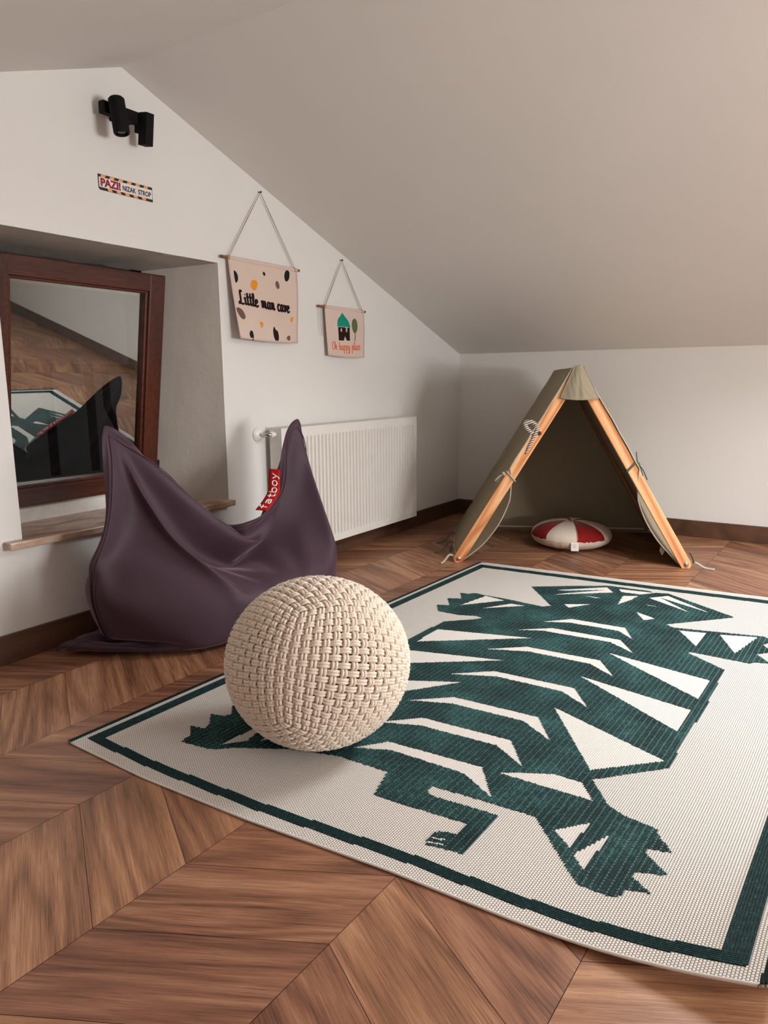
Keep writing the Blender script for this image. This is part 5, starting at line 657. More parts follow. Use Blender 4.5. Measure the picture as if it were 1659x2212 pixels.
-10,-3,-7,19,12,2,4,1,0,-2,-7,-7,-4,0,3,2,5,2,3,-2,-4,1,3,3,-1,0,-2,-1,-1,1,1,2,0,0,-2,-5,-1305,1283,-21,-9,11,8,7,7,8,5,3,-8,-8,-7,16,13,6,2,2,-1,-5,
-6,-7,-3,1,2,3,4,3,-1,-2,-3,2,4,2,0,-2,0,-1,1,1,1,1,1,-2,-2,-5,-1277,1256,-22,-9,13,6,4,8,11,7,5,-7,-13,-3,11,12,8,3,0,-1,-4,-8,-6,-1,-2,2,4,3,2,-1,-3,
1,2,2,0,1,0,1,-1,1,2,1,1,-1,0,-4,-6,-1249,1230,-24,-6,12,7,2,5,11,12,7,-7,-17,2,8,11,9,3,-1,-1,-5,-8,-5,-3,-2,3,4,3,-2,0,2,0,1,-1,0,2,2,2,-1,2,2,1,0,
-1,-1,-3,-9,-1219,1202,-25,-3,13,5,1,3,10,17,7,-8,-18,9,3,12,9,1,-1,-2,-4,-8,-7,-3,-1,4,4,1,-3,1,3,0,-3,0,1,3,4,1,2,1,1,1,0,0,-3,-3,-12,-1188,1174,-25,
0,12,4,1,2,8,18,9,-9,-16,11,3,12,6,1,-1,-1,-6,-8,-8,-3,1,6,5,-5,-2,1,0,0,-2,1,3,3,4,2,2,2,1,0,0,-1,-2,-5,-13,-1157,1144,-23,1,11,5,0,1,7,17,11,-9,-12,
9,6,10,5,0,0,-3,-5,-10,-7,-3,4,8,2,-6,-4,-3,-4,3,4,2,3,2,4,2,3,2,2,-1,-1,0,-3,-6,-14,-1126,1116,-24,3,11,4,0,1,5,15,11,-5,-7,4,10,9,2,1,-2,-1,-6,-11,
-8,1,6,6,0,-7,-8,-8,-2,7,7,4,1,2,5,2,3,2,2,-2,0,-1,-2,-8,-16,-1092,1083,-21,6,8,4,0,0,5,12,11,-3,0,2,11,6,2,0,-1,-2,-6,-12,-5,2,6,3,-3,-10,-10,-8,4,7,
8,3,3,3,3,3,3,2,1,0,-2,0,-3,-11,-16,-1057,1051,-20,7,8,3,0,0,3,10,12,-3,6,5,8,5,0,0,-1,-1,-6,-11,-5,5,4,-4,-10,-10,-7,-1,5,8,6,4,2,3,4,2,4,3,-1,0,-1,0,
-5,-14,-14,-1021,1016,-18,8,8,2,0,0,2,8,12,-2,9,9,7,1,0,0,0,-1,-5,-8,-5,3,-1,-12,-17,-4,3,3,5,6,5,2,3,3,3,5,3,2,0,-1,1,-2,-7,-16,-8,-991,983,-17,11,6,
2,0,0,1,8,11,1,8,12,4,2,-1,1,-1,-1,-2,-6,-4,-4,-10,-17,-12,3,8,5,3,5,2,3,3,2,5,4,4,2,-1,0,0,-1,-10,-17,-2,-964,951,-12,8,8,1,0,0,1,6,12,3,9,10,5,1,-1,
1,-1,-1,-1,-4,-6,-11,-16,-15,-3,9,6,3,4,1,4,1,3,3,5,4,5,1,0,0,0,-2,-12,-16,1,-939,923,-9,9,6,1,0,0,1,4,11,9,7,11,3,0,1,-1,1,-2,-1,-3,-10,-18,-16,-7,4,
8,4,2,1,3,2,1,4,3,5,5,4,2,-1,2,-1,-3,-14,-15,5,-918,898,-5,9,4,1,0,0,0,4,10,12,9,8,4,-1,1,-1,0,0,-2,-5,-14,-21,-12,1,7,4,2,1,2,1,2,2,4,3,5,6,3,2,0,1,0,
-4,-17,-10,4,-894,873,-2,8,3,1,0,0,0,3,8,17,9,7,2,1,-1,1,-1,0,-3,-7,-17,-20,-8,5,6,3,1,2,1,1,0,1,5,4,4,7,4,0,3,-1,1,-6,-18,-7,5,-871,848,0,7,4,0,0,0,0,
2,9,17,10,6,3,-1,1,-1,0,0,-4,-10,-18,-18,-4,7,4,3,2,2,0,0,-4,0,7,5,5,7,3,3,0,2,-1,-7,-18,-5,6,-849,825,0,8,3,0,0,0,0,3,7,18,11,5,2,1,-1,1,-1,-1,-4,-14,
-19,-13,0,6,4,3,3,1,-1,-5,-5,1,9,4,7,7,3,3,1,2,-1,-9,-16,-6,6,-825,802,1,7,3,0,0,0,1,1,9,15,13,6,2,-1,0,1,-1,-1,-7,-15,-20,-7,1,7,5,2,3,-2,-5,-7,-3,4,
8,5,6,7,5,2,2,1,0,-10,-16,-6,6,-801,779,2,6,3,0,0,0,0,3,7,16,14,5,1,1,-1,1,-1,-2,-8,-18,-17,-4,4,6,6,1,-1,-4,-8,-5,-1,6,6,6,6,6,6,2,3,1,-1,-13,-13,-5,
7,-778,754,3,7,2,0,0,0,0,2,7,17,15,5,0,1,-1,1,-1,-3,-10,-19,-14,-1,7,6,3,-1,-4,-7,-7,-2,2,4,6,5,6,8,5,3,2,1,-3,-14,-13,1,11,-763,734,2,7,2,0,0,0,0,2,6,
18,15,5,1,0,-1,1,-2,-3,-12,-20,-9,2,9,3,1,-5,-6,-8,-3,1,1,3,5,6,6,8,6,2,1,2,-6,-16,-8,7,13,-752,716,2,7,2,0,0,0,0,1,7,19,14,5,1,-1,1,-1,0,-6,-14,-18,
-4,5,7,0,-3,-6,-8,-4,0,1,1,-1,6,6,8,9,6,-1,1,0,-9,-12,-1,13,10,-751,707,4,6,2,0,0,0,0,1,7,18,15,6,-1,1,0,-1,-1,-6,-17,-13,-1,7,2,-2,-6,-8,-4,-2,1,2,-3,
0,4,10,9,7,6,-3,1,-4,-10,-4,9,13,2,-757,711,3,6,2,0,0,0,0,1,7,18,15,5,1,0,-1,1,-3,-7,-16,-10,3,3,-1,-5,-6,-7,-2,1,1,-1,-3,-1,6,14,10,1,2,0,1,-6,-11,5,
16,8,-3,-764,717,4,5,2,0,0,0,0,1,8,17,14,6,1,-1,1,-1,-2,-8,-15,-6,2,-1,-2,-6,-7,-3,-1,2,-1,-2,-4,0,10,19,7,-8,0,4,1,-4,-11,11,14,4,-3,-770,723,4,5,2,0,
0,0,0,2,6,18,14,6,0,1,0,-1,-3,-7,-13,-5,-1,-2,-4,-6,-4,-3,0,1,-1,-4,-3,2,16,19,3,-12,-4,6,2,-1,-6,10,10,1,-4,-777,733,4,5,2,0,0,0,0,2,7,17,13,6,2,0,-1,
0,-4,-6,-11,-6,-2,-3,-5,-4,-5,-1,0,0,-3,-3,-2,6,18,19,0,-16,-5,5,3,2,-2,11,3,-3,-3,-782,742,4,5,2,0,0,0,0,2,8,15,14,6,1,1,-1,-1,-3,-7,-9,-5,-4,-4,-4,
-5,-4,0,-1,-1,-3,-3,1,9,20,15,-1,-16,-7,0,6,4,4,7,2,-7,-5,-788,753,4,5,2,0,0,0,0,3,7,15,13,6,3,-1,0,-1,-4,-6,-8,-6,-4,-5,-4,-4,-3,-1,-1,-2,-2,-2,2,12,
21,11,-2,-12,-12,-2,5,7,8,5,0,-8,-8,-799,768,4,5,2,0,0,0,0,3,7,15,13,6,2,1,-2,-1,-4,-5,-7,-6,-5,-5,-5,-4,-1,-3,0,-3,-1,1,4,12,20,8,-2,-10,-11,-7,3,9,
11,4,0,-9,-10,-817,789,3,5,2,0,0,0,0,3,7,16,11,7,2,0,-1,-2,-4,-4,-6,-6,-6,-7,-3,-4,-2,-2,-1,-2,1,2,7,12,16,6,-2,-7,-9,-11,1,9,11,5,0,-9,-9,-838,808,4,
5,2,0,0,0,0,3,8,14,13,5,2,0,-1,-1,-4,-3,-7,-5,-8,-6,-5,-3,-1,-2,-1,0,2,5,6,11,12,5,-2,-3,-8,-11,-4,9,11,6,0,-9,-7,-864,832,5,4,2,0,0,0,0,3,8,15,12,5,1,
-1,0,-1,-2,-4,-5,-7,-9,-7,-5,-1,-1,-1,0,1,4,5,5,10,9,4,0,-2,-8,-12,-3,6,10,7,1,-9,-5,-888,854,4,6,1,0,0,0,0,3,8,17,11,3,-1,0,1,0,-2,-3,-6,-6,-11,-7,-4,
0,-1,0,1,2,2,6,6,7,9,3,-1,1,-8,-10,-6,6,6,8,2,-6,-6,-914,880,3,6,1,0,0,0,0,3,8,19,11,1,-5,-1,5,1,-1,-3,-5,-8,-8,-8,-5,0,0,0,1,0,3,7,6,7,8,2,-1,0,-3,
-10,-6,1,4,8,4,-3,-7,-939,903,4,6,1,0,0,0,0,3,11,18,10,-2,-7,-2,8,4,-1,-3,-6,-6,-8,-6,-5,-1,-1,-1,0,0,2,9,8,6,6,2,-1,0,0,-8,-7,-3,2,5,7,0,-5,-969,931,
3,6,1,0,0,0,1,4,11,18,7,-2,-12,-1,11,6,1,-4,-6,-7,-6,-6,-3,-2,-1,-2,-1,0,1,11,8,6,4,2,-1,0,1,-4,-8,-6,1,2,6,3,-2,-996,956,3,6,1,0,0,0,3,7,9,13,7,-3,
-11,-5,14,9,1,-2,-6,-9,-7,-3,-3,-1,-2,-2,-1,0,2,11,8,3,5,1,0,-1,1,-1,-6,-8,-2,1,4,4,-1,-1020,981,3,6,1,0,0,2,5,8,4,10,6,0,-12,-8,16,11,3,-2,-6,-11,-7,
-2,-2,-1,-2,-1,0,1,6,7,6,3,2,3,-1,-1,1,1,-5,-7,-4,-1,3,2,2,-1048,1009,3,6,1,0,1,5,8,4,-1,7,4,5,-9,-14,19,12,4,-1,-7,-11,-9,-1,-1,0,-1,1,1,3,5,5,4,1,2,
3,-1,0,0,0,0,-6,-7,-2,0,3,1,-1074,1037,3,6,1,0,5,7,9,-2,-8,9,-2,13,-6,-17,19,14,3,0,-6,-11,-9,-3,0,2,1,2,1,3,4,3,2,2,1,2,1,-1,-1,2,0,-3,-7,-5,0,0,2,
-1103,1066,5,5,1,3,7,10,5,-9,-11,9,-4,17,-3,-14,17,13,4,0,-2,-8,-10,-8,-1,4,1,2,1,3,3,3,1,1,1,3,2,-2,0,0,2,-2,-5,-6,-3,0,0,-1131,1096,5,5,2,7,9,10,-1,
-15,-13,10,-5,19,0,-9,16,12,2,2,-2,-2,-8,-9,-5,2,1,0,0,2,4,3,2,0,3,1,2,0,-1,1,0,0,-3,-5,-6,-1,-1,-1160,1126,5,6,4,10,11,6,-7,-19,-13,10,-5,21,3,-5,15,
9,3,2,-1,0,-3,-7,-6,-2,-3,-1,-2,1,5,5,1,2,0,3,1,1,0,-1,1,1,-2,-4,-6,-4,-1,-1191,1156,7,7,8,12,8,1,-11,-19,-14,8,-2,23,6,-3,10,10,5,0,1,0,-1,-2,-6,-3,
-5,-5,-4,0,7,4,2,2,0,1,2,2,0,-1,1,0,0,-2,-6,-5,-3,-1223,1189,7,10,11,12,4,-5,-13,-18,-13,4,1,28,7,-3,6,11,4,3,0,0,0,-1,-2,-3,-4,-8,-5,-1,4,5,3,1,0,0,1,
2,2,-1,1,0,0,0,-5,-6,-4,-1256,1222,9,13,12,9,0,-9,-13,-18,-12,1,4,31,10,-5,4,10,7,2,0,-1,-1,0,0,0,-5,-5,-3,-2,1,3,1,0,1,0,1,0,2,1,0,0,2,-1,-2,-6,-5,
-1290,1255,13,16,11,3,-5,-9,-15,-15,-9,-5,7,35,11,-5,1,10,8,2,0,-1,-3,0,1,0,-2,-4,1,1,-1,-1,-1,-1,0,0,0,1,0,2,0,1,0,2,-2,-4,-6,-1322,1289,16,16,7,-2,
-6,-11,-15,-14,-7,-6,9,36,12,-5,1,10,7,2,1,-2,-4,-2,1,2,0,-2,3,1,1,-3,-1,-3,-2,0,0,-1,1,0,1,1,1,1,-1,-1,-5,-1355,1324,18,12,3,-5,-8,-10,-16,-12,-6,-6,
10,38,12,-5,1,9,8,1,1,-1,-4,-4,0,1,3,2,1,1,1,-1,-1,-2,-2,-2,-2,-1,0,-1,1,1,2,0,0,1,-5,-1381,1355,17,6,0,-5,-8,-10,-16,-13,-4,-6,13,38,12,-5,0,10,7,2,0,
-1,-2,-5,-2,1,4,2,2,1,0,0,0,-1,-1,-2,-1,-3,-1,-2,-1,1,1,2,0,2,-4,-1403,1384,10,-1,2,-6,-5,-12,-15,-12,-6,-5,15,39,14,-7,-1,11,6,2,0,-1,-1,-3,-4,0,3,2,
3,0,1,0,1,-1,0,-1,-1,-1,-2,-3,-1,-2,-1,3,1,1,-1,-1420,1405,2,-4,3,-3,-6,-12,-16,-9,-6,-7,17,40,13,-5,-2,10,6,2,0,0,-2,-2,-2,-2,1,3,2,1,1,0,1,-1,0,0,0,
-1,-1,-1,-2,-3,-3,1,1,2,-2,-1430,1418,-3,-4,3,-4,-4,-13,-16,-4,-5,-9,16,38,15,-4,-1,10,4,2,0,-1,-1,-2,-1,-1,1,1,1,2,0,1,1,-1,1,-1,-1,1,0,-2,0,-3,-2,0,
0,-1,-3,]
# ------------------------------------------------------------------ room shell
ZK, ZR, XR = 1.106, 2.048, -2.667        # knee wall height, ridge height, ridge x
SL = (ZR-ZK)/2.667
XL, YB = -5.334, -5.15
def struct(mb, name, mat, **k): return tag(mb.build(name, mat, **k), kind='structure')
# floor of chevron planks
PW, SH, TH = 0.2035, 0.361, 0.030
o0 = Vector((-3.663, -0.591, 0)); exf = Vector((math.cos(TH), -math.sin(TH), 0)); eyf = Vector((-math.sin(TH), -math.cos(TH), 0))
bm = bmesh.new(); uvl = bm.loops.layers.uv.new('UVMap'); tl = bm.faces.layers.float.new('tone'); g = 0.0006
for k in range(-3, 14):
    sg = 1 if k % 2 == 0 else -1
    for n in range(-12, 22):
        a0 = n*PW
        pts = [(a0+g, k*SH+g), (a0+PW-g, k*SH+g), (a0+PW-g+sg*PW, (k+1)*SH-g), (a0+g+sg*PW, (k+1)*SH-g)]
        vs_ = [bm.verts.new(o0+exf*a+eyf*b) for a, b in pts]
        f = bm.faces.new(vs_); f[tl] = random.random(); ou, ov = random.random()*20, random.random()*20
        d = Vector((sg*PW, SH)).normalized(); q = Vector((d.y, -d.x))
        for l, (a, b) in zip(f.loops, pts):
            p = Vector((a-a0, b-k*SH)); l[uvl].uv = (p.dot(d)+ou, p.dot(q)+ov)
for co_, no in (((0.0, 0, 0), (1, 0, 0)), ((XL, 0, 0), (-1, 0, 0)), ((0, 0.0, 0), (0, 1, 0)), ((0, YB, 0), (0, -1, 0))):
    bmesh.ops.bisect_plane(bm, geom=bm.verts[:]+bm.edges[:]+bm.faces[:], plane_co=co_, plane_no=no, clear_outer=True)
ret = bmesh.ops.create_cube(bm, size=1.0)
nv = set(ret['verts'])
for v in nv: v.co = Vector((XL/2+v.co.x*(-XL), YB/2+v.co.y*(-YB), -0.032+v.co.z*0.06))
for f in bm.faces:
    if all(v in nv for v in f.verts): f.material_index = 1
me = bpy.data.meshes.new('floor'); bm.normal_update()
for f in bm.faces:
    if f.material_index == 0 and f.normal.z < 0: f.normal_flip()
bm.to_mesh(me); bm.free(); me.materials.append(M_floor); me.materials.append(M_gap)
fo = bpy.data.objects.new('floor', me); COL.objects.link(fo); tag(fo, kind='structure')

def gable(name, y0, y1, hole, mat):
    """gable wall between y0 (room side) and y1 with a rectangular hole (x0,x1,z0,z1)"""
    mb = MB(); x0, x1, z0, z1 = hole
    prof = lambda x: ZR-abs(x-XR)*SL
    strips = [(XL-.0, x0, 0, None), (x0, x1, 0, z0), (x0, XR, z1, None) if x0 < XR < x1 else (x0, x1, z1, None)]
    if x0 < XR < x1: strips.append((XR, x1, z1, None))
    strips.append((x1, 0.0, 0, None))
    if XL < XR < x0: strips[0] = (XL, XR, 0, None); strips.append((XR, x0, 0, None))
    if x1 < XR: strips[-1] = (x1, XR, 0, None); strips.append((XR, 0.0, 0, None))
    for a, b, za, zb in strips:
        ta, tb = (prof(a), prof(b)) if zb is None else (zb, zb)
        mb.prism([(a, za), (b, za), (b, tb), (a, ta)], y0, y1, lambda p, q, h: Vector((p, h, q)))
    return struct(mb, name, mat)
# window wall with splayed reveal
wx0, wx1, wz0, wz1 = -3.205, -2.238, 0.405, 1.428
gable('wall_back', 0.0, 0.06, (wx0, wx1, wz0, wz1), M_wall)
# reveal (splayed plaster jambs and lintel), slightly uneven
mb = MB(); ix0, ix1, iz1, D = -3.195, -2.412, 1.398, 0.30
def jag(a, s): return 0.0035*vnoise(a*9, a*4, s)
mb.grid(lambda s, t: Vector((wx1+(ix1-wx1)*s+jag(t*9, 1)+.002*vnoise(s*9, t*9, 2)-.010*(t*t-.2)*(1-s)*0, D*s, wz0+(wz1+(iz1-wz1)*s-wz0)*t)), 10, 24)
mb.grid(lambda s, t: Vector((wx0+(ix0-wx0)*s, D*s, wz0+(wz1+(iz1-wz1)*s-wz0)*t)), 4, 6)
mb.grid(lambda s, t: Vector(((wx0+(ix0-wx0)*s)*(1-t)+(wx1+(ix1-wx1)*s)*t, D*s, wz1+(iz1-wz1)*s+jag(t*7, 3)+.002*vnoise(s*8, t*12, 5)*s)), 10, 20)
struct(mb, 'trim_1', M_rough, smooth=40)
# white filler strip below the window
mb = MB(); mb.box((ix0, 0.275, 0.40), (ix1+.01, 0.30, 0.500), 0.002); struct(mb, 'trim_2', M_whitedull)
# outer wall thickness around the recess keeps outside light out
mb = MB(); mb.box((XL, 0.30, -0.06), (wx0+.03, 0.34, 2.1)); mb.box((ix1-.03, 0.30, -0.06), (0.06, 0.34, 2.1)); mb.box((wx0, 0.30, -0.06), (ix1, 0.34, 0.42)); mb.box((wx0, 0.30, iz1-.03), (ix1, 0.34, 2.1)); 
struct(mb, 'wall_outer', M_whitedull)
# knee walls
mb = MB(); mb.box((0.0, YB, 0.0), (0.06, 0.06, ZK+.02)); struct(mb, 'wall_right', M_wall)
mb = MB(); mb.box((XL-.06, YB, 0.0), (XL, 0.06, ZK)); struct(mb, 'wall_left', M_wall)
# sloped ceilings
mb = MB()
RX0, RX1, RY0, RY1 = -2.12, -0.98, -2.88, -2.11      # opening of the roof window
zs = lambda x: ZK-x*SL
for xa, xb, ya, yb in ((XR, 0.06, YB-.06, RY0), (XR, 0.06, RY1, 0.06), (XR, RX0, RY0, RY1), (RX1, 0.06, RY0, RY1)):
    mb.prism([(xb, zs(xb)), (xa, zs(xa)), (xa, zs(xa)+.10), (xb, zs(xb)+.10)], ya, yb, lambda p, q, h: Vector((p, h, q)))
mb.prism([(XR, ZR), (XL-.06, ZK-.06*SL), (XL-.06, ZK+.08), (XR, ZR+.08)], YB-.06, 0.06, lambda p, q, h: Vector((p, h, q)))
struct(mb, 'ceiling', M_ceil)
# shaft and frame of the roof window
mb = MB()
for xa, xb, ya, yb in ((RX0-.03, RX1+.03, RY0-.03, RY0), (RX0-.03, RX1+.03, RY1, RY1+.03), (RX0-.03, RX0, RY0, RY1), (RX1, RX1+.03, RY0, RY1)):
    mb.prism([(xb, zs(xb)+.09), (xa, zs(xa)+.09), (xa, zs(xa)+.26), (xb, zs(xb)+.26)], ya, yb, lambda p, q, h: Vector((p, h, q)))
struct(mb, 'trim_3', M_ceil)
w2 = tag(empty('window_2', (-1.55, -2.495, zs(-1.55)+.2), None, None), kind='structure')
for xa, xb, ya, yb in ((RX0, RX1, RY0, RY0+.05), (RX0, RX1, RY1-.05, RY1), (RX0, RX0+.05, RY0+.05, RY1-.05), (RX1-.05, RX1, RY0+.05, RY1-.05)):
    mb = MB(); mb.prism([(xb, zs(xb)+.135), (xa, zs(xa)+.135), (xa, zs(xa)+.175), (xb, zs(xb)+.175)], ya, yb, lambda p, q, h: Vector((p, h, q))); mb.build('window_frame', M_sash, w2)
# opposite gable with its window opening
gable('wall_front', YB, YB-.25, (-3.25, -2.25, 0.48, 1.48), M_wall)
# baseboards
mb = MB(); mb.box((XL, -0.015, 0.0), (0.0, 0.0, 0.098), 0.002); struct(mb, 'baseboard_back', M_base)
mb = MB(); mb.box((-0.015, YB, 0.0), (0.0, -0.015, 0.098), 0.002); struct(mb, 'baseboard_right', M_base)

# marble window sill (two boards, front one overhangs)
mb = MB()
mb.prism([(-3.272, -0.044), (-2.238, -0.044), (-2.238, 0.0), (wx1, 0.0), (ix1+.02, 0.285), (ix0, 0.285), (wx0, 0.0), (-3.272, 0.0)], 0.386, 0.412, lambda p, q, h: Vector((p, q, h)))
s = mb.build('window_sill', M_marble)
bv = s.modifiers.new('bevel', 'BEVEL'); bv.width = 0.004; bv.segments = 2
tag(s, 'beige brown marble window sill below the wooden window', 'window sill')

# tilted window sash
HY, HZ, LEN = 0.280, 0.478, 0.900; TA = R(9.3)
def sash(p, q, h):       # p along x, q up along sash, h towards the room
    return Vector((p, HY-math.sin(TA)*q-math.cos(TA)*h, HZ+math.cos(TA)*q-math.sin(TA)*h))
win = tag(empty('window_1', (-2.80, HY, HZ), None, None), kind='structure')
sx0, sx1 = -3.172, -2.430
fw_, bw = 0.078, 0.070
def bar(mb, p0, p1, q0, q1, h0, h1, chamfer=None):
    mb.prism([(p0, q0), (p1, q0), (p1, q1), (p0, q1)], h0, h1, sash)
mb = MB(); bar(mb, sx0, sx1, LEN-bw, LEN, -0.03, 0.030); bar(mb, sx0+.05, sx1-.05, LEN-bw-.010, LEN-bw+.004, -.03, 0.020)
bar(mb, sx0, sx1, 0, bw, -0.03, 0.030); bar(mb, sx0+.05, sx1-.05, bw-.004, bw+.012, -.03, 0.020)
o = mb.build('window_rail', M_sash, win); bvm = o.modifiers.new('b', 'BEVEL'); bvm.width = .005; bvm.segments = 3
mb = MB(); bar(mb, sx1-fw_, sx1, 0.0005, LEN-.0005, -0.0295, 0.0305); bar(mb, sx1-fw_-.012, sx1-fw_+.004, bw, LEN-bw, -.03, 0.020)
bar(mb, sx0, sx0+fw_, 0.0005, LEN-.0005, -0.0295, 0.0305); bar(mb, sx0+fw_-.004, sx0+fw_+.012, bw, LEN-bw, -.03, 0.020)
o = mb.build('window_stile', M_sashZ, win); bvm = o.modifiers.new('b', 'BEVEL'); bvm.width = .005; bvm.segments = 3
mb = MB(); bar(mb, sx0+fw_-.01, sx1-fw_+.01, bw-.01, LEN-bw+.01, -0.004, 0.0); mb.build('window_pane', M_glass, win)
mb = MB(); bar(mb, sx0+fw_, sx1-fw_, bw+.012, bw+.022, -0.022, -0.010); bar(mb, sx0+fw_, sx1-fw_, LEN-bw-.022, LEN-bw-.012, -0.022, -0.010); bar(mb, sx1-fw_-.022, sx1-fw_-.012, bw, LEN-bw, -0.022, -0.010); mb.build('glazing_spacer', M_chrome, win)
mb = MB(); mb.tube([sash(sx0+.03, .50, .03), sash(sx0+.03, .50, .055)], .012, 12); mb.tube([sash(sx0+.03, .50, .055), sash(sx0+.03, .40, .058)], .009, 10); mb.build('window_handle', M_blackplastic, win, smooth=40)
mb = MB(); bar(mb, sx1-.002, sx1+.014, 0.0, 0.12, -0.03, 0.026); mb.tube([sash(sx1+.008, -.01, .02), sash(sx1+.008, .05, .02)], .008, 10); mb.build('window_hinge', M_blackplastic, win)
# fixed outer frame
mb = MB(); y0, y1 = .288, .335
mb.box((ix0-.01, y0, iz1-.050), (ix1+.03, y1, iz1+.01)); mb.box((ix1-.055, y0, .49), (ix1+.03, y1, iz1)); mb.box((ix0-.01, y0, .49), (ix0+.05, y1, iz1)); mb.box((ix0-.01, y0, .470), (ix1+.03, y1, .53))
mb.build('window_frame', M_darkframe, win)
# balcony outside: boarded balustrade with a cut diamond, seen dimly through the pane
bal = empty('balcony_balustrade', (-2.6, 1.15, 0.0), 'dark wooden balcony balustrade with a diamond cut-out, outside behind the window glass', 'balustrade')
mb = MB(); mb.box((-3.6, 1.12, 0.98), (-0.4, 1.19, 1.03), .004); mb.box((-3.6, 1.13, .12), (-0.4, 1.17, .18), .004); mb.build('handrail', M_darkframe, bal)
for i in range(12):
    x = -3.3+i*.24
    mb = MB()
    if i % 4 == 2:
        for sgn in (-1, 1):
            mb.prism([(x+sgn*.12, .18), (x+sgn*.155, .18), (x+sgn*.155, .36), (x+sgn*.045, .58), (x+sgn*.155, .80), (x+sgn*.155, .98), (x+sgn*.12, .98), (x+sgn*.12, .80), (x+sgn*.008, .58), (x+sgn*.12, .36)], 1.14, 1.16, lambda p, q, h: Vector((p, h, q)))
    else: mb.box((x-.022, 1.14, .17), (x+.022, 1.16, .99), .002)
    mb.build('baluster', M_darkframe, bal)
mb = MB(); mb.box((-7, .34, -.10), (3, 3.4, -.02)); tag(mb.build('balcony_floor', M_base), kind='structure')
mb = MB(); mb.box((-7, 3.4, -.1), (3, 3.46, 3.2)); o = mb.build('house_wall', plain('distant_render', srgb(120, 112, 104), .9)); tag(o, kind='structure')
# ------------------------------------------------------------------ radiator
rad = empty('radiator', (-1.37, -0.10, 0.10), 'white ribbed panel radiator on the wall below the small hanging banner', 'radiator')
rx0, rx1, rz0, rz1, ryf, ryb = -1.985, -0.762, 0.105, 0.713, -0.105, -0.032
mb = MB(); N = 40; px = (rx1-rx0-.05)/N
xs = [rx0]
prof = []
for k in range(N):
    x = rx0+.03+k*px
    prof += [(x, 0.0), (x+px*.12, .012), (x+px*.40, .012), (x+px*.52, 0.0)]
prof = [(rx0, 0.0)]+prof+[(rx1, 0.0)]
zz = [rz0+.0, rz0+.030, rz0+.042, rz1-.055, rz1-.043, rz1]
rows = []
for j, z in enumerate(zz):
    amp = 1.0 if 2 <= j <= 3 else 0.0
    rows.append([mb.bm.verts.new((x, ryf+d*amp, z)) for x, d in prof])
for a, b in zip(rows, rows[1:]):
    for i in range(len(prof)-1): mb.bm.faces.new((a[i], a[i+1], b[i+1], b[i]))
o = mb.build('front_panel', M_white, rad)
mb = MB(); mb.box((rx0, ryf+.0125, rz0), (rx1, ryf+.018, rz1), .001); mb.box((rx0+.01, ryb-.008, rz0+.01), (rx1-.01, ryb, rz1-.01), .002); mb.build('back_panel', M_white, rad)
mb = MB(); mb.box((rx0-.002, ryb-.004, rz1-.012), (rx1+.002, ryf+.004, rz1+.003), .002)
for k in range(60): mb.box((rx0+.04+k*.0195, ryf+.018, rz1-.002), (rx0+.044+k*.0195, ryb-.008, rz1+.0045))
mb.build('top_grille', M_white, rad)
mb = MB(); mb.box((rx0-.004, ryf-.001, rz0+.002), (rx0, ryb, rz1+.002), .001); mb.build('side_cover', M_white, rad)
mb = MB(); mb.box((rx1, ryf-.001, rz0+.002), (rx1+.004, ryb, rz1+.002), .001); mb.build('side_cover', M_white, rad)
for x in (rx0+.2, rx1-.2):
    mb = MB(); mb.box((x-.015, -.032, rz0+.1), (x+.015, -.001, rz1-.1), .002); mb.build('wall_bracket', M_white, rad)
mb = MB(); zv = .688
mb.lathe([(.034, 0), (.034, .003), (.026, .012), (.012, .018)], (-2.035, -.0015, zv), (0, -1, 0)); mb.build('pipe_collar', M_white, rad, smooth=40)
mb = MB(); mb.tube([(-2.035, -.005, zv), (-2.035, -.060, zv), (-2.030, -.068, zv), (-1.98, -.068, zv)], .008, 12); mb.build('supply_pipe', M_chrome, rad, smooth=True)
mb = MB(); mb.lathe([(.012, 0), (.015, .003), (.015, .018), (.011, .022), (.011, .034)], (-2.026, -.068, zv), (1, 0, 0)); mb.build('valve', M_white, rad, smooth=40)

# ------------------------------------------------------------------ wall spotlight
lamp = empty('wall_spotlight', (-2.70, 0.0, 1.87), 'black wall spotlight with cylindrical head above the low-ceiling warning sign', 'wall lamp')
mb = MB(); mb.box((-2.802, -.062, 1.850), (-2.622, -.034, 1.890), .002); mb.box((-2.735, -.036, 1.850), (-2.665, 0.0, 1.882), .002); mb.build('mounting_bar', M_black, lamp)
ax = Vector((0.0, -.16, -1)).normalized(); c0 = Vector((-2.770, -.100, 1.838))
mb = MB(); mb.lathe([(.001, .060), (.023, .060), (.0275, .055), (.0275, -.055), (.025, -.060), (.021, -.060), (.019, -.045), (.001, -.045)], c0, -ax, 40); h = mb.build('lamp_head', M_black, lamp, smooth=40)
mb = MB(); mb.lathe([(.001, 0), (.018, 0), (.019, .005), (.012, .010), (.001, .012)], c0+ax*.046, ax, 24); mb.build('lens', M_lens, h, smooth=30)
mb = MB(); mb.tube([(-2.770, -.05, 1.868), c0+Vector((0, .0, .02))], .009, 12); mb.build('swivel_joint', M_black, lamp, smooth=40)
rot = Matrix.Translation((-2.640, -.080, 1.832)) @ Matrix.Rotation(R(9), 4, 'X')
mb = MB(); mb.box((-.017, -.021, -.054), (.017, .021, .054), .0015, rot); mb.box((-.012, .01, -.012), (.012, .05, .05), .001, rot); mb.build('driver_box', M_black, lamp)

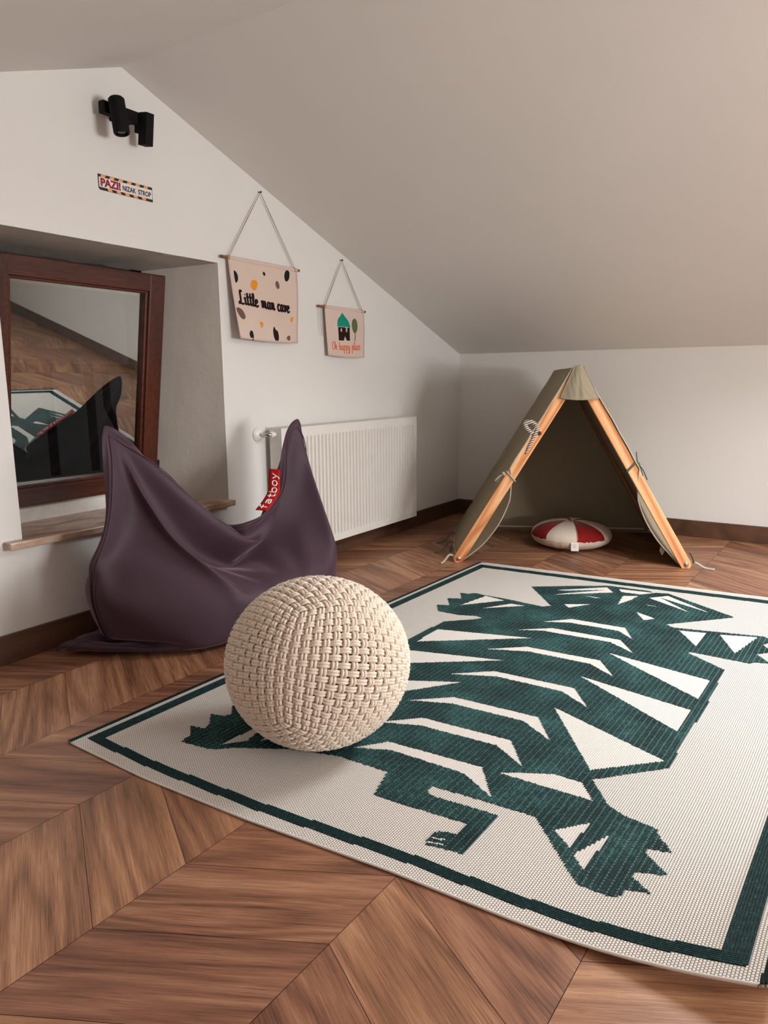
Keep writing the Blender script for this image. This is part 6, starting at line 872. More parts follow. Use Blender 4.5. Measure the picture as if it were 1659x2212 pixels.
# ------------------------------------------------------------------ lettering helpers
def text_mesh(body, size, mat, frame, extrude=0.0004, offset=0.0, space=1.0, name='lettering', parent=None, sx=1.0, fit=None):
    cu = bpy.data.curves.new('t', 'FONT'); cu.body = body; cu.size = size; cu.extrude = extrude; cu.offset = offset; cu.space_character = space
    o = bpy.data.objects.new('t', cu); COL.objects.link(o); dg = bpy.context.evaluated_depsgraph_get(); dg.update()
    me = bpy.data.meshes.new_from_object(o.evaluated_get(dg)); bpy.data.objects.remove(o)
    w = max(v.co.x for v in me.vertices)
    if fit: sx = fit/w
    for v in me.vertices: v.co = frame(v.co.x*sx, v.co.y, v.co.z)
    me.name = name; me.materials.clear(); me.materials.append(mat)
    ob = bpy.data.objects.new(name, me); COL.objects.link(ob)
    if parent is not None: attach(ob, parent)
    return ob, w*sx
FONT = {
 'L': (1.15, [[(.75, 1.75), (.55, 1.95), (.38, 1.7), (.40, 1.1), (.36, .4), (.15, .02), (.02, .12), (.12, .28), (.4, .12), (.75, .0), (1.0, .12)]]),
 'i': (.50, [[(.05, .75), (.18, 1.0), (.20, .4), (.25, .05), (.42, .08), (.5, .2)], [(.22, 1.42), (.24, 1.45)]]),
 't': (.60, [[(.22, 1.75), (.22, .9), (.22, .3), (.30, .05), (.46, .08), (.56, .22)], [(.0, 1.12), (.48, 1.18)]]),
 'l': (.52, [[(.05, .3), (.30, 1.0), (.36, 1.6), (.24, 1.8), (.16, 1.4), (.16, .4), (.26, .04), (.42, .08), (.5, .2)]]),
 'e': (.80, [[(.05, .50), (.4, .55), (.58, .78), (.42, 1.0), (.18, .88), (.1, .5), (.2, .1), (.45, .0), (.72, .2)]]),
 'm': (1.35, [[(.05, .8), (.16, .98), (.18, .4), (.18, .0)], [(.18, .5), (.3, .92), (.45, .98), (.55, .7), (.55, .02)], [(.55, .5), (.68, .92), (.85, .98), (.95, .7), (.95, .2), (1.05, .02), (1.25, .2)]]),
 'a': (.92, [[(.62, .85), (.4, 1.0), (.15, .8), (.08, .4), (.2, .04), (.42, .1), (.58, .5), (.62, .95)], [(.62, .95), (.62, .3), (.7, .03), (.88, .18)]]),
 'n': (.95, [[(.05, .8), (.16, .98), (.18, .4), (.18, .0)], [(.18, .5), (.32, .92), (.5, .98), (.6, .7), (.6, .2), (.7, .02), (.88, .2)]]),
 'c': (.75, [[(.58, .82), (.42, 1.0), (.18, .88), (.08, .45), (.2, .08), (.45, .0), (.7, .2)]]),
 'v': (.80, [[(.02, .85), (.14, .98), (.24, .5), (.32, .05), (.5, .3), (.62, .75), (.60, .98), (.72, .88)]]),
 'O': (1.05, [[(.45, 1.8), (.15, 1.4), (.08, .8), (.2, .15), (.5, .0), (.78, .3), (.85, .95), (.7, 1.6), (.45, 1.8), (.55, 1.7)]]),
 'h': (.85, [[(.1, 1.8), (.14, 1.0), (.14, .0)], [(.14, .5), (.3, .9), (.46, .95), (.54, .6), (.56, .1), (.72, .05)]]),
 'H': (.95, [[(.1, .5), (.40, 1.3), (.36, 1.75), (.2, 1.7), (.16, 1.0), (.16, .0)], [(.16, .5), (.34, .92), (.52, .95), (.60, .6), (.62, .1), (.8, .15)]]),
 'p': (.90, [[(.05, .8), (.18, .98), (.18, .2), (.16, -.8)], [(.18, .6), (.34, .98), (.58, .9), (.64, .5), (.5, .08), (.2, .12)]]),
 'y': (.85, [[(.04, .95), (.12, .4), (.28, .05), (.48, .2), (.58, .7)], [(.60, .98), (.56, .1), (.44, -.7), (.2, -.8), (.14, -.5), (.6, .1)]]),
 ' ': (.65, [])}
def script_text(body, size, mat, frame, rad, parent, name='lettering', depth=.6):
    mb = MB(); x = 0.0
    for ch in body:
        adv, strokes = FONT[ch]
        for st in strokes:
            P = cat([(x+a, b, 0) for a, b in st], 5) if len(st) > 2 else [Vector((x+a, b, 0)) for a, b in st]
            Q = [frame(p.x*size, p.y*size, rad*depth*.5) for p in P]
            mb.tube(Q, rad, 8)
        x += adv
    return mb.build(name, mat, parent, smooth=True), x*size
def text_width(body, size): return sum(FONT[c][0] for c in body)*size

# ------------------------------------------------------------------ warning sign
sg_ = empty('warning_sign', (-2.68, 0, 1.635), 'narrow white warning sign with orange and black hazard stripes and red lettering', 'sign')
X0, X1, Z0, Z1 = -2.800, -2.563, 1.608, 1.661
fr_ = lambda a, b, h: Vector((X0+a, -.0012-h, Z0+b))
wS, hS = X1-X0, Z1-Z0
mb = MB(); mb.prism([(.006, 0), (wS, 0), (wS, hS), (0, hS), (0, .006)], 0, .0012, lambda a, b, h: Vector((X0+a, -h, Z0+b))); mb.build('board', M_ink, sg_)
mb = MB(); mb.prism([(.003, .0095), (wS-.002, .0095), (wS-.002, hS-.0095), (.003, hS-.0095)], 0, .0004, fr_); mb.build('face', M_signwhite, sg_)
mb = MB()
for k in range(6):
    a = .010+k*.0372
    mb = MB(); mb.prism([(a, hS-.009), (a+.0185, hS-.009), (a+.0225, hS-.001), (a+.004, hS-.001)], 0, .0004, fr_); mb.build('hazard_stripe', M_signorange, sg_)
    a = .018+k*.0372
    if a+.04 < wS:
        mb = MB(); mb.prism([(a+.022, .001), (min(a+.040, wS-.002), .001), (min(a+.036, wS-.002), .009), (a+.018, .009)], 0, .0004, fr_); mb.build('hazard_stripe', M_signorange, sg_)
f2 = lambda a, b, h: Vector((X0+.008+a, -.0020-h, Z0+.0145+b))
o, w = text_mesh('PAZI!', .036, M_signred, f2, .0002, .0016, .96, 'lettering', sg_, fit=.085)
o['label'] = 'crimson lettering'
f2 = lambda a, b, h: Vector((X0+.101+a, -.0020-h, Z0+.0165+b))
o, w = text_mesh('NIZAK  STROP', .0245, M_ink, f2, .0002, .0006, 1.0, 'lettering', sg_, fit=.128)
o['label'] = 'black lettering'

# ------------------------------------------------------------------ hanging banners
def banner(name_label, x0, x1, dx0, dx1, zt, zb, nail, bulge, shapes, texts):
    b = empty('wall_banner', ((x0+x1)/2, -.02, zt), name_label, 'wall hanging', 'cloth banners hung on cords')
    def surf(s, t):      # s across 0..1, t down 0..1
        y = -.020-.004*math.sin(s*3.1)-bulge[0]*(t**1.3)*(1-s)-bulge[1]*(t**1.6)*s-.006*math.sin(t*3.1)*(1-abs(2*s-1))
        x = x0+(x1-x0)*s+(.010*t*(1-s))-(.012*t*t*s)+.004*math.sin(t*5)*(1 if s > .5 else 0)*(s-.5)*2
        z = zt+(zb-zt)*t-.006*math.sin(s*math.pi)*t+.004*(1-s)*t
        return Vector((x, y, z))
    def on(a, c, h=0.0):   # metres from the top left corner
        s, t = a/(x1-x0), c/(zt-zb); p = surf(s, t); du = surf(min(s+.01, 1.01), t)-surf(s-.01, t); dv = surf(s, min(t+.01, 1.01))-surf(s, t-.01)
        n = du.cross(dv).normalized(); n = n if n.y < 0 else -n
        return p+n*(h+.0012)
    mb = MB(); mb.grid(lambda s, t: surf(s, t), 24, 24)
    o = mb.build('cloth', M_banner, b, smooth=True); so = o.modifiers.new('s', 'SOLIDIFY'); so.thickness = .0016; so.offset = 0
    # sleeve round the dowel, hem
    mb = MB(); mb.tube([Vector((x0+.001+(x1-x0-.002)*k/20, -.018, zt+.002)) for k in range(21)], .0088, 14, upv=(0, 0, 1))
    mb.build('dowel_sleeve', M_banner, b, smooth=True)
    mb = MB(); mb.tube([on((x1-x0)*k/24, zt-zb-.006, -.0008) for k in range(25)], .0028, 6, upv=(0, 0, 1)); mb.build('hem', M_banner, b, smooth=True)
    mb = MB(); mb.tube([Vector((dx0, -.018, zt+.002)), Vector((dx1, -.018, zt+.002))], .0062, 14); mb.build('dowel', M_dowel, b, smooth=40)
    nx, nz = nail
    mb = MB()
    for off in (0, .009):
        for X in ((x0+.006+off), (x1-.010-off)):
            mb.tube([Vector((X, -.018+off*.3, zt+.009)), Vector((nx, -.012, nz))], .0011, 5)
    for X in (x0+.010, x1-.014):
        mb.tube([Vector((X-.006, -.018, zt+.002))+Vector((0, math.cos(q)*.0105, math.sin(q)*.0105)) for q in [k*.5 for k in range(26)]], .0012, 5)
    mb.build('cord', M_cord, b, smooth=True)
    mb = MB(); mb.tube([(nx, 0, nz+.001), (nx, -.016, nz+.001)], .0018, 8); mb.lathe([(.004, 0), (.004, .002)], (nx, -.016, nz+.001), (0, -1, 0), 12); mb.build('nail', M_black, b)
    for (nm, mat, poly, lab) in shapes:
        mb = MB(); P = cat([(p[0], p[1], 0) for p in poly], 4, True) if nm == 'felt_patch' else [Vector((p[0], p[1], 0)) for p in poly]
        c = sum(P, Vector())/len(P); vc = mb.bm.verts.new(on(c.x, c.y, .0012))
        vo = [mb.bm.verts.new(on(p.x, p.y, .0008)) for p in P]; vb = [mb.bm.verts.new(on(p.x, p.y, -.0004)) for p in P]
        for k in range(len(P)):
            j = (k+1) % len(P); mb.bm.faces.new((vc, vo[k], vo[j])); mb.bm.faces.new((vo[k], vb[k], vb[j], vo[j]))
        o = mb.build(nm, mat, b); o['label'] = lab
    for (body, size, mat, a, c, rad, slope, lab) in texts:
        o, w = script_text(body, size, mat, lambda u, v, h: on(a+u, c-v+slope*u, h), rad, b); o['label'] = lab
    return b
def blob(cx, cy, rx, ry, rot=0, n=7, seed=1, j=.18):
    rnd = random.Random(seed); out = []
    for k in range(n):
        q = 2*math.pi*k/n; r = 1+rnd.uniform(-j, j); x, y = math.cos(q)*rx*r, math.sin(q)*ry*r
        out.append((cx+x*math.cos(rot)-y*math.sin(rot), cy+x*math.sin(rot)+y*math.cos(rot)))
    return out
dk, tp, og, pg_ = M_brownfelt, M_taupefelt, M_orangefelt, M_pinefelt
b1 = banner('large peach canvas banner with speckled felt patches and dark brown script, beside the window', -2.197, -1.742, -2.236, -1.722, 1.452, 1.112, (-1.970, 1.761), (.045, .006), [
    ('felt_patch', pg_, [(.026, .050), (.040, .058), (.045, .075), (.040, .092), (.027, .100), (.024, .075)], 'black green half-round patch'),
    ('felt_patch', og, [(.118, .108), (.128, .082), (.150, .077), (.163, .088), (.152, .112), (.136, .122)], 'large mustard patch'),
    ('felt_patch', dk, blob(.214, .042, .008, .009, 0, 6, 3), 'tiny dark brown patch'),
    ('felt_patch', pg_, blob(.374, .034, .020, .028, .3, 7, 4), 'large black green patch'),
    ('felt_patch', tp, blob(.300, .082, .012, .016, -.3, 6, 5), 'small taupe patch'),
    ('felt_patch', tp, blob(.030, .231, .018, .029, -.75, 7, 6), 'long taupe patch'),
    ('felt_patch', og, [(.150, .258), (.162, .254), (.172, .262), (.168, .274), (.158, .282), (.154, .272)], 'small mustard patch'),
    ('felt_patch', og, [(.390, .226), (.400, .218), (.412, .222), (.409, .234), (.400, .243), (.390, .238)], 'small mustard patch'),
    ('felt_patch', pg_, blob(.082, .318, .014, .022, 0, 6, 8), 'small black green patch'),
    ('felt_patch', dk, [(.243, .288), (.252, .270), (.262, .282), (.280, .290), (.287, .318), (.276, .334), (.258, .330), (.246, .312)], 'large dark brown patch'),
    ('felt_patch', tp, blob(.372, .317, .015, .013, 0, 6, 9), 'small taupe patch')],
    [('Little man cave', .352/text_width('Little man cave', 1), dk, .030, .188, .0042, .035, 'dark brown script lettering')])
b2 = banner('small peach canvas banner with a green-roofed felt hut, a tree and orange script', -1.531, -1.185, -1.580, -1.166, 1.300, 1.056, (-1.365, 1.548), (.010, .012), [
    ('felt_patch', M_tealfelt, [(.092, .086), (.100, .055), (.125, .034), (.140, .020), (.158, .034), (.185, .055), (.201, .082), (.198, .088), (.150, .089), (.100, .090)], 'teal pointed roof patch'),
    ('hut_patch', M_brownfelt, [(.097, .093), (.196, .090), (.193, .157), (.164, .157), (.153, .130), (.147, .130), (.138, .159), (.096, .160)], 'black hut patch'),
    ('felt_patch', M_leaffelt, blob(.246, .078, .028, .037, .12, 9, 12, .06), 'sage green tree crown patch')],
    [('Oh happy place', .262/text_width('Oh happy place', 1), M_orangethread, .038, .210, .0019, -.03, 'orange script lettering')])
# window squares of the hut, tree trunk
for a in (.120, .166):
    mb = MB(); p = Vector((-1.531+a, -.0345, 1.300-.108)); mb.box(p-Vector((.005, .0012, .008)), p+Vector((.005, .0012, .008)), .0005); mb.build('hut_window', M_banner, b2)
mb = MB(); mb.tube([(-1.531+.247, -.0335, 1.300-.108), (-1.531+.246, -.0340, 1.300-.135), (-1.531+.242, -.0345, 1.300-.160)], .0020, 6); mb.build('tree_stem', M_leaffelt, b2)
# loose cord end hanging left of the small banner
mb = MB(); mb.tube(cat([(-1.566, -.020, 1.296), (-1.568, -.022, 1.24), (-1.562, -.022, 1.18), (-1.566, -.022, 1.155)], 5), .0011, 5); mb.tube(cat([(-1.560, -.020, 1.296), (-1.556, -.022, 1.22), (-1.552, -.022, 1.155)], 5), .0011, 5); mb.build('loose_cord', M_cord, b2)

# ------------------------------------------------------------------ bean bag
NX, NY = 66, 50
def ring(i, j): return min(i, NX-i, j, NY-j)
bag_idx = {}; n_ = 0
for s in (0, 1):
    for i in range(NX+1):
        for j in range(NY+1):
            if ring(i, j) <= 1 and s == 1: bag_idx[(1, i, j)] = bag_idx[(0, i, j)]; continue
            bag_idx[(s, i, j)] = n_; n_ += 1
bag_co = np.stack([np.cumsum(np.cumsum(np.array(a_))) for a_ in (BAG_X, BAG_Y, BAG_Z)], axis=1)/2000.0
bag_faces = []
for s in (0, 1):
    for i in range(NX):
        for j in range(NY):
            f = [bag_idx[(s, i, j)], bag_idx[(s, i+1, j)], bag_idx[(s, i+1, j+1)], bag_idx[(s, i, j+1)]]
            q = [ring(i, j), ring(i+1, j), ring(i+1, j+1), ring(i, j+1)]
            if max(q) <= 1:
                if s == 0: bag_faces.append(f)
            else: bag_faces.append(f if s == 0 else f[::-1])
bag_co[:, 1] = np.minimum(bag_co[:, 1], -.017); bag_co[:, 2] = np.maximum(bag_co[:, 2], .003)
bag = empty('bean_bag', (-2.55, -.35, 0), 'aubergine bean bag with two raised ears under the window', 'bean bag')
me = bpy.data.meshes.new('cover'); me.from_pydata([tuple(v) for v in bag_co], [], bag_faces); me.materials.append(M_bag)
for p in me.polygons: p.use_smooth = True
o = bpy.data.objects.new('cover', me); COL.objects.link(o); attach(o, bag)
smoothmod(o, 1)
# sewn edge seam: a fine double-stitched ridge following the flange
path = [bag_idx[(0, i, NY-2)] for i in range(2, NX-1)]+[bag_idx[(0, NX-2, j)] for j in range(NY-3, 1, -1)]+[bag_idx[(0, i, 2)] for i in range(NX-3, 1, -1)]+[bag_idx[(0, 2, j)] for j in range(3, NY-2)]
mb = MB(); mb.tube([Vector(bag_co[k])+Vector((-.5, -.7, .1)).normalized()*.0012 for k in path], .0018, 5, closed=True); mb.build('seam_stitching', M_bag, bag, smooth=True)
# red label
TLp, TRp, BRp, BLp = [Vector(v) for v in ((-2.465, -.412, .603), (-2.420, -.412, .597), (-2.501, -.412, .431), (-2.553, -.412, .454))]
def tagp(a, b, h=0.0):    # a: along (0 bottom..1 top), b: across (0 left..1 right)
    q = 41+a*10.5; i = int(q); s0, s1 = Vector(bag_co[bag_idx[(0, i, NY)]]), Vector(bag_co[bag_idx[(0, i+1, NY)]])
    p = s0+(s1-s0)*(q-i)
    return p-ri*(.040-.046*b)-fw*(.010+.012*b+h)+Vector((0, 0, .004*(1-b)))
mb = MB(); mb.grid(lambda s, t: tagp(s, t), 12, 4); lb = mb.build('label_tag', M_red, bag, smooth=True, label='red woven label'); so = lb.modifiers.new('s', 'SOLIDIFY'); so.thickness = .002; so.offset = 0
BF = {'f': (.66, [[(.52, 1.52), (.40, 1.58), (.26, 1.42), (.24, .9), (.24, .05)], [(.04, .95), (.48, .95)]]),
 'a': (.92, [[(.12, .86), (.36, .98), (.62, .86), (.64, .40), (.64, .05)], [(.64, .50), (.30, .52), (.12, .30), (.22, .05), (.45, .05), (.64, .28)]]),
 't': (.66, [[(.24, 1.42), (.24, .30), (.36, .04), (.52, .08)], [(.04, .95), (.48, .95)]]),
 'b': (.92, [[(.12, 1.5), (.12, .05)], [(.12, .72), (.38, .98), (.66, .80), (.68, .28), (.42, .02), (.12, .25)]]),
 'o': (.92, [[(.40, .98), (.12, .78), (.12, .24), (.40, .02), (.68, .24), (.68, .78), (.40, .98)]]),
 'y': (.86, [[(.08, .98), (.38, .12)], [(.70, .98), (.38, .12), (.24, -.30), (.04, -.36)]])}
mb = MB(); x = 0.0; Ltag = .165; sz = .0205
tot = sum(BF[c][0] for c in 'fatboy')*sz
for ch in 'fatboy':
    adv, st = BF[ch]
    for q in st:
        P = cat([(x+a, b, 0) for a, b in q], 4)
        mb.tube([tagp((.009+(p.x*sz)*(Ltag-.020)/tot)/Ltag, .74-p.y*sz/.048, .0016) for p in P], .0026, 6)
    x += adv
mb.build('lettering', M_print, lb, smooth=True, label='white lettering') if False else mb.build('lettering', M_print, bag, smooth=True, label='white lettering')

# ------------------------------------------------------------------ woven pouf
PC, PR_, PZ = Vector((-3.150, -1.226, .2195)), .233, .213
pouf = empty('knitted_pouf', (PC.x, PC.y, .006), 'round cream woven wool pouf standing on the rug', 'pouf')
mb = MB(); bmesh.ops.create_uvsphere(mb.bm, u_segments=48, v_segments=32, radius=1)
for v in mb.bm.verts: v.co = Vector((v.co.x*(PR_-.0115), v.co.y*(PR_-.0115), v.co.z*(PZ-.0115)))+PC
mb.build('core', M_woolcore, pouf, smooth=True)
nz_, nx_ = 19, 15
camdir = (Vector(CAM_LOC)-PC); az = math.atan2(camdir.y, camdir.x)
# cube frame: vertical edge towards the viewer, tipped back
Rm = Matrix.Rotation(az, 3, 'Z') @ Matrix.Rotation(R(-9), 3, 'X') @ Matrix.Rotation(R(-17), 3, 'Y') @ Matrix.Rotation(R(-66), 3, 'Z')
def angs(n): return [((k+.5)/n-.5)*math.pi/2 for k in range(n)]
def sph(d, off):
    d = (Rm @ d).normalized()
    # squashed body, flattened where it stands
    p = Vector((d.x*(PR_-.004+off), d.y*(PR_-.004+off), d.z*(PZ-.004+off)))
    if p.z < -PZ+.012: p.z = -PZ+.012-(-PZ+.012-p.z)*.2
    return p
yv, yf = [], []
def yarn(pts, r, n=6):
    base = len(yv); N = len(pts)
    for i in range(N):
        p = pts[i]; d = (pts[(i+1) % N]-pts[i-1]).normalized(); nrm = p.normalized(); a = d.cross(nrm).normalized(); b = a.cross(d)
        for k in range(n):
            q = 2*math.pi*k/n; yv.append(tuple(PC+p+(a*math.cos(q)+b*math.sin(q))*r))
    for i in range(N):
        for k in range(n):
            j = (i+1) % N; yf.append((base+i*n+k, base+i*n+(k+1) % n, base+j*n+(k+1) % n, base+j*n+k))
fam = {'Z': ((0, 1, 2), nz_, (nx_, nx_)), 'X': ((1, 2, 0), nx_, (nx_, nz_)), 'Y': ((2, 0, 1), nx_, (nz_, nx_))}
# family F circles around axis c; travels faces +a,+b,-a,-b; on face a it crosses lines indexed along b, and so on
for F, ((a_, b_, c_i), n_lines, _) in fam.items():
    for kk in range(n_lines):
        alpha = ((kk+.5)/n_lines-.5)*math.pi/2
        for side in (-1, 1):
            pts = []
            for fc in range(4):
                main, along = (a_, b_) if fc % 2 == 0 else (b_, a_)
                sm = 1 if fc < 2 else -1
                sa = {0: 1, 1: -1, 2: -1, 3: 1}[fc]
                # number of crossing lines on this face: family running around axis 'along'
                def cnt(axis_along):
                    # the crossing strands have constant coordinate along 'axis_along' -> they circle the axis 'axis_along'
                    return nz_ if axis_along == 2 else nx_
                M_ = cnt(along); S = 4
                for i in range(M_):
                    for sstep in range(S):
                        tpos = (i+sstep/S)/M_
                        beta = (tpos-.5)*math.pi/2*sa
                        ph = math.pi*(i+sstep/S-.5)
                        # index parity uses the coordinate index along the axis, not the travel order (M_ is odd, so both agree)
                        lift = math.cos(ph)*(1 if (fc+kk) % 2 == 0 else -1)
                        lift = math.copysign(abs(lift)**.7, lift)
                        d = [0, 0, 0]; d[main] = sm; d[along] = math.tan(beta); d[c_i] = math.tan(alpha)
                        v = Vector(d).normalized()
                        # sideways shift for the doubled yarn
                        up_ = Vector([0, 0, 0]); up_[c_i] = 1
                        sh = (up_-v*up_.dot(v)).normalized()*(.0170*side*(1 if n_lines == nx_ else .92))
                        pts.append(sph(v+sh, (.0062*lift)))
            yarn(pts, .0041 if n_lines == nx_ else .0040)
me = bpy.data.meshes.new('woven_yarn'); me.from_pydata(yv, [], yf); me.materials.append(M_wool)
for p in me.polygons: p.use_smooth = True
o = bpy.data.objects.new('woven_yarn', me); COL.objects.link(o); attach(o, pouf)
# fine stray fibres
rnd = random.Random(5); fv, ff = [], []
for k in range(2600):
    d = Vector((rnd.gauss(0, 1), rnd.gauss(0, 1), rnd.gauss(0, 1))).normalized()
    if d.z < -.6: continue
    p = Vector((d.x*PR_, d.y*PR_, d.z*PZ))*1.012+PC; t1 = d.orthogonal().normalized(); t2 = d.cross(t1); q = rnd.uniform(0, 6.28); s1 = t1*math.cos(q)+t2*math.sin(q)
    L = rnd.uniform(.004, .011); e = s1.cross(d)*.00011; base = len(fv)
    for w in range(4):
        c = p+s1*(w/3*L)+d*(math.sin(w/3*2.6)*L*.45)
        fv += [tuple(c-e), tuple(c+e), tuple(c+d*.00015)]
        if w:
            b0 = base+(w-1)*3
            for a in range(3): ff.append((b0+a, b0+(a+1) % 3, b0+3+(a+1) % 3, b0+3+a))
me = bpy.data.meshes.new('wool_fuzz'); me.from_pydata(fv, [], ff); me.materials.append(M_wool)
o = bpy.data.objects.new('wool_fuzz', me); COL.objects.link(o); attach(o, pouf); o['kind'] = 'stuff'
# ------------------------------------------------------------------ play tent
tent = empty('play_tent', (-1.05, -1.181, 0), 'olive canvas play tent on a pine A-frame in front of the low wall', 'tent')
Ev = Vector((.430, -.903, 0)).normalized(); Bv = Vector((.903, .430, 0)).normalized(); TM = Vector((-1.05, -1.181, 0)); DEP = .90
def T(e, z, d): return TM+Ev*e+Bv*d+Vector((0, 0, z))
HW, ZB, ZA = .563, .018, .952
def board(side, d0):
    """tapered, round-ended board from the foot bolt up to the ridge"""
    a = Vector((side*HW, ZB)); b = Vector((side*.010, ZA)); ax = (b-a).normalized(); pe = Vector((ax.y, -ax.x)); w = .026
    poly = []
    for k in range(9):
        q = math.pi+math.pi*k/8; poly.append(a+ax*(math.sin(q)*w)+pe*(math.cos(q)*w))
    poly += [b+pe*w, b-pe*w]
    bm = bmesh.new(); uvl = bm.loops.layers.uv.new('UVMap'); fr = [bm.verts.new(T(p.x, p.y, d0)) for p in poly]; bk = [bm.verts.new(T(p.x, p.y, d0+.028)) for p in poly]
    n = len(poly); fs = [bm.faces.new(fr), bm.faces.new(bk[::-1])]
    for k in range(n): fs.append(bm.faces.new((fr[k], bk[k], bk[(k+1) % n], fr[(k+1) % n])))
    off = 3.1 if side < 0 else 11.7
    ids = {v: (i % n, i//n) for i, v in enumerate(fr+bk)}
    for f in fs:
        for l in f.loops:
            i, lay = ids[l.vert]; p = poly[i]-a; l[uvl].uv = (p.dot(ax)+off, p.dot(pe)+lay*.028+off)
    bmesh.ops.recalc_face_normals(bm, faces=bm.faces[:])
    me = bpy.data.meshes.new('frame_leg'); bm.to_mesh(me); bm.free(); me.materials.append(M_pineL)
    o = bpy.data.objects.new('frame_leg', me); COL.objects.link(o); attach(o, tent)
    bvm = o.modifiers.new('b', 'BEVEL'); bvm.width = .003; bvm.segments = 2; bvm.limit_method = 'ANGLE'
    mb = MB(); mb.lathe([(.0115, 0), (.0115, .002), (.009, .0045), (.005, .006), (.001, .0062)], T(side*HW, ZB+.002, d0), -Bv, 20)
    mb.build('bolt', M_chrome, o, smooth=40) if False else mb.build('bolt', M_chrome, tent, smooth=40)
for d0 in (0.0, DEP-.045):
    board(-1, d0); board(1, d0)
# knot in the left front board
mb = MB(); mb.lathe([(.011, 0), (.009, .0006), (.001, .0008)], T(-.172, .668, -.0002), -Bv, 18); mb.build('wood_knot', plain('pine_knot', srgb(70, 34, 20), .6), tent)
mb = MB(); mb.tube([T(.0, .955, -.01), T(.0, .955, DEP)], .012, 12); mb.build('ridge_pole', M_pineL, tent)
mb = MB(); mb.tube([T(-.53, .035, DEP-.10), T(.53, .035, DEP-.10)], .0055, 8); mb.build('spreader_bar', M_cotton, tent)
# canvas panels
def side_panel(side):
    def fn(s, t):          # s: depth 0 front..1 back, t: 0 ridge .. 1 foot
        d = -.006+(DEP+.02)*s
        e = .024+(.600-.024)*t; z = .982-(.982-.010)*t
        nrm_e, nrm_z = .855, .505
        sag = .016*math.sin(math.pi*t)*math.sin(math.pi*s)
        fr = max(0.0, 1-s/.42)
        low = max(0.0, (t-.50)/.50)
        inw = (.080 if side < 0 else .062)*fr**1.6*math.sin(math.pi*min(1, low*.98))**.8*(1 if low > 0 else 0)
        inw += .030*fr*min(1, low*4)
        wr = .0035*math.sin((s*14+t*1.2)+side)*math.sin(math.pi*min(1, t*1.4))*(1-.6*s)+.002*vnoise(s*12, t*17, side+3)
        wr += -.006*math.exp(-((s-.10-.18*t)/.03)**2)*math.exp(-((t-.35)/.28)**2)+.005*math.exp(-((s-.15-.20*t)/.03)**2)*math.exp(-((t-.35)/.28)**2)
        if low > 0: d += .030*fr*min(1, low*3)
        off = -sag-inw+wr
        return T(side*(e+off*nrm_e), max(.004, z+off*nrm_z+.010*math.sin(s*math.pi)*0), d)
    mb = MB(); mb.grid(fn, 44, 56)
    o = mb.build('canvas_side', M_canvas, tent, smooth=True); so = o.modifiers.new('s', 'SOLIDIFY'); so.thickness = .0022; so.offset = 0
    # hems along the front edge and the foot
    mb = MB(); mb.tube([fn(0, k/40) for k in range(41)]+[fn(k/30, 1) for k in range(1, 31)], .0032, 6); mb.build('hem', M_tie, tent, smooth=True)
    return fn
pl = side_panel(-1); pr_ = side_panel(1)
# ridge strip of canvas over the pole
mb = MB(); mb.grid(lambda s, t: T(.0265*math.sin((t-.5)*2.6)/math.sin(1.3), .972+.016*math.cos((t-.5)*2.6)+.002*vnoise(s*14, t*3, 2), -.008+(DEP+.022)*s), 30, 8)
o = mb.build('canvas_ridge', M_canvas, tent, smooth=True)
# back wall
def backf(s, t):
    w = .565*(1-t)+.018*t; z = .008+(.965-.008)*t
    return T(-w+2*w*s, z, DEP-.085+.02*math.sin(s*math.pi)*(1-t)+.003*vnoise(s*8, t*9, 4))
mb = MB(); mb.grid(backf, 24, 30); mb.build('canvas_back', M_canvas, tent, smooth=True)
# gable flap over the front joint
def flap(s, t):
    # s across, t down
    wl, wr_ = (.016+.062*t), (.026+.078*t)
    e = -wl+(wl+wr_)*s; z = .992-.152*t-.008*math.sin(s*math.pi)*t+.010*(1-abs(2*s-1))*(1-t)*.6
    return T(e, z, -.012-.022*math.sin(math.pi*s)*(.35+.65*t)+.0030*math.cos((s-.48)*24)*math.exp(-((s-.48)/.12)**2)*t+.002*vnoise(s*11, t*6, 6))
mb = MB(); mb.grid(flap, 28, 20); mb.tube([flap(k/24, 1) for k in range(25)], .0028, 6); mb.tube([flap(1, k/12) for k in range(13)], .0025, 6); mb.tube([flap(0, k/12) for k in range(13)], .0025, 6)
o = mb.build('gable_flap', M_canvas, tent, smooth=True)
# tapes tied round the boards
def tie(side, z, loose, mat):
    e = side*(HW+(0.01-HW)*(z-ZB)/(ZA-ZB)); ax = Vector((-side*(HW-.01), ZA-ZB)).normalized(); pe = Vector((ax.y, -ax.x))
    mb = MB(); ringp = []
    for k in range(24):
        q = 2*math.pi*k/24; a, b = math.cos(q), math.sin(q)
        a = max(-1, min(1, a*1.3)); b = max(-1, min(1, b*1.3))
        p = Vector((e, z))+pe*(.031*a)+ax*(.010*a*side); ringp.append(T(p.x, p.y, .014+.0185*b))
    mb.tube(ringp, .0055, 6, closed=True, flat=.5)
    k0 = T(e+side*.034, z+.012, .010)
    mb.lathe([(.001, -.010), (.011, -.006), (.013, 0), (.010, .006), (.001, .010)], k0, (Ev*.7+Vector((0, 0, .7))), 10)
    for (de, dz, dd) in loose:
        mb.tube(cat([k0, k0+Ev*de*.5+Vector((0, 0, dz*.35))+Bv*dd*.5, k0+Ev*de+Vector((0, 0, dz))+Bv*dd], 5), .0042, 6, flat=.4)
    mb.build('tie_tape', mat, tent, smooth=True)
tie(-1, .452, [(-.045, -.035, -.01), (-.035, -.050, .02)], M_tie)
tie(1, .505, [(.045, -.075, -.01), (.030, -.060, .02), (-.010, .060, .01)], M_tiedark)
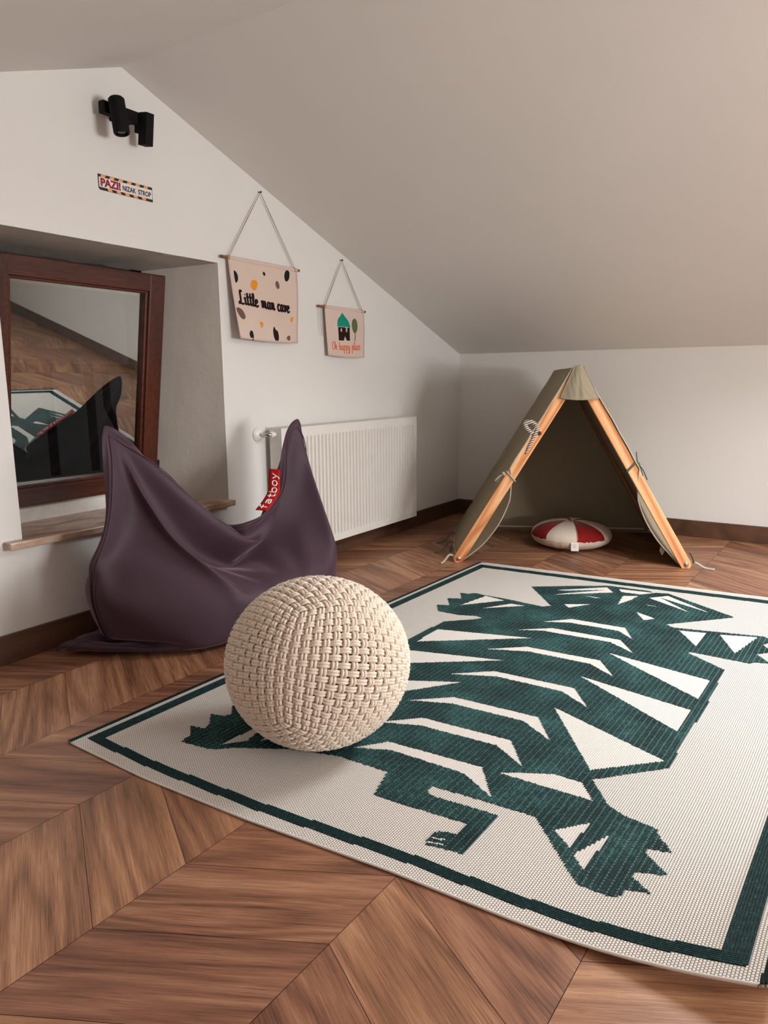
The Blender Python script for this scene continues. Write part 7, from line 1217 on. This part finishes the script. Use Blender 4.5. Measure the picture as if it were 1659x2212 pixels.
def tail(p, pts, mat, r=.006): 
    mb = MB(); mb.tube(cat([p]+pts, 6), r, 6, flat=.45); mb.build('tie_tape', mat, tent, smooth=True)
tail(T(-.585, .030, .02), [T(-.610, .040, .0), T(-.635, .012, -.02), T(-.650, .006, -.05)], M_tie)
tail(T(-.585, .060, .04), [T(-.600, .075, .05), T(-.606, .04, .06)], M_tiedark)
tail(T(.585, .030, .02), [T(.610, .030, .0), T(.650, .008, -.01), T(.690, .006, -.03)], M_tie)
tail(T(.580, .075, .02), [T(.590, .06, .01), T(.600, .03, 0)], M_tiedark)
for dd in (.28, .52):
    tail(T(-.600, .040, dd), [T(-.625, .050, dd-.02), T(-.655, .012, dd-.05), T(-.70, .006, dd-.10)], M_tiedark, .0045)
# striped roll of tape hanging on the left board
m = NT('striped_tape', .9, srgb(190, 180, 170)); st = m.math('FRACT', m.math('MULTIPLY', m.n('ShaderNodeSeparateXYZ').outputs[0], 1.0))
sx = m.n('ShaderNodeSeparateXYZ'); m.t.links.new(m.coord('Object'), sx.inputs[0]); q = m.math('FRACT', m.math('MULTIPLY', m.math('ADD', sx.outputs[2], m.math('MULTIPLY', sx.outputs[1], .4)), 95.0))
m.base(m.mix(m.math('GREATER_THAN', q, .45), srgb(66, 60, 56), srgb(206, 196, 184))); M_stripe = m.m
kn = T(-.205, .685, .0)
mb = MB(); mb.tube(cat([kn+Vector((0, 0, -.02)), kn+Ev*-.030+Vector((0, 0, .010)), kn+Ev*-.035+Vector((0, 0, .034)), kn+Ev*.0+Vector((0, 0, .036)), kn+Ev*.022+Vector((0, 0, .010)), kn+Ev*.006+Vector((0, 0, -.035)), kn+Ev*-.016+Vector((0, 0, -.085)), kn+Ev*-.030+Vector((0, 0, -.12))], 6), [.011]*8+[.012]*10+[.010]*12+[.008]*8+[.005]*5, 10)
mb.build('strap_roll', M_stripe, tent, smooth=True)
# care label at the foot of the right panel, inside
P0 = pr_(.10, .945); P1 = pr_(.16, .945)
mb = MB(); c = T(.468, .070, .085); mb.prism([(-.020, 0), (0, -.026), (.020, 0), (.014, .020), (0, .012), (-.014, .020)], 0, .002, lambda a, b, h: c+Bv*(a*.6)+Ev*(a*.8)+Vector((0, 0, b))+Ev*(-h)); mb.build('care_label', M_paper, tent)

# ------------------------------------------------------------------ round cushion
cc = Vector((-.610, -1.035, 0)); cr, ch = .222, .150
vd = math.atan2(CAM_LOC[1]-cc.y, CAM_LOC[0]-cc.x)
cu = empty('round_cushion', cc, 'round cushion with dark red and cream wedges lying inside the tent', 'cushion')
bm = bmesh.new(); NS, NRg = 128, 18; ringsv = []
zr = .064
def cpt(k, t):
    ph = vd+2*math.pi*k/NS
    if t >= 0:   # top, t 0 rim .. 1 centre
        r = cr*math.cos(t*math.pi/2)**.9; z = zr+(ch-zr)*math.sin(t*math.pi/2)**.9
        z -= .010*math.exp(-(r/.03)**2)
        wd = (k/NS*8-.5+.29) % 1.0; z -= .0035*math.exp(-(min(wd, 1-wd)/.06)**2)*math.sin(t*math.pi)
        z += .0028*math.sin(k*1.9+math.sin(k*.7)*2)*math.exp(-(t/.22)**2)
    else:
        u = -t; r = cr*math.cos(u*math.pi/2)**.55*(1-.10*u); z = zr*(1-math.sin(u*math.pi/2)**.8)+.001
        r += .0030*math.sin(k*1.9+math.sin(k*.7)*2)*math.exp(-((u-.25)/.25)**2)
    r = max(r, .0005)
    return cc+Vector((math.cos(ph)*r, math.sin(ph)*r, z))
ts = [-1+j/10 for j in range(10)]+[0]+[(j+1)/NRg for j in range(NRg)]
rows = [[bm.verts.new(cpt(k, t)) for k in range(NS)] for t in ts]
for j in range(len(ts)-1):
    for k in range(NS):
        f = bm.faces.new((rows[j][k], rows[j][(k+1) % NS], rows[j+1][(k+1) % NS], rows[j+1][k])); f.smooth = True
        if ts[j] >= 0:
            w = int(math.floor(((k+.5)/NS*8)-.5+.29+8)) % 8
            f.material_index = 1 if w % 2 == 0 else 0
bm.faces.new(rows[0][::-1])
me = bpy.data.meshes.new('cushion_cover'); bm.to_mesh(me); bm.free(); me.materials.append(M_cotton); me.materials.append(M_redcot)
o = bpy.data.objects.new('cushion_cover', me); COL.objects.link(o); attach(o, cu)
mb = MB()
for w in range(8):
    k = (w+.5-.29)/8*NS
    mb.tube([cpt(k, t/20)+Vector((0, 0, .0006)) for t in range(1, 20)], .0012, 4)
mb.tube([cpt(k, 0.0) for k in range(NS)], .0016, 5, closed=True); mb.build('seam', M_cotton, cu, smooth=True)
ph = vd+.10; tc_ = cc+Vector((math.cos(ph), math.sin(ph), 0))*(cr+.002); tgv = Vector((-math.sin(ph), math.cos(ph), 0))
mb = MB(); mb.prism([(-.020, -.040), (.020, -.040), (.020, .004), (-.020, .004)], 0, .0012, lambda a, b, h: tc_+tgv*a+Vector((0, 0, zr-.002+b))-Vector((math.cos(ph), math.sin(ph), 0))*(-h+.0*b-b*-.25)); o = mb.build('sewn_label', M_paper, cu)
mb = MB()
for z_, w_ in ((-.008, .016), (-.016, .012), (-.022, .010)):
    mb.prism([(-w_, z_-.0009), (w_*.4, z_-.0009), (w_*.4, z_+.0009), (-w_, z_+.0009)], .0012, .0015, lambda a, b, h: tc_+tgv*a+Vector((0, 0, zr-.002+b))-Vector((math.cos(ph), math.sin(ph), 0))*(-h-b*-.25))
mb.build('label_print', plain('grey_print', srgb(150, 146, 142), .8), cu)

# ------------------------------------------------------------------ rug
RO = Vector((-3.52, -.683, 0)); ra = math.atan2(-.094, 2.27); RE = Vector((math.cos(ra), math.sin(ra), 0)); RN = Vector((RE.y, -RE.x, 0)); RW = 1.615
def u_near(v):
    ks = [(0, 0), (.3, .004), (.63, .028), (.98, .070), (1.15, .082), (1.36, .098), (1.615, .120)]
    for (a, b), (c, d) in zip(ks, ks[1:]):
        if v <= c: return b+(d-b)*(v-a)/(c-a)
    return ks[-1][1]
def u_far(v): return 2.272+.107*v
def curl(u, v):
    a = max(0, (v-1.18)/.435); b = max(0, min(1, 1-(u-.12)/.75)); return .055*a**2.3*b*b*(3-2*b)
def RUG(u, v, h=0.0): return RO+RE*u+RN*v+Vector((0, 0, h+curl(u, v)))
rug = empty('tiger_rug', RO+RE*1.2+RN*.8, 'cream flatwoven rug with a large dark green tiger and green border line', 'rug')
TH_ = .0060
bm = bmesh.new(); uvl = bm.loops.layers.uv.new('UVMap'); nu, nv_ = 80, 60
def gp(i, j, h):
    v = RW*j/nv_; u = u_near(v)+(u_far(v)-u_near(v))*(i/nu); return RUG(u, v, h), (u, v)
top = [[bm.verts.new(gp(i, j, TH_)[0]) for j in range(nv_+1)] for i in range(nu+1)]
bot = [[bm.verts.new(gp(i, j, .0008)[0]) for j in range(nv_+1)] for i in range(nu+1)]
uvd = {}
for i in range(nu+1):
    for j in range(nv_+1): uvd[top[i][j]] = uvd[bot[i][j]] = gp(i, j, 0)[1]
fs = []
for i in range(nu):
    for j in range(nv_):
        fs.append(bm.faces.new((top[i][j], top[i][j+1], top[i+1][j+1], top[i+1][j]))); fs.append(bm.faces.new((bot[i][j], bot[i+1][j], bot[i+1][j+1], bot[i][j+1])))
for i in range(nu):
    for j in (0, nv_): fs.append(bm.faces.new((top[i][j], top[i+1][j], bot[i+1][j], bot[i][j])))
for j in range(nv_):
    for i in (0, nu): fs.append(bm.faces.new((top[i][j], top[i][j+1], bot[i][j+1], bot[i][j])))
for f in fs:
    for l in f.loops: l[uvl].uv = uvd[l.vert]
bmesh.ops.recalc_face_normals(bm, faces=bm.faces[:])
# raised woven yarns: the tiger, its cream stripes and the border line, one ridge per weft
ROWH = .0052
PRF = ((-.5, 0.0), (-.30, .85), (.30, .85), (.5, 0.0))
def ridge(c0, c1, r, fn, w, h, mat, lay):
    """fn(along, across)->rug (u,v); ridge from c0 to c1 centred on across=r"""
    n = max(1, int((c1-c0)/.03)); prev = None
    for k in range(n+1):
        a = c0+(c1-c0)*k/n; cur = []
        for (q, z) in PRF:
            u, v = fn(a, r+q*w); cur.append((bm.verts.new(RUG(u, v, TH_+z*h)), (a, lay+q*.999+.5)))
        if prev:
            for q in range(3):
                f = bm.faces.new((prev[q][0], cur[q][0], cur[q+1][0], prev[q+1][0])); f.material_index = mat; f.smooth = True
                for l, uvv in zip(f.loops, (prev[q][1], cur[q][1], cur[q+1][1], prev[q+1][1])): l[uvl].uv = uvv
        else:
            f = bm.faces.new([bm.verts.new(c[0].co) for c in cur]); f.material_index = mat
            for l in f.loops: l[uvl].uv = (a, lay+.5)
        prev = cur
    f = bm.faces.new([bm.verts.new(c[0].co) for c in prev][::-1]); f.material_index = mat
    for l in f.loops: l[uvl].uv = (c1, lay+.5)
def spans(poly, v):
    xs = []
    for (u0, v0), (u1, v1) in zip(poly, poly[1:]+poly[:1]):
        if (v0 <= v) != (v1 <= v): xs.append(u0+(v-v0)*(u1-u0)/(v1-v0))
    xs.sort(); return list(zip(xs[0::2], xs[1::2]))
def sub(A, B):
    out = list(A)
    for (b0, b1) in B:
        nx = []
        for (a0, a1) in out:
            if b1 <= a0 or b0 >= a1: nx.append((a0, a1)); continue
            if b0 > a0: nx.append((a0, b0))
            if b1 < a1: nx.append((b1, a1))
        out = nx
    return out
iden = lambda a, b: (a, b)
rr_ = random.Random(3); row = 0; v = .0015
while v < RW:
    jit = lambda: rr_.uniform(-.0022, .0022)
    O_ = spans(TIGER[0], v); Hs = []
    for h in TIGER[1:]: Hs += spans(h, v)
    for (a, b) in sub(O_, Hs):
        a += jit(); b += jit()
        if b-a > .003: ridge(a, b, v, iden, ROWH, .0017, 1, row)
    for (a, b) in Hs:
        for (c, d) in O_:
            lo, hi = max(a, c), min(b, d)
            if hi-lo > .004: ridge(lo, hi, v, iden, ROWH, .0009, 2, row)
    if .026 <= v <= .061 or 1.545 <= v <= 1.584: ridge(u_near(v)+.037, u_far(v)-.046, v, iden, ROWH, .0019, 3, row)
    v += ROWH; row += 1
swap = lambda a, b: (b, a)
for k in range(13):      # near and far border in stepped lengths
    v0, v1 = .030+k*.1205, min(.030+(k+1)*.1205, 1.582)
    near_ = lambda a, b, v0=v0: (b+u_near(a)-(a-v0)*.035, a)
    far_ = lambda a, b, v0=v0: (b+u_far(a)-(a-v0)*.03, a)
    for q in range(6): ridge(v0, v1, .0385+q*.0047, near_, .0050, .0020, 3, 400+q)
    for q in range(9): ridge(v0, v1, -.088+q*.0052, far_, .0053, .0019, 3, 430+q)
me = bpy.data.meshes.new('woven_field'); bm.to_mesh(me); bm.free()
for mt in (M_rugcream, M_green, M_rugflat, M_greenplain): me.materials.append(mt)
o = bpy.data.objects.new('woven_field', me); COL.objects.link(o); attach(o, rug)
# edge bindings and rolled hems
def strip(fn, n, wd, hh):
    mb = MB()
    mb.grid(lambda s, t: fn(s, (t-.5)*wd, hh*math.sin(math.pi*t)), n, 6); return mb
mb = strip(lambda s, q, h: RUG(u_near(0)+(u_far(0)-u_near(0))*s, .001+q, .0030+h), 40, .017, .0075); mb.build('edge_binding', M_binding, rug, smooth=True)
mb = strip(lambda s, q, h: RUG(u_near(RW)+(u_far(RW)-u_near(RW))*s, RW+q, .0030+h), 60, .022, .0075)
mb.grid(lambda s, t: RUG(u_near(RW)-.004+.030*s, RW-.012+.012*t-.004*s, .001+.010*math.sin(math.pi*t)*(1-s*.5)), 6, 6)
mb.build('edge_binding', M_binding, rug, smooth=True)
mb = MB(); mb.tube([RUG(u_near(.008+(RW-.02)*k/80)+.001, .008+(RW-.02)*k/80, .0036) for k in range(81)], .0030, 8); mb.build('rolled_hem', M_rugflat, rug, smooth=True)
mb = MB(); mb.tube([RUG(u_far(.008+(RW-.02)*k/60)-.001, .008+(RW-.02)*k/60, .0042) for k in range(61)], .0038, 8); mb.build('rolled_hem', M_rugflat, rug, smooth=True)
